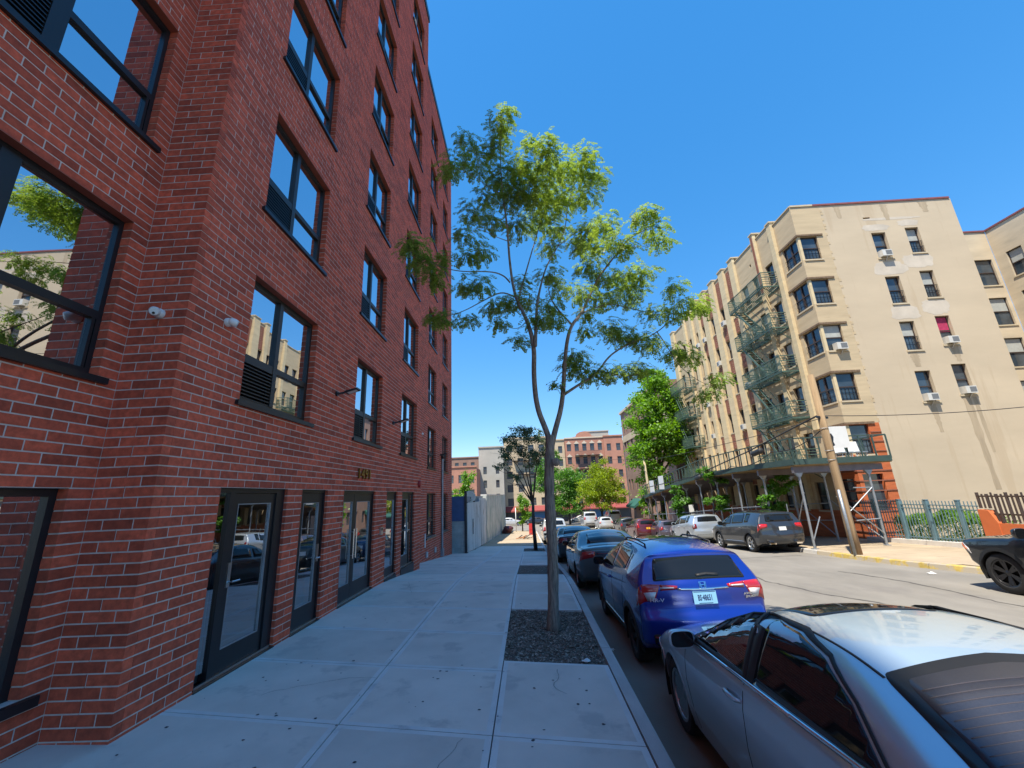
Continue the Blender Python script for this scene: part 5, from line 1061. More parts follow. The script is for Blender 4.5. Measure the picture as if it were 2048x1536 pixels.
def patch(cx, cz_, rx, rz, seed):
    r = random.Random(seed); n = 26; P_ = []
    for k in range(n): t = 2 * pi * k / n; q = 1 + r.uniform(-.13, .13); P_.append((cx + math.copysign(abs(cos(t)) ** .7, cos(t)) * rx * q, TY - .004, cz_ + math.copysign(abs(sin(t)) ** .7, sin(t)) * rz * q))
    b = MB(); b.prism(P_, (0, .003, 0)); b.build('render_patch', M_patch, tan)
for k, (x, z, rx, rz) in enumerate(((21.1, 16.15, .75, .2), (23.0, 16.35, .6, .2), (21.2, 13.45, .9, .42), (22.9, 13.85, .85, .42), (21.25, 10.75, .8, .42), (22.95, 10.95, .75, .42), (22.1, 16.7, 1.6, .08))): patch(x, z, rx, rz, k)
M_stain = mat('rain_stain', (0.44, 0.35, 0.24), .95, var=.2, scale=1.5, stretch=(3, 3, .4))
for k, (x, zt, zb_, w0) in enumerate(((22.95, SWB[3] - 1.75, 1.2, .22), (23.35, SWB[3] - 1.8, 3.0, .12), (21.15, SWA[3] - 1.8, 4.1, .16), (23.2, SWB[2] - 1.75, 7.8, .2), (19.2, 17.7, 16.9, .18), (21.9, 17.7, 16.6, .2), (24.2, 17.7, 17.0, .25), (21.0, SWA[2] - 1.75, 7.6, .25))):
    rq = random.Random(50 + k); n = 12; Lp, Rp = [], []
    for j in range(n + 1): u = j / n; z_ = zt + (zb_ - zt) * u; wd = w0 * (1 - .45 * u) * rq.uniform(.75, 1.2); Lp.append((x - wd + u * .05, TY - .0045, z_)); Rp.append((x + wd + u * .05, TY - .0045, z_))
    b = MB(); b.prism(Lp + Rp[::-1], (0, .002, 0)); b.build('rain_stain', M_stain, tan)
for s, z, l in ((21.1, SWA[0] - 1.62, 'top left window of the tan side wall'), (21.1, SWA[3] - 1.62, 'bottom left window of the tan side wall'), (23.1, SWB[2] - 1.62, 'window with the red curtain'), (23.1, SWB[3] - 1.62, 'bottom right window of the tan side wall'), (17.25, TH[2] - WH + .02, 'right light of the third corner window from the top')): aircon(PS, s, z, 'white window air conditioner in the ' + l)
for s, h, l in ((31.0, TH[0], 'second ornamented column, top storey'), (31.0, TH[3], 'second ornamented column, fourth storey down'), (36.05, TH[0], 'plain column left of the ornamented ones, top storey'), (34.62, TH[0], 'fourth ornamented column, top storey'), (32.83, TH[1], 'third ornamented column, second storey down'), (36.05, TH[3], 'plain column left of the ornamented ones, fourth storey down'), (29.25, TH[2], 'first ornamented column, third storey down'), (36.05, TH[2], 'plain column left of the ornamented ones, third storey down')): aircon(PF, s, h - WH, 'white air conditioner in the ' + l, .5)
# fire escapes
def fire_escape(ya, yb, tops, label, stair=True):
    t = empty('fire_escape', (TX, (ya + yb) / 2, 0), label, 'fire escape', 'green fire escapes on the buff block'); x0, x1 = TX - 1.12, TX - .02
    for i, z in enumerate(tops):
        b = MB()
        for k in range(9): x = x0 + (x1 - x0) * k / 8; b.bar((x, ya, z), (x, yb, z), .05, .018)
        for y in (ya, (ya + yb) / 2, yb): b.bar((x0, y, z - .05), (x1, y, z - .05), .05, .07)
        for x in (x0, x1): b.bar((x, ya, z - .03), (x, yb, z - .03), .03, .11)
        p = b.build('platform', M_greenf, t)
        for (a, c, nm) in (((x0, ya), (x0, yb), 'front'), ((x0, ya), (x1, ya), 'near'), ((x0, yb), (x1, yb), 'far')):
            b = MB(); L_ = math.hypot(c[0] - a[0], c[1] - a[1])
            for h in (.93, .62 if nm != 'front' else .12): b.bar((*a, z + h), (*c, z + h), .045)
            if nm == 'front':
                for k in range(int(L_ / .13) + 1): u = k * .13 / L_; b.bar((a[0] + (c[0] - a[0]) * u, a[1] + (c[1] - a[1]) * u, z), (a[0] + (c[0] - a[0]) * u, a[1] + (c[1] - a[1]) * u, z + .93), .022)
            else:
                for h in (.15, .31, .47, .78): b.bar((*a, z + h), (*c, z + h), .026)
                for q in (a, c): b.bar((*q, z), (*q, z + .95), .035)
            b.build('railing', M_greenf, t)
        for y in (ya + .15, yb - .15): one(lambda b: b.bar((TX, y, z - .75), (x0 + .1, y, z - .06), .04), 'brace', M_greenf, t)
        if stair and i < len(tops) - 1:
            z2 = tops[i + 1]; yA, yB = yb - .45, ya + 1.5; b = MB(); xs = TX - .72
            for dx in (-.27, .27): b.bar((xs + dx, yA, z), (xs + dx, yB, z2), .03, .12); b.bar((xs + dx, yA, z + .75), (xs + dx, yB, z2 + .75), .025); 
            b.build('stair_string', M_greenf, t); b = MB(); n = 11
            for k in range(n): u = (k + .5) / n; y = yA + (yB - yA) * u; zz = z + (z2 - z) * u; b.box(xs - .27, xs + .27, y - .1, y + .1, zz - .012, zz + .012)
            b.build('tread', M_greenf, t)
    return t
fire_escape(23.75, 28.05, [13.92 - 2.78 * i for i in range(5)], 'green iron fire escape with zigzag stairs near the corner of the buff block')
fire_escape(38.2, 41.9, [11.14 - 2.78 * i for i in range(4)], 'green iron fire escape at the far end of the buff block behind the big tree')
# ---- sidewalk shed over the far pavement
def dz(y): return float(np.interp(y, [17, 22, 28, 33, 38, 44], [2.78, 2.78, 2.64, 2.2, 1.68, 1.0]))
M_deck = mat('shed_plank', (0.36, 0.24, 0.11), .85, var=.4, scale=3, stretch=(.3, 2, 1)); M_beam = mat('shed_beam', (0.16, 0.145, 0.16), .6, var=.2); M_shgreen = mat('shed_green', (0.04, 0.075, 0.065), .65, var=.2); M_mesh = glass('shed_mesh', (0.80, 0.80, 0.74), 0.0)
shd = empty('sidewalk_shed', (13.5, 18.2, -.7), 'sidewalk shed with plank deck, green parapet frame and steel legs along the buff block', 'scaffold')
X0, X1, Y0s, Y1s = 11.45, 15.5, 18.2, 43.0
y = Y0s
while y < Y1s:
    XE = X1 if y < 21.2 else 16.27; one(lambda b: b.hexa([(X0, y, dz(y) - .16), (XE, y, dz(y) - .16), (XE, y + .28, dz(y + .28) - .16), (X0, y + .28, dz(y + .28) - .16), (X0, y, dz(y) - .11), (XE, y, dz(y) - .11), (XE, y + .28, dz(y + .28) - .11), (X0, y + .28, dz(y + .28) - .11)]), 'plank', M_deck, shd); y += .29
one(lambda b: b.prism([(16.2, 21.52, dz(21.5) - .10), (16.2, 28, dz(28) - .10), (16.2, 33, dz(33) - .10), (16.2, 38, dz(38) - .10), (16.2, 43, dz(43) - .10), (16.2, 43, dz(43) + .02), (16.2, 38, dz(38) + .02), (16.2, 33, dz(33) + .02), (16.2, 28, dz(28) + .02), (16.2, 21.52, dz(21.5) + .02)], (.28, 0, 0)), 'flashing_board', M_deck, shd)
def runs(fn, name, m, y0=Y0s, y1=Y1s, st=2.5):
    y = y0
    while y < y1 - .01: e = min(y + st, y1); b = MB(); fn(b, y, e); b.build(name, m, shd); y = e
runs(lambda b, a, c: b.bar((X0 - .03, a, dz(a)), (X0 - .03, c, dz(c)), .05, .25), 'toe_board', M_shgreen)
runs(lambda b, a, c: b.bar((X0 - .02, a, dz(a) + 1.0), (X0 - .02, c, dz(c) + 1.0), .05), 'parapet_rail', M_shgreen)
one(lambda b: b.bar((X0, Y0s - .02, dz(Y0s)), (X1, Y0s - .02, dz(Y0s)), .05, .24), 'toe_board', M_shgreen, shd); one(lambda b: b.bar((X0, Y0s - .02, dz(Y0s) + 1.0), (X1, Y0s - .02, dz(Y0s) + 1.0), .05), 'parapet_rail', M_shgreen, shd)
one(lambda b: b.bar((X1, Y0s, dz(Y0s)), (X1, 21.4, dz(Y0s)), .05, .24), 'toe_board', M_shgreen, shd); one(lambda b: b.bar((X1, Y0s, dz(Y0s) + 1), (X1, 21.4, dz(Y0s) + 1), .05), 'parapet_rail', M_shgreen, shd)
y = Y0s
while y < Y1s: one(lambda b: b.bar((X0 - .02, y, dz(y)), (X0 - .02, y, dz(y) + 1.0), .045), 'parapet_post', M_shgreen, shd); y += .62
for k in range(8): x = X0 + (X1 - X0) * k / 7; one(lambda b: b.bar((x, Y0s - .02, dz(Y0s)), (x, Y0s - .02, dz(Y0s) + 1.0), .045), 'parapet_post', M_shgreen, shd)
for y in (19.5, 20.6): one(lambda b: b.bar((X1, y, dz(Y0s)), (X1, y, dz(Y0s) + 1.0), .045), 'parapet_post', M_shgreen, shd)
ys_ = [18.45, 21.2, 23.8, 26.4, 29.0, 31.6, 34.2, 36.8, 39.4, 42.0]
for y in ys_:
    one(lambda b: b.bar((X0 + .0, y, dz(y) - .32), (X1 - .3, y, dz(y) - .32), .14, .26), 'beam', M_beam, shd)
    for x in (11.68, 14.6):
        b = MB(); g = gz(x, y); b.tube([(x, y, g + .03), (x, y, dz(y) - .45)], .048, 10); b.box(x - .1, x + .1, y - .1, y + .1, g + .005, g + .03); b.hexa([(x - .06, y - .05, dz(y) - .62), (x + .06, y - .05, dz(y) - .62), (x + .06, y + .05, dz(y) - .62), (x - .06, y + .05, dz(y) - .62), (x - .16, y - .06, dz(y) - .45), (x + .16, y - .06, dz(y) - .45), (x + .16, y + .06, dz(y) - .45), (x - .16, y + .06, dz(y) - .45)]); b.build('leg', M_galv, shd, auto=40)
    one(lambda b: b.tube([(11.7, y + .05, gz(11.7, y) + .25), (12.2, y + .05, gz(12, y) + 1.25)], .024, 6), 'brace', M_galv, shd)
for a, c in zip(ys_[:-1], ys_[1:]):
    if a > 20:
        for x in (11.68, 14.6):
            for h in (.95, 1.75): one(lambda b: b.tube([(x, a, gz(x, a) + h), (x, c, gz(x, c) + h)], .024, 6), 'ledger', M_galv, shd)
    one(lambda b: b.tube([(14.62, a, gz(14.6, a) + .2), (14.62, c, gz(14.6, c) + 1.9)], .022, 6), 'brace', M_galv, shd)
    one(lambda b: b.tube([(11.72, (a + c) / 2, gz(11.7, a) + .05), (11.72, (a + c) / 2, gz(11.7, a) + 1.75)], .02, 6), 'upright', M_galv, shd)
for p0, p1 in (((14.55, 18.4, 1.6), (13.2, 18.4, .5)), ((13.0, 18.4, 1.3), (14.55, 18.4, -.2)), ((11.7, 18.4, 1.5), (11.7, 19.6, -.4)), ((13.6, 18.42, .3), (14.6, 18.42, .35)), ((13.8, 18.42, 1.62), (14.6, 18.42, 1.6))): one(lambda b: b.tube([p0, p1], .024, 6), 'brace', M_galv, shd)
for (y, h, w2, l) in ((18.1, .55, .95, 'large white board with a dark mark on the shed parapet beside the wooden pole'), ):
    t = empty('notice_board', (12.2, 18.1, 3.3), l, 'sign'); one(lambda b: b.box(13.0, 13.85, 18.05, 18.09, dz(18) + .50, dz(18) + 1.42), 'board', M_white, t)
    b = MB(); b.prism([(13.06, 18.048, 3.85), (13.16, 18.048, 3.92), (13.23, 18.048, 3.75), (13.18, 18.048, 3.55), (13.22, 18.048, 3.40), (13.13, 18.048, 3.36), (13.09, 18.048, 3.6)], (0, .004, 0)); b.build('dark_mark', M_black, t)
for y, l in ((35.6, 'white board on the far end of the shed parapet, nearer one'), (38.4, 'white board on the far end of the shed parapet, farther one')): tag(one(lambda b: b.box(X0 - .09, X0 - .06, y, y + 1.25, dz(y) - .05, dz(y) + 1.05), 'notice_board', M_white), l, 'sign')
# chairs and tables left on the deck
def deck_chair(x, y, l):
    t = empty('chair', (x, y, 2.67), l, 'chair', 'white furniture on the shed deck'); z = 2.67
    one(lambda b: b.box(x - .25, x + .25, y - .25, y + .25, z + .42, z + .47), 'seat', M_galv, t); one(lambda b: b.hexa([(x - .25, y + .2, z + .45), (x + .25, y + .2, z + .45), (x + .25, y + .25, z + .45), (x - .25, y + .25, z + .45), (x - .25, y + .3, z + .95), (x + .25, y + .3, z + .95), (x + .25, y + .34, z + .95), (x - .25, y + .34, z + .95)]), 'backrest', M_white, t)
    for sx in (-1, 1):
        for sy in (-1, 1): one(lambda b: b.bar((x + sx * .22, y + sy * .2, z), (x + sx * .2, y + sy * .18, z + .42), .03), 'leg', M_white, t)
deck_chair(14.05, 18.8, 'white chair on the shed deck behind the end railing, left one'); deck_chair(14.75, 18.9, 'white chair on the shed deck behind the end railing, right one')
# ---- neighbouring block at the right edge
M_pale = mat('pale_painted_brick', (0.58, 0.48, 0.34), .92, var=.16, scale=1.0, bump=.3, bscale=22, stretch=(.4, .4, 1.6), dirt=((.36, .31, .23), .4, .58, .5))
nb = empty('pale_apartment_block', (32, 25.5, -.8), 'pale painted brick block behind the buff one at the right edge', 'building'); NY = 25.5; NX = 32.1
PN = lambda s, d, z: (s, NY - d, z); PN2 = lambda s, d, z: (NX - d, s, z); nh = [15.85 - 2.8 * i for i in range(6)]
opn = [(30.72, 31.86, h - 1.9, h) for h in nh]; opn2 = [(a, a + .85, h + .1 - 1.75, h + .1) for h in nh for a in (24.0, 20.5)]
b = MB(); holes_wall(b, PN, 25.9, NX, -1.5, 17.95, opn, .35); b.build('wall', M_pale, nb, fix=False); b = MB(); holes_wall(b, PN2, 12.0, NY - .02, -1.5, 17.95, opn2, .35); b.build('wall', M_pale, nb, fix=False)
for a, c, lo, hi in opn: sash(PN, a, c, lo, hi, nb, dep=.1, blind=.3)
for a, c, lo, hi in opn2: sash(PN2, a, c, lo, hi, nb, dep=.1, blind=.3)
b = MB(); b.box(26, NX - .4, NY + .6, 30, -1.5, 17.5); b.box(NX + .6, 38, 12, NY, -1.5, 17.5); b.build('core', M_under, nb)
for k in range(5): one(lambda b: b.box(25.9 + k * 1.24, 27.13 + k * 1.24, NY - .06, NY + .4, 17.95, 18.06), 'coping_tile', M_tile, nb)
for k in range(10): one(lambda b: b.box(NX - .06, NX + .4, 12 + k * 1.35, 13.34 + k * 1.35, 17.951, 18.061), 'coping_tile', M_tile, nb)
# ---- blue-grey fence, hedge, orange wall with brown pickets
M_fence = mat('fence_blue', (0.13, 0.22, 0.26), .55, var=.15, scale=6); FX = 15.8
def bar_fence(name, label, x, ya, yb, posts, m, base_h=.16, top=1.02, pitch=.135, rails=(.12, -.16, -.3), w_=.022):
    t = empty(name, (x, (ya + yb) / 2, gz(x, (ya + yb) / 2)), label, 'fence')
    for yp in posts: one(lambda b: (b.bar((x, yp, gz(x, yp)), (x, yp, top + .02), .11), b.bar((x, yp, top + .02), (x, yp, top + .05), .13)), 'post', m, t)
    g = lambda y: gz(x, y) + base_h
    for r_ in rails: one(lambda b: b.bar((x, ya, (g(ya) + r_) if r_ > 0 else top + r_), (x, yb, (g(yb) + r_) if r_ > 0 else top + r_), .035), 'rail', m, t)
    y = ya + .05
    while y < yb: one(lambda b: b.bar((x, y, g(y) + .03), (x, y, top), w_), 'picket', m, t); y += pitch
    return t
bar_fence('metal_fence', 'blue-grey metal picket fence in front of the hedge', FX, 15.62, 20.9, (16.3, 17.55, 18.78, 20.1), M_fence)
yk = 15.6
for k in range(4): one(lambda b: b.hexa([(FX - .16, yk, -1), (FX + .16, yk, -1), (FX + .16, yk + 1.3, -1.1), (FX - .16, yk + 1.3, -1.1), (FX - .16, yk, gz(FX, yk) + .17), (FX + .16, yk, gz(FX, yk) + .17), (FX + .16, yk + 1.3, gz(FX, yk + 1.3) + .17), (FX - .16, yk + 1.3, gz(FX, yk + 1.3) + .17)]), 'fence_kerb', M_concb, pvr); yk += 1.31
M_wall_o = mat('orange_rendered_wall', (0.56, 0.145, 0.045), .85, var=.1, scale=2); M_brownp = mat('brown_picket', (0.07, 0.045, 0.035), .7, var=.3)
t = empty('garden_wall', (FX, 13, -.5), 'low orange rendered wall with a raised end pier beside the hedge', 'wall'); one(lambda b: b.box(FX - .1, FX + .12, 6.5, 15.5, -.9, .33), 'wall', M_wall_o, t); one(lambda b: b.prism([(FX - .13, 15.55, -.9), (FX - .13, 15.55, .76), (FX - .13, 15.22, .74), (FX - .13, 15.02, .34), (FX - .13, 15.02, -.9)], (.28, 0, 0)), 'end_pier', M_wall_o, t)
t = empty('picket_fence', (FX, 13, .3), 'dark brown slatted fence on top of the orange wall', 'fence'); one(lambda b: b.bar((FX, 6.6, 1.2), (FX, 15.5, 1.2), .05), 'rail', M_brownp, t); one(lambda b: b.bar((FX, 6.6, .62), (FX, 15.2, .62), .05), 'rail', M_brownp, t)
y = 15.5; k = 0
while y > 7: one(lambda b: b.bar((FX - .03, y, .80 if y > 15.1 else .36), (FX - .03, y, 1.28 + .05 * (k % 3 == 0)), .05 if k % 2 else .10, .025, up=(0, 1, 0)), 'picket', M_brownp, t); y -= .15; k += 1
# ---- wooden utility pole with guard, cables, splice cases
M_pole = mat('weathered_pole', (0.33, 0.225, 0.125), .9, var=.45, scale=2.2, stretch=(3, 3, .25), bump=.4, bscale=40, dirt=((.20, .15, .10), 1.0, .58, .7)); M_cable = mat('cable_black', (.02, .02, .022), .6)
PX, PY = 11.66, 16.15; gp = gz(PX, PY)
t = empty('utility_pole', (PX, PY, gp), 'weathered brown wooden utility pole on the far pavement', 'pole'); one(lambda b: b.tube([(PX, PY, gp - .1), (PX - .04, PY, gp + 1), (PX - .08, PY, 3.0), (PX - .12, PY, 6.05)], [.165, .155, .14, .115], 14), 'shaft', M_pole, t, smooth=True)
one(lambda b: b.tube([(PX - .17, PY - .13, gp), (PX - .2, PY - .12, gp + 2.25)], .05, 10), 'cable_guard', M_galv, t, smooth=True); one(lambda b: b.bar((PX - .3, PY - .05, 4.35), (PX + .1, PY - .05, 4.3), .08), 'bracket', M_black, t)
for z in (3.05, 3.9, 2.7): one(lambda b: b.tube([(PX - .1 + .15 * cos(a), PY + .15 * sin(a), z) for a in [k * pi / 6 for k in range(13)]], .008, 5), 'strap', M_galv, t)
def wire(name, label, pts, r, sag=0.0, cat='cable', m=None):
    P_ = []
    for k in range(len(pts) - 1):
        a, c = Vector(pts[k]), Vector(pts[k + 1]); n = 14
        for j in range(n + (k == len(pts) - 2)): u = j / n; p = a.lerp(c, u); p.z -= sag * 4 * u * (1 - u); P_.append(p)
    b = MB(); b.tube(P_, r, 6); return tag(b.build(name, m or M_cable, smooth=True), label, cat, 'overhead cables')
AT = (PX - .1, PY + .1, 4.45)
wire('overhead_cable', 'thick black cable bundle running from the wooden pole along the shed', [AT, (11.3, 21.5, 3.55), (11.25, 29, 2.6), (11.2, 40, 2.1)], .032)
wire('overhead_cable', 'second black cable looping below the bundle near the splice case', [(PX - .1, PY + .1, 3.9), (11.35, 19.5, 3.35), (11.3, 23.5, 2.95), (11.3, 26.5, 3.0)], .018, .25)
wire('overhead_cable', 'thin service wire from the wooden pole to the right past the tan wall', [(PX - .1, PY, 4.4), (19.0, 15.5, 4.3), (34.0, 14.0, 5.5)], .014, .12)
wire('overhead_cable', 'thin wire crossing the street far behind the trees', [(PX - .1, PY, 4.3), (11.5, 40.0, 4.6), (-6, 70, 9.0)], .014, .15)
for (a, c, l) in (((11.32, 20.2, 3.62), (11.28, 21.0, 3.50), 'black cable splice case high on the cable bundle'), ((11.25, 27.6, 2.70), (11.25, 28.4, 2.62), 'black cable splice case low on the cable bundle')):
    b = MB(); a, c = Vector(a) + Vector((0, 0, -.12)), Vector(c) + Vector((0, 0, -.12)); b.tube([a, a.lerp(c, .06), a.lerp(c, .94), c], [.06, .13, .13, .06], 12); b.bar(a.lerp(c, .3) + Vector((0, 0, .1)), a.lerp(c, .3) + Vector((0, 0, .2)), .03); tag(b.build('splice_case', M_cable, auto=40), l, 'splice case', 'splice cases')
M_pole2 = mat('pale_pole', (.40, .33, .22), .9, var=.3, scale=3, stretch=(3, 3, .3))
tag(one(lambda b: b.tube([(11.75, 41, gz(11.7, 41) - .1), (11.5, 41, 5.0)], [.14, .10], 10), 'utility_pole', M_pole2, smooth=True), 'pale wooden pole in front of the big tree at the far end of the shed', 'pole')
# ================================================================ trees
def leafmat(name, col, trans=0.5, var=.35):
    m = bpy.data.materials.new(name); m.use_nodes = True; MAT[name] = m; nt = m.node_tree; N = nt.nodes; L = nt.links; N.remove(N['Principled BSDF'])
    g = N.new('ShaderNodeNewGeometry'); mr = N.new('ShaderNodeMapRange'); mr.inputs['To Min'].default_value = 1 - var; mr.inputs['To Max'].default_value = 1 + var; L.new(g.outputs['Random Per Island'], mr.inputs['Value'])
    hs = N.new('ShaderNodeHueSaturation'); hs.inputs['Color'].default_value = (*col, 1); L.new(mr.outputs[0], hs.inputs['Value'])
    d = N.new('ShaderNodeBsdfDiffuse'); t = N.new('ShaderNodeBsdfTranslucent'); gl = N.new('ShaderNodeBsdfGlossy'); gl.inputs['Roughness'].default_value = .45; gl.inputs[0].default_value = (.6, .65, .6, 1)
    L.new(hs.outputs[0], d.inputs[0]); h2 = N.new('ShaderNodeHueSaturation'); h2.inputs['Saturation'].default_value = 1.1; h2.inputs['Value'].default_value = 1.5; h2.inputs['Hue'].default_value = .49; L.new(hs.outputs[0], h2.inputs['Color']); L.new(h2.outputs[0], t.inputs[0])
    m1 = N.new('ShaderNodeMixShader'); m1.inputs[0].default_value = trans; L.new(d.outputs[0], m1.inputs[1]); L.new(t.outputs[0], m1.inputs[2]); m2 = N.new('ShaderNodeMixShader'); m2.inputs[0].default_value = .05; L.new(m1.outputs[0], m2.inputs[1]); L.new(gl.outputs[0], m2.inputs[2]); L.new(m2.outputs[0], N['Material Output'].inputs[0]); return m
LF_main = leafmat('locust_leaf', (.21, .30, .055), trans=.58); LF_lite = leafmat('bright_leaf', (.15, .30, .03)); LF_yel = leafmat('yellow_green_leaf', (.25, .34, .02)); LF_dark = leafmat('dark_leaf', (.085, .13, .06)); LF_mid = leafmat('street_leaf', (.10, .24, .03)); LF_rust = leafmat('sparse_leaf', (.10, .13, .05))
M_bark = mat('bark', (.31, .245, .195), .95, var=.55, scale=9, stretch=(4, 4, .6), bump=1.0, bscale=45, dirt=((.10, .08, .065), 7.0, .55, .7), dst=(4, 4, .7))
M_bark2 = mat('bark_dark', (.06, .048, .04), .95, var=.4, scale=6)
class Leaves:
    def __init__(s): s.v = []; s.f = []
    def leaf(s, p, d, n, l, w_):
        sd = d.cross(n); i = len(s.v); a = p; m_ = p + d * l * .5
        s.v += [tuple(a), tuple(m_ + sd * w_), tuple(p + d * l), tuple(m_ - sd * w_)]; s.f.append((i, i + 1, i + 2, i + 3))
    def spray(s, p, d, r, n=7, ll=.032, lw=.0075, L_=.2):
        """compound leaf: leaflets in pairs along a drooping stalk"""
        d = d.normalized(); up = Vector((0, 0, 1)); sd = d.cross(up); sd = sd.normalized() if sd.length > .01 else Vector((1, 0, 0)); q = p.copy(); st = L_ / n
        for k in range(n):
            d = (d + Vector((0, 0, -.13))).normalized(); q = q + d * st; nn = sd.cross(d).normalized()
            for sg in (-1, 1): dd = (sd * sg + d * .45 + Vector((r.uniform(-.2, .2), r.uniform(-.2, .2), r.uniform(-.35, .1)))).normalized(); s.leaf(q, dd, nn, ll * r.uniform(.75, 1.2), lw * r.uniform(.8, 1.3))
        s.leaf(q, d, sd.cross(d), ll, lw)
    def build(s, name, m, par):
        me = bpy.data.meshes.new(name); off = root_off(par); vs = np.array(s.v) - np.array(off); me.from_pydata(vs.tolist(), [], s.f); me.materials.append(m); o = bpy.data.objects.new(name, me); COL.objects.link(o); o.parent = par; return o
# ---- the near street tree: limbs and leaf clumps at measured positions (metres)
T1 = empty('street_tree', (.28, 6.95, gz(.28, 6.95)), 'slender forked street tree with feathery leaves in the nearest tree pit', 'tree')
def smooth_line(P, st=.08):
    P = chaikin(P, 2); P = np.array(P); d = np.concatenate([[0], np.cumsum(np.linalg.norm(np.diff(P, axis=0), axis=1))]); n = max(3, int(d[-1] / st)); t = np.linspace(0, d[-1], n); return [Vector(q) for q in np.stack([np.interp(t, d, P[:, k]) for k in range(3)], 1)]
def limb(pts, r0, r1, name='limb', n=9):
    W = smooth_line(pts); k = len(W); b = MB(); b.tube(W, [(r0 + (r1 - r0) * (i / (k - 1)) ** .8) * .76 for i in range(k)], n); return b.build(name, M_bark, T1, smooth=True)
W = smooth_line([(0.44, 6.95, 2.85), (0.40, 6.95, 2.52), (0.36, 6.95, 2.08), (0.35, 6.95, 1.64), (0.35, 6.95, 1.12), (0.33, 6.95, 0.63), (0.30, 6.95, 0.15), (0.28, 6.95, -0.10)]); k = len(W); rr = random.Random(2)
rs = [.080 + .008 * (i / k) + .006 * rr.uniform(-1, 1) + (.05 * max(0, (i - k * .9) / (k * .1)) ** 2) for i in range(k)]; W[-1].z -= .06
b = MB(); b.tube(W, rs, 16); b.lathe([(0, .10), (.05, .095), (.07, .07), (.06, .04)], (0.467, 6.86, 2.396), (0.3, -1, 0), 10); b.build('trunk', M_bark, T1, smooth=True)
limb([(0.42, 6.95, 2.75), (0.37, 6.95, 2.94), (0.23, 6.95, 3.35), (0.20, 6.68, 3.85), (0.23, 6.26, 4.22), (0.14, 6.65, 4.88), (-0.07, 7.41, 5.73), (-0.14, 7.41, 6.56), (-0.14, 7.11, 7.09), (-0.21, 7.14, 7.89), (-0.24, 7.36, 9.08), (-0.17, 6.95, 9.51)], .068, .010)
limb([(0.46, 6.95, 2.75), (0.52, 6.95, 2.94), (0.68, 6.95, 3.40), (0.75, 6.73, 4.08), (0.79, 6.48, 4.39), (0.88, 6.43, 4.64), (1.07, 6.60, 4.87), (1.30, 6.67, 5.31), (1.47, 6.57, 5.61), (1.71, 6.25, 5.80), (1.87, 5.90, 5.90), (2.34, 6.11, 6.20)], .068, .008)
for P_, a, c in (([(0.24, 6.25, 4.22), (0.33, 6.81, 5.21), (0.50, 7.64, 6.13), (0.69, 8.18, 6.87), (1.00, 8.35, 7.43), (1.20, 8.37, 7.92), (1.25, 8.29, 8.30), (1.34, 7.75, 8.53), (1.62, 7.40, 8.74)], 0.042, 0.007),
    ([(-0.01, 7.28, 5.54), (0.23, 8.09, 6.73), (0.42, 8.37, 7.48), (0.61, 8.26, 8.01), (0.81, 7.65, 8.24), (0.71, 6.25, 7.88)], 0.028, 0.006),
    ([(-0.06, 7.39, 5.70), (-0.31, 7.25, 5.76), (-0.56, 6.93, 5.47), (-1.10, 6.82, 5.12), (-1.62, 7.11, 5.22)], 0.022, 0.005),
    ([(-0.15, 7.52, 6.10), (-0.26, 7.28, 6.13), (-0.48, 6.66, 5.87), (-1.10, 6.37, 5.72), (-1.69, 6.60, 6.15), (-1.78, 6.04, 6.03)], 0.022, 0.005),
    ([(0.71, 6.95, 3.55), (0.99, 6.95, 3.72), (1.34, 7.00, 3.92), (1.61, 7.16, 4.30), (2.03, 7.25, 4.54), (2.49, 7.17, 4.66), (2.75, 7.01, 4.85), (3.19, 6.87, 5.05)], 0.036, 0.006),
    ([(0.88, 6.43, 4.64), (0.68, 6.26, 4.80), (0.57, 6.72, 5.29), (0.63, 7.68, 6.25)], 0.022, 0.006),
    ([(1.12, 6.65, 4.94), (1.75, 7.30, 5.42), (2.23, 7.50, 5.36), (2.51, 7.09, 5.04), (2.95, 6.69, 5.02)], 0.02, 0.005),
    ([(2.53, 7.15, 4.72), (2.72, 7.25, 4.46), (2.87, 7.30, 4.11), (3.11, 7.04, 3.67), (3.36, 6.92, 3.55)], 0.014, 0.004),
    ([(1.43, 7.01, 3.96), (1.76, 6.97, 3.81), (2.15, 7.05, 3.90)], 0.014, 0.004),
    ([(1.41, 6.63, 5.51), (1.68, 6.81, 5.64), (2.08, 6.99, 5.81), (2.37, 6.95, 5.82)], 0.013, 0.004),
    ([(1.71, 6.25, 5.80), (1.88, 6.13, 5.86), (2.40, 6.41, 6.04)], 0.01, 0.004),
    ([(2.32, 7.20, 4.59), (1.83, 7.30, 4.57), (1.72, 7.40, 4.89)], 0.011, 0.004),
    ([(-0.14, 7.24, 6.87), (-0.38, 6.76, 6.66), (-0.68, 6.74, 6.86), (-0.92, 6.59, 6.57)], 0.013, 0.004),
    ([(-0.18, 7.13, 7.88), (-0.53, 7.41, 8.37), (-0.86, 7.34, 8.63), (-1.12, 6.83, 8.35)], 0.013, 0.004),
    ([(0.17, 6.59, 4.86), (-0.03, 6.66, 4.68), (-0.28, 7.03, 4.94)], 0.01, 0.003),
    ([(1.00, 8.35, 7.43), (1.28, 8.01, 7.48), (1.51, 7.09, 6.97), (1.62, 6.27, 6.45)], 0.014, 0.004),
    ([(-0.14, 7.11, 7.09), (-0.33, 6.94, 7.19), (-0.75, 7.09, 7.56)], 0.012, 0.004),
    ([(2.77, 6.89, 4.93), (2.73, 6.61, 5.06), (2.66, 6.33, 5.22)], 0.008, 0.003),
    ([(0.81, 6.72, 4.15), (0.98, 6.86, 4.23), (1.10, 6.97, 3.97)], 0.01, 0.003)): limb(P_, a, c, 'branch', 7)
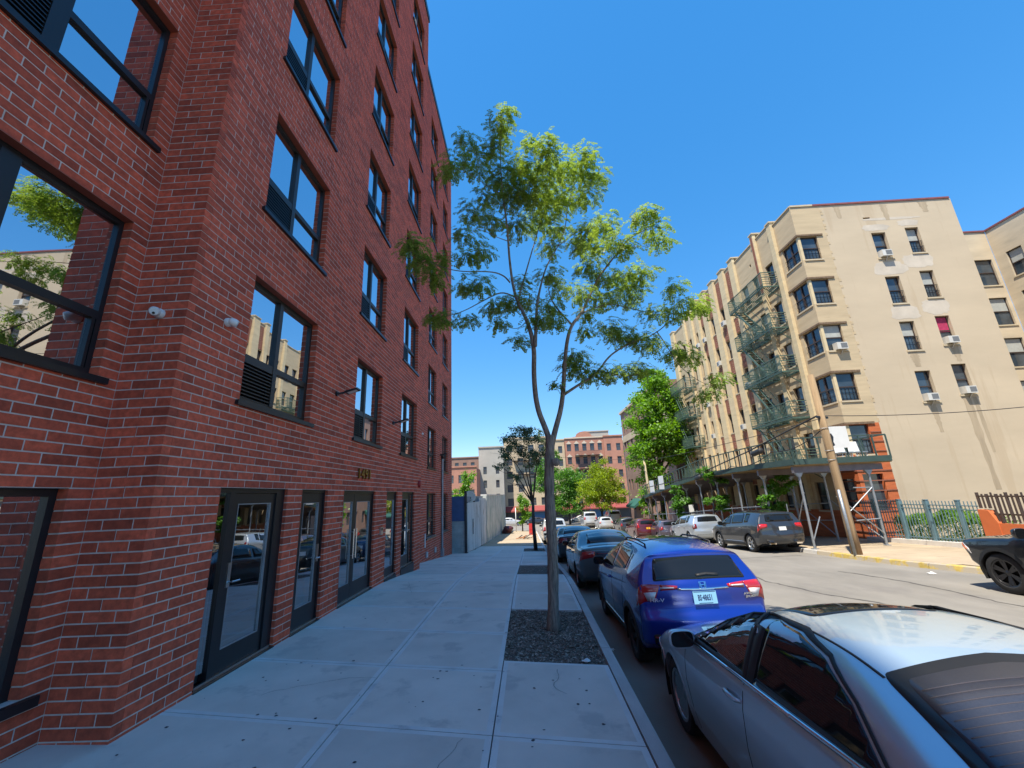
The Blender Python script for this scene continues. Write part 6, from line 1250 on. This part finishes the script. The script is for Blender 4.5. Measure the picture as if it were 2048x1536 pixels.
CL = [(-0.21, 6.96, 9.52, 0.29), (-0.05, 6.72, 9.55, 0.19), (-0.29, 7.30, 9.34, 0.26), (-0.91, 6.99, 9.19, 0.23), (-1.09, 6.89, 8.58, 0.26), (-1.24, 6.57, 8.09, 0.19), (-0.77, 7.40, 8.92, 0.27), (-0.06, 7.15, 8.57, 0.37), (0.30, 6.60, 8.14, 0.32), (0.52, 6.82, 7.94, 0.39), (0.70, 6.01, 7.84, 0.24), (0.62, 5.92, 7.94, 0.16), (0.93, 6.75, 8.12, 0.36), (1.38, 7.19, 8.55, 0.38), (1.58, 7.10, 8.78, 0.24), (1.85, 7.51, 8.64, 0.25), (1.63, 7.72, 8.36, 0.35), (1.15, 7.93, 8.45, 0.45), (0.38, 7.26, 7.89, 0.37), (-0.09, 7.08, 7.77, 0.28), (-0.58, 7.31, 8.06, 0.24), (-0.84, 7.08, 7.55, 0.26), (-0.47, 6.91, 7.18, 0.26), (-0.91, 6.63, 6.65, 0.25), (-0.61, 6.41, 6.14, 0.20), (-0.89, 6.33, 6.02, 0.17), (0.07, 7.41, 7.41, 0.31), (0.61, 8.15, 8.05, 0.42), (1.00, 8.54, 8.06, 0.32), (0.81, 8.54, 7.57, 0.27), (-1.72, 6.25, 6.11, 0.26), (-1.67, 6.71, 6.12, 0.27), (-1.52, 6.80, 5.88, 0.22), (-1.72, 5.82, 6.02, 0.13), (-1.34, 6.57, 6.15, 0.15), (-0.67, 6.42, 5.52, 0.25), (-0.90, 6.32, 5.39, 0.14), (-0.45, 7.14, 5.42, 0.24), (-0.19, 7.28, 5.52, 0.24), (0.17, 7.27, 5.59, 0.24), (0.10, 7.80, 6.24, 0.22), (0.69, 7.80, 6.42, 0.26), (0.77, 6.91, 5.61, 0.19), (0.54, 6.49, 5.05, 0.21), (0.57, 6.19, 4.65, 0.20), (0.29, 6.43, 4.78, 0.18), (-0.02, 6.53, 4.46, 0.15), (-0.37, 7.11, 5.03, 0.15), (-1.42, 6.95, 5.16, 0.23), (-0.99, 6.94, 5.08, 0.19), (-1.62, 7.11, 5.20, 0.15), (1.11, 6.52, 5.29, 0.22), (1.36, 7.60, 7.12, 0.25), (1.49, 7.23, 7.07, 0.29), (1.61, 6.38, 6.54, 0.25), (1.33, 7.26, 6.68, 0.20), (1.45, 6.57, 6.21, 0.21), (1.64, 6.02, 5.92, 0.20), (1.83, 6.08, 5.85, 0.19), (1.33, 6.58, 5.85, 0.23), (1.57, 6.67, 5.61, 0.22), (2.04, 5.72, 6.14, 0.17), (2.34, 6.11, 6.20, 0.21), (2.55, 6.38, 6.14, 0.18), (2.19, 5.81, 6.31, 0.13), (2.06, 6.92, 5.82, 0.27), (2.37, 6.95, 5.82, 0.24), (1.94, 7.24, 5.67, 0.25), (2.31, 7.32, 5.68, 0.20), (1.57, 7.05, 5.40, 0.23), (2.24, 7.48, 5.48, 0.16), (1.20, 6.74, 5.00, 0.15), (1.72, 7.41, 4.94, 0.29), (1.96, 7.39, 4.78, 0.24), (2.25, 7.24, 4.66, 0.29), (2.42, 7.18, 4.45, 0.20), (0.98, 6.86, 4.23, 0.24), (0.89, 6.85, 4.07, 0.23), (1.14, 6.98, 3.97, 0.24), (1.51, 7.01, 3.96, 0.23), (1.83, 7.03, 3.99, 0.23), (2.13, 7.07, 3.98, 0.23), (2.49, 7.12, 5.10, 0.21), (2.75, 6.80, 4.98, 0.24), (3.04, 6.71, 5.05, 0.23), (2.67, 6.37, 5.20, 0.18), (3.37, 7.02, 5.09, 0.16), (2.93, 7.34, 4.38, 0.26), (3.16, 7.35, 4.24, 0.20), (3.38, 6.92, 3.71, 0.19), (3.20, 6.95, 3.46, 0.19), (0.61, 6.89, 3.74, 0.11), (1.14, 6.84, 4.69, 0.12), (0.36, 6.38, 8.46, 0.12), (-0.56, 7.42, 9.23, 0.20), (-0.32, 7.37, 8.49, 0.27), (0.10, 6.98, 7.95, 0.29), (0.76, 7.76, 8.21, 0.37)]
lv = Leaves(); r = random.Random(11)
for (x, y, z, R_) in CL:
    c = Vector((x, y, z)); n = int(20 + 58 * (R_ / .235) ** 2)
    for k in range(n):
        v = Vector((r.gauss(0, 1), r.gauss(0, 1), r.gauss(0, 1))).normalized() * R_ * r.random() ** .6 * 1.08; v.z *= .72; v.y *= 1.2
        d = Vector((v.x + r.uniform(-.1, .1), v.y + r.uniform(-.1, .1), r.uniform(-.12, .05))) + Vector((r.uniform(-.2, .2), r.uniform(-.2, .2), 0)); lv.spray(c + v, d, r, n=r.choice((5, 6, 7)), ll=.043, lw=.0115, L_=r.uniform(.11, .19))
tag(lv.build('crown', LF_main, T1), kind='stuff')
# ---- other trees: clumped crowns of leaf-sized faces on a branching skeleton
def tree(name, label, base, blobs, nleaf, leaf, m, trunk_r, fork, bark=M_bark2, seed=1, group='street trees', shell=.55, cat='tree'):
    r = random.Random(seed); t = empty(name, base, label, cat, group); b = MB(); bx, by, bz = base; f = Vector(fork)
    b.tube([Vector((bx, by, bz - .1)), Vector((bx, by, bz)).lerp(f, .5) + Vector((r.uniform(-.1, .1), r.uniform(-.1, .1), 0)), f], [trunk_r * 1.25, trunk_r, trunk_r * .85], 10); b.build('trunk', bark, t, smooth=True)
    for i, (c, rad) in enumerate(blobs):
        c = Vector(c); b = MB(); m1 = f.lerp(c, .5) + Vector((r.uniform(-.2, .2), r.uniform(-.2, .2), r.uniform(-.1, .3))); b.tube([f, m1, c], [trunk_r * .5, trunk_r * .3, trunk_r * .1], 6)
        for k in range(4):
            e = c + Vector((r.uniform(-1, 1) * rad[0], r.uniform(-1, 1) * rad[1], r.uniform(-.7, .9) * rad[2])) * .8; b.tube([m1.lerp(c, .5), m1.lerp(e, .6), e], [trunk_r * .18, trunk_r * .12, trunk_r * .04], 5)
        b.build('limb', bark, t, smooth=True)
    L_ = Leaves(); vol = [q[1][0] * q[1][1] * q[1][2] for q in blobs]; tot = sum(vol)
    for (c, rad), v in zip(blobs, vol):
        c = Vector(c); n = int(nleaf * v / tot); sub = [Vector((r.gauss(0, 1), r.gauss(0, 1), r.gauss(0, 1))).normalized() * r.uniform(shell, 1.0) for _ in range(max(6, n // 90))]
        for k in range(n):
            s_ = r.choice(sub); q = s_ + Vector((r.gauss(0, .16), r.gauss(0, .16), r.gauss(0, .13))); p = c + Vector((q.x * rad[0], q.y * rad[1], q.z * rad[2])); d = Vector((r.uniform(-1, 1), r.uniform(-1, 1), r.uniform(-.9, .3))).normalized(); nn = Vector((r.uniform(-1, 1), r.uniform(-1, 1), r.uniform(0, 1.5))).normalized(); nn = (nn - d * nn.dot(d)).normalized(); L_.leaf(p, d, nn, leaf * r.uniform(.7, 1.3), leaf * .3)
    tag(L_.build('crown', m, t), kind='stuff'); return t
gq = lambda x, y, dzz=0: gz(x, y) + dzz
tree('street_tree', 'thin dark tree with sparse crown on the left pavement beyond the brick block', (.33, 26.4, gq(.33, 26.4)), [((-.3, 26.4, 5.6), (1.1, 1.0, .9)), ((.7, 26.2, 5.5), (1.0, 1.0, .85)), ((-1.1, 26.6, 4.6), (.9, .9, .7)), ((1.1, 26.5, 4.5), (.8, .9, .7)), ((.2, 26.4, 4.4), (1.0, .9, .8)), ((-1.6, 26.3, 3.7), (.6, .7, .4)), ((-.8, 26.3, 2.9), (.6, .7, .45))], 5200, .13, LF_dark, .10, (.3, 26.4, 1.4), seed=4, shell=.3)
tree('street_tree', 'big bright green tree at the far end of the buff block', (13.6, 43.6, gq(13.6, 43.6)), [((14.6, 43.8, 12.0), (2.2, 2.2, 2.4)), ((12.7, 43.4, 9.6), (2.0, 2.2, 2.0)), ((16.2, 43.4, 9.3), (1.9, 2.2, 2.2)), ((14.0, 42.6, 7.2), (2.6, 2.4, 2.0)), ((12.2, 43.0, 5.2), (1.6, 2.0, 1.8)), ((15.6, 42.6, 5.6), (2.2, 2.0, 1.8)), ((12.9, 42.6, 2.6), (1.7, 1.6, 1.9)), ((14.6, 44, 14), (1.2, 1.4, 1.0)), ((12.2, 42.2, .4), (1.0, 1.2, 1.3))], 26000, .30, LF_lite, .28, (13.6, 43.6, 3.2), seed=5)
tree('street_tree', 'rounded yellow-green tree at the end of the street', (11.2, 66, gq(11.2, 66)), [((11.4, 66, 3.0), (2.9, 2.6, 2.4)), ((12.2, 66, 5.0), (2.0, 2.0, 1.8)), ((9.4, 65.5, 1.6), (1.8, 2.0, 1.6)), ((13.4, 65.5, 1.4), (1.7, 2.0, 1.7)), ((11.2, 64.6, .8), (2.6, 1.6, 1.5))], 15000, .26, LF_yel, .2, (11.2, 66, -1.2), seed=6)
tree('street_tree', 'mid green tree just left of the yellow-green one', (7.6, 80, gq(7.6, 80, -.2)), [((8.0, 80, 4.2), (3.0, 2.6, 2.8)), ((5.8, 80, 2.2), (2.4, 2.0, 2.4)), ((10.0, 79.5, 1.4), (2.3, 2.0, 2.4)), ((7.4, 79, -.4), (3.0, 1.8, 1.8))], 13000, .34, LF_mid, .2, (7.6, 80, -1.8), seed=7)
tree('street_tree', 'green tree behind the fork of the near tree', (3.9, 84, gq(3.9, 84, -.2)), [((4.0, 84, 6.6), (2.2, 2.2, 2.4)), ((3.2, 84, 3.6), (2.0, 2.0, 2.2)), ((5.2, 84, 9.0), (1.5, 1.5, 1.8))], 5500, .34, LF_mid, .2, (3.9, 84, -1.2), seed=8)
tree('street_tree', 'small bright tree beside the cream storefronts at the far corner', (-.9, 58, gq(-.9, 58)), [((-.8, 58, .4), (.9, .9, 1.6)), ((-.5, 58, -1.0), (.8, .8, 1.0))], 2600, .22, LF_lite, .08, (-.9, 58, -1.4), seed=9)
tree('street_tree', 'leafy young tree poking out of the shed behind the dark grey SUV', (12.1, 21.6, gq(12.1, 21.6)), [((12.2, 21.4, 1.75), (.55, .5, .4)), ((11.8, 21.2, 1.15), (.6, .5, .45)), ((12.6, 21.4, .7), (.55, .5, .45)), ((12.9, 21.8, 2.0), (.5, .5, .5))], 1700, .17, LF_mid, .05, (12.1, 21.6, .3), seed=10)
tree('street_tree', 'leafy young tree growing up past the shed edge above the silver SUV', (11.35, 26.6, gq(11.6, 26.6)), [((11.1, 26.3, 2.9), (.5, .5, .4)), ((11.5, 26.3, 2.2), (.65, .5, .4)), ((11.3, 26.3, 1.1), (.7, .5, .45)), ((11.9, 26.5, .75), (.5, .5, .4))], 1800, .18, LF_mid, .05, (11.35, 26.6, .4), seed=12)
tree('street_tree', 'leafy young tree under the far part of the shed', (11.2, 32, gq(11.6, 32)), [((11.1, 31.8, 1.0), (.8, .7, .6)), ((11.0, 31.6, 1.9), (.45, .4, .4)), ((11.3, 31.8, .2), (.5, .5, .4))], 1600, .2, LF_mid, .05, (11.2, 32, -.3), seed=13)
tree('street_tree', 'pale leafy branch tips of a tree at the right edge above the brown fence', (19.2, 14.6, -.5), [((18.6, 14.6, 1.5), (.8, .5, .35)), ((19.4, 14.4, 2.0), (.7, .6, .5))], 700, .12, LF_rust, .07, (19.2, 14.6, .8), seed=14)
# hedge behind the fence
def hedge():
    t = empty('hedge', (16.7, 17.2, -.5), 'bright green clipped hedge behind the blue-grey fence', 'hedge'); r = random.Random(21); L_ = Leaves()
    for k in range(12000):
        x = 16.02 + abs(r.gauss(0, .45)); y = r.uniform(15.7, 19.6); top = .42 + .12 * sin(y * 2.3) + .10 * sin(y * 5.1 + 1) - .25 * max(0, y - 18.6); z = r.uniform(-.55, top) if x < 16.15 else r.uniform(top - .25, top + .06)
        d = Vector((r.uniform(-1, .4), r.uniform(-1, 1), r.uniform(-.3, 1))).normalized(); nn = Vector((-1, r.uniform(-1, 1), r.uniform(0, 1.4))); nn = (nn - d * nn.dot(d)).normalized(); L_.leaf(Vector((x, y, z)), d, nn, r.uniform(.05, .10), .022)
    tag(L_.build('foliage', LF_lite, t), kind='stuff')
    b = MB()
    for k in range(30): y = 15.8 + k * .13; b.tube([(16.4, y, -.7), (16.4 + r.uniform(-.2, .2), y + r.uniform(-.1, .1), .2)], [.02, .008], 5)
    b.build('stems', M_bark2, t)
hedge()
# ================================================================ left side beyond the brick block
M_blue = mat('blue_hoarding', (.055, .10, .22), .7, var=.15); M_cmu = mat('concrete_block', (.42, .42, .40), .92, var=.2, scale=3, bump=.2, bscale=60, island=.10); M_gatew = mat('white_sheet_metal', (.74, .71, .67), .6, var=.25, scale=1.6, dirt=((.30, .22, .16), 1.4, .58, .7), stretch=(1, 1, .4)); M_cw = mat('mottled_wall', (.56, .58, .54), .9, var=.3, scale=1.2, dirt=((.24, .36, .32), 1.1, .52, .85), stretch=(1, 1, .7)); M_rust = mat('dark_post', (.05, .045, .045), .8, var=.3)
wl = empty('block_wall', (-4, 24.2, -1.1), 'concrete block wall with dark blue hoarding above at the end of the brick block', 'wall')
one(lambda b: b.box(-6.5, -3.62, 24.2, 24.26, .62, 1.97), 'hoarding', M_blue, wl)
for j in range(9):
    for k in range(8):
        x0 = -3.62 - .40 * (k + 1) + (.2 if j % 2 else 0); x1 = x0 + .39
        x1 = min(x1, -3.625)
        if x1 - x0 > .05: one(lambda b: b.box(x0, x1, 24.22, 24.4, -1.18 + .2 * j, -1.18 + .2 * j + .19), 'block', M_cmu, wl)
one(lambda b: b.box(-6.5, -3.64, 24.24, 24.38, -1.4, .62), 'mortar_bed', M_mort, wl); one(lambda b: b.box(-3.63, -3.50, 24.15, 24.30, -1.4, 2.25), 'corner_post', M_rust, wl)
gt = empty('sheet_metal_gate', (-3.5, 28, -1.2), 'dirty white corrugated sheet metal gate along the left pavement', 'gate'); y = 24.35
while y < 35.2:
    w_ = .42; g0 = gz(-3.5, y); top = 1.55 if y < 30.5 else 1.75
    one(lambda b: b.prism([(-3.53, y + a, g0 + .04) if q == 0 else (-3.53 + q * .03, y + a, g0 + .04) for a, q in ((0, 0), (.08, 1), (.2, 1), (.28, 0), (w_, 0))] + [(-3.56, y + w_, g0 + .04), (-3.56, y, g0 + .04)], (0, 0, top - g0)), 'sheet', M_gatew, gt); y += w_ + .003
for y in (24.5, 27.9, 31.4, 35.1): one(lambda b: b.box(-3.62, -3.5, y, y + .09, gz(-3.5, y), 1.65), 'gate_post', M_rust, gt)
one(lambda b: b.box(-3.49, -3.46, 26.7, 26.85, .1, .42), 'lock_box', M_black, gt); one(lambda b: b.box(-3.49, -3.47, 26.6, 26.9, -.3, .6), 'lock_plate', M_acg, gt)
cw = empty('mottled_wall', (-3.5, 48, -2.2), 'tall mottled grey-green wall with peeling paint beyond the white gate', 'wall'); y = 35.3
while y < 62: g0 = gz(-3.5, y); one(lambda b: b.box(-3.9, -3.45 - .01 * (int(y) % 2), y, y + 2.6, g0 - .8, 2.0), 'wall_panel', M_cw, cw); one(lambda b: b.box(-3.95, -3.42, y, y + 2.6, 2.0, 2.08), 'cap', M_concb, cw); y += 2.62
one(lambda b: b.box(-5.8, -3.75, 27, 35.2, -1.5, 1.95), 'lean_to', M_cmu); bpy.data.objects['lean_to']['label'] = 'low grey block lean-to behind the white gate'; bpy.data.objects['lean_to']['category'] = 'shed'
t = empty('satellite_dish', (-3.8, 27.6, 1.4), 'round white satellite dish above the sheet metal gate', 'satellite dish'); b = MB(); b.lathe([(0, .10), (.12, .09), (.25, .055), (.37, 0), (.385, .01), (.26, .07), (.12, .105), (0, .115)], (-3.78, 27.6, 1.95), (-.3, 1, -.35), 24); b.build('dish', mat('dish_cream', (.62, .58, .48), .6), t, smooth=True)
one(lambda b: b.tube([(-3.7, 27.65, 1.0), (-3.75, 27.68, 1.9)], .035, 8), 'mast', M_rust, t); one(lambda b: b.tube([(-3.75, 27.6, 1.7), (-3.6, 27.15, 1.75)], .015, 6), 'feed_arm', M_rust, t)
tree('wall_shrub', 'bright bush showing above the wall behind the gate', (-6.4, 46, -1.5), [((-6.4, 46, 3.2), (.9, .9, 1.5)), ((-7.4, 46, 2.2), (1.0, .9, .8))], 2500, .22, LF_lite, .08, (-6.4, 46, 1.0), seed=31, group='shrubs', cat='shrub')
# odds and ends on the far left pavement
tag(one(lambda b: (b.box(-.05, .45, 48, 48.45, gz(0, 48), gz(0, 48) + 1.15), b.box(-.02, .42, 47.98, 48, gz(0, 48) + .55, gz(0, 48) + 1.05)), 'newspaper_box', mat('box_red', (.5, .03, .03), .5)), 'red newspaper box on the sunny far pavement', 'box')
t = empty('scrap_pile', (-.2, 40, gz(-.2, 40)), 'heap of orange boards and scrap on the sunny pavement', 'pile'); rr = random.Random(5); M_or = mat('orange_board', (.5, .17, .04), .8, var=.3)
for k in range(9): x, y = -.3 + rr.uniform(-.6, .6), 40 + rr.uniform(-.8, .8); one(lambda b: b.bar((x - rr.uniform(.1, .4), y, gz(x, y) + .05), (x + rr.uniform(.1, .4), y + rr.uniform(-.5, .5), gz(x, y) + rr.uniform(.1, .5)), .12, .04), 'board', M_or if k % 2 else M_rust, t)
t = empty('rubbish_heap', (-3.1, 54, gz(-3.1, 54)), 'heap of dark red bags against the mottled wall', 'rubbish'); M_bag = mat('bag_maroon', (.09, .02, .025), .5, var=.4)
for k in range(7):
    bm = bmesh.new(); bmesh.ops.create_icosphere(bm, subdivisions=2, radius=.35 + .15 * rr.random()); c = Vector((-3.0 + rr.uniform(-.2, .6), 53 + rr.uniform(-2, 2), gz(-3, 53) + .25 + .3 * (k % 2)))
    for v in bm.verts: v.co = Vector((v.co.x * 1.2, v.co.y * 1.3, v.co.z * .8)) * (1 + rr.uniform(-.12, .12)) + c - Vector((-3.1, 54, gz(-3.1, 54)))
    me = bpy.data.meshes.new('bag'); bm.to_mesh(me); bm.free(); me.polygons.foreach_set('use_smooth', [True] * len(me.polygons)); me.materials.append(M_bag); o = bpy.data.objects.new('bag', me); COL.objects.link(o); o.parent = t
for x, y, h, l in ((.55, 45, 3.2, 'white sign post on the far left pavement'), (-1.7, 56, 3.0, 'pale street post at the far left corner')): tag(one(lambda b: b.tube([(x, y, gz(x, y)), (x, y, gz(x, y) + h)], .05, 8), 'sign_post', M_white, smooth=True), l, 'post')
t = empty('street_sign', (11.7, 31.0, gz(11.7, 31)), 'small white parking sign on a post by the shed', 'sign'); one(lambda b: b.tube([(11.6, 31, gz(11.7, 31)), (11.6, 31, gz(11.7, 31) + 2.2)], .03, 8), 'post', M_galv, t); one(lambda b: b.box(11.45, 11.78, 30.95, 30.97, gz(11.7, 31) + 1.75, gz(11.7, 31) + 2.25), 'plate', M_white, t)
# litter in the gutter and on the flags
for k, (x, y, s_, l) in enumerate(((.62, 5.75, .09, 'crumpled white wrapper on the soil of the nearest tree pit'), (1.12, 8.3, .08, 'scrap of white paper in the gutter beside the nearest tree pit'), (1.2, 7.3, .07, 'white scrap in the gutter below the blue crossover'), (1.08, 4.35, .07, 'pinkish wrapper in the gutter near the camera'), (10.6, 12.2, .16, 'white litter in the road near the yellow kerb'))):
    bm = bmesh.new(); bmesh.ops.create_icosphere(bm, subdivisions=2, radius=s_ * .5); rq = random.Random(k)
    for v in bm.verts: v.co = Vector((v.co.x * (1 + rq.uniform(-.5, .5)), v.co.y * (1 + rq.uniform(-.5, .5)), v.co.z * .35 * (1 + rq.uniform(-.7, .7)))) + Vector((x, y, gz(x, y) + s_ * .1))
    me = bpy.data.meshes.new('litter'); bm.to_mesh(me); bm.free(); me.materials.append(M_white); o = bpy.data.objects.new('litter', me); COL.objects.link(o); tag(o, l, 'litter', 'scraps of litter')
M_spot = mat('gum_spot', (.06, .06, .065), .9); b = MB(); rq = random.Random(77)
for k in range(95):
    x, y = rq.uniform(-3.5, .8), rq.uniform(3.0, 14) if k > 40 else rq.uniform(3.0, 6); a = rq.uniform(.006, .022); P_ = [(x + cos(t_) * a * rq.uniform(.6, 1.2), y + sin(t_) * a * rq.uniform(.5, 1.1)) for t_ in [2 * pi * q / 8 for q in range(8)]]
    if any(p0 - .2 < y < p1 + .2 for p0, p1 in PITS) and x > -.6: continue
    i = len(b.v); b.v += [(px, py, gz(px, py) + .003) for px, py in P_]; b.f.append(tuple(range(i, i + 8))); b.m.append(0)
tag(b.build('gum_spots', M_spot, pav), kind='stuff')
# ================================================================ far buildings closing the view
M_fb = {'red': mat('far_red_brick', (.42, .20, .14), .9, var=.15, scale=.8), 'buff': mat('far_buff', (.52, .41, .28), .9, var=.15, scale=.8), 'white': mat('far_white', (.40, .375, .33), .9, var=.12, scale=.5), 'brown': mat('far_brown', (.28, .17, .13), .9, var=.15, scale=.8), 'trim': mat('far_trim', (.55, .46, .36), .9)}
M_fwin = mat('far_window', (.06, .07, .085), .15, spec=.7); M_awn = mat('awning_red', (.26, .05, .045), .8); M_shop = mat('shop_dark', (.045, .05, .06), .5); M_shopb = mat('shop_blue', (.05, .16, .36), .6); M_fgreen = mat('awning_green', (.02, .10, .08), .8)
def far_bldg(name, label, x0, x1, y, z0, z1, m, cols, rows, wz, wh=1.7, ww=1.0, fl=3.1, shop=True, awn=None, arch=False, fe=None, depth=12, trim=False):
    t = empty(name, ((x0 + x1) / 2, y, z0), label, 'building', 'far buildings'); Pq = lambda s, d, z: (s, y - d, z); W_ = (x1 - x0) / cols; ops = []
    for c in range(cols):
        for k in range(rows): cx = x0 + W_ * (c + .5); ops.append((cx - ww / 2, cx + ww / 2, wz - fl * k - wh, wz - fl * k))
    b = MB(); holes_wall(b, Pq, x0, x1, z0 + (3.4 if shop else 0), z1, ops, .3); b.build('wall', m, t, fix=False); one(lambda b: b.box(x0 + .01, x1 - .01, y + .31, y + depth, z0, z1 - .2), 'core', m, t)
    for a, c, lo, hi in ops:
        one(lambda b: b.box(a, c, y + .2, y + .24, lo, hi), 'window', M_fwin, t); one(lambda b: (b.box(a, c, y + .17, y + .2, (lo + hi) / 2 - .05, (lo + hi) / 2 + .05),), 'sash', M_sash, t)
        if trim: one(lambda b: b.prism([(a - .2, y - .05, hi + .02), (c + .2, y - .05, hi + .02), ((a + c) / 2, y - .05, hi + .75)], (0, .04, 0)), 'keystone', M_fb['trim'], t)
    one(lambda b: b.box(x0 - .1, x1 + .1, y - .2, y + .3, z1, z1 + .3), 'cornice', M_fb['trim'] if trim else m, t)
    if shop:
        n = max(1, int((x1 - x0) / 4))
        for k in range(n):
            a, c = x0 + (x1 - x0) * k / n, x0 + (x1 - x0) * (k + 1) / n; one(lambda b: b.box(a, c - .1, y + .05, y + .3, z0, z0 + 3.4), 'shopfront', (M_shop, M_shopb, M_shop)[k % 3], t)
            if awn: one(lambda b: b.prism([(a, y - 1.1, z0 + 2.7), (a, y - 1.1, z0 + 2.95), (a, y, z0 + 4.0), (a, y, z0 + 3.4)], (c - a - .15, 0, 0)), 'awning', awn, t)
    if arch:
        P_ = [(x0 + 1.5, y - .03, z1 + .29)] + [((x0 + x1) / 2 + 1.9 * cos(a_), y - .03, z1 + .5 + 1.15 * sin(a_)) for a_ in [pi - pi * k / 12 for k in range(13)]] + [(x1 - 1.5, y - .03, z1 + .29)]; one(lambda b: b.prism(P_, (0, .3, 0)), 'gable', m, t)
    if fe:
        for z in fe:
            b = MB(); b.box(x0 + 2.2, x1 - 1.2, y - 1.1, y, z, z + .08)
            for k in range(24): xx = x0 + 2.2 + (x1 - x0 - 3.4) * k / 23; b.bar((xx, y - 1.1, z), (xx, y - 1.1, z + 1), .04)
            b.bar((x0 + 2.2, y - 1.1, z + 1), (x1 - 1.2, y - 1.1, z + 1), .06); b.build('fire_escape', M_black, t)
    return t
g_ = -4.6
far_bldg('tenement', 'red brick tenement with a curved gable and black fire escape', 9.6, 18.9, 100, g_, 14.6, M_fb['red'], 5, 5, 13.3, awn=M_awn, arch=True, fe=(10.4, 7.3, 4.2), trim=True)
far_bldg('tenement', 'plain red brick wing right of the gabled tenement', 18.9, 23.4, 99.5, g_, 14.7, M_fb['red'], 2, 5, 13.0, awn=M_awn)
far_bldg('tenement', 'buff tenement behind the thin dark tree', -5.3, 5.2, 100, g_, 15.2, M_fb['buff'], 4, 5, 13.6, ww=1.4, awn=M_awn, fe=(9.8, 6.6))
far_bldg('tenement', 'dark buff tenement between the buff and the gabled ones', 5.2, 9.5, 100.5, g_, 14.4, M_fb['buff'], 2, 5, 13.0, awn=M_awn)
far_bldg('tenement', 'pale plastered building left of the buff tenement', -11.1, -5.3, 97, g_, 13.0, M_fb['white'], 2, 4, 8.6, ww=.8, shop=False)
far_bldg('tenement', 'cream penthouse showing above the red tenements', 17.0, 24.0, 118, g_, 18.6, M_fb['white'], 3, 2, 17.0, shop=False)
far_bldg('tenement', 'brown corniced building far left behind the gate', -22.0, -11.2, 112, g_, 12.2, M_fb['brown'], 5, 4, 11.0, shop=False)
far_bldg('tenement', 'low red brick house far left behind the gate', -17.5, -10.8, 90, g_, 8.2, M_fb['red'], 3, 3, 6.6, ww=1.2, shop=False)
far_bldg('tenement', 'long buff range filling the cross street to the right', 23.5, 60, 101, g_, 13.5, M_fb['buff'], 12, 5, 12.0, awn=M_fgreen)
t = empty('brown_apartment_block', (16.5, 60, -3), 'brown brick block on the right beyond the big tree', 'building'); Pq = lambda s, d, z: (16.5 - d, s, z); ops = [(y, y + 1.1, 12.6 - 3.0 * k - 1.6, 12.6 - 3.0 * k) for y in (48, 50.6, 53.2, 55.8, 58.4, 61, 63.6, 66.2, 67.9) for k in range(5)]
b = MB(); holes_wall(b, Pq, 46.5, 69.6, -4, 14.4, ops, .3); b.build('wall', M_fb['brown'], t, fix=False); one(lambda b: b.box(16.81, 30, 46.5, 69.5, -4, 14.2), 'core', M_fb['brown'], t); one(lambda b: b.box(16.25, 16.6, 46.5, 69.7, 14.4, 14.75), 'cornice', M_fb['trim'], t); one(lambda b: b.box(16.42, 16.5, 46.5, 69.6, 9.6, 10.6), 'band', M_fb['buff'], t); one(lambda b: b.prism([(16.5, 62, 0.2), (15.2, 62, -.6), (15.2, 62, -.3), (16.5, 62, .7)], (0, 5, 0)), 'awning', M_fgreen, t)
for a, c, lo, hi in ops: one(lambda b: b.box(16.66, 16.7, a, c, lo, hi), 'window', M_fwin, t)
# ---- traffic and parked cars in the distance
sedan('saloon_car', 'pale silver saloon crossing the far junction broadside', 10.6, 90.5, (.50, .50, .47), yaw=pi / 2, ds=.12, group='cars on the road')
sedan('saloon_car', 'white saloon at the far left junction broadside', -3.6, 86, (.62, .63, .64), yaw=-pi / 2, ds=.12, group='cars on the road')
sedan('saloon_car', 'silver saloon parked in shade by the red awnings', 3.9, 90.8, (.35, .36, .38), yaw=pi / 2, ds=.12, group='cars on the road')
sedan('saloon_car', 'dark saloon right of the white one at the far left junction', 1.2, 88.5, (.03, .03, .04), yaw=pi / 2, ds=.12, group='cars on the road')
suv('compact_suv', 'white SUV driving away near the junction', 10.0, 58.5, (.62, .63, .63), (4.6, 1.85, 1.72), ds=.1, lamp='side', group='cars on the road')
suv('passenger_van', 'tall white van waiting near the junction', 9.1, 66.5, (.60, .61, .62), (5.4, 2.0, 2.45), ds=.12, lamp='side', group='cars on the road', box=.28)
suv('passenger_van', 'white van parked by the green awning', 13.6, 70.5, (.58, .58, .57), (5.2, 2.0, 2.3), ds=.12, lamp='side', group='cars on the road', box=.28)
suv('compact_suv', 'dark grey SUV behind the white SUV', 11.0, 50.0, (.06, .06, .065), (4.5, 1.82, 1.66), ds=.1, lamp='side')
suv('passenger_van', 'white van at the kerb behind the near tree trunk', 2.0, 36.5, (.60, .60, .58), (5.0, 1.95, 2.0), ds=.12, lamp='side', box=.2)
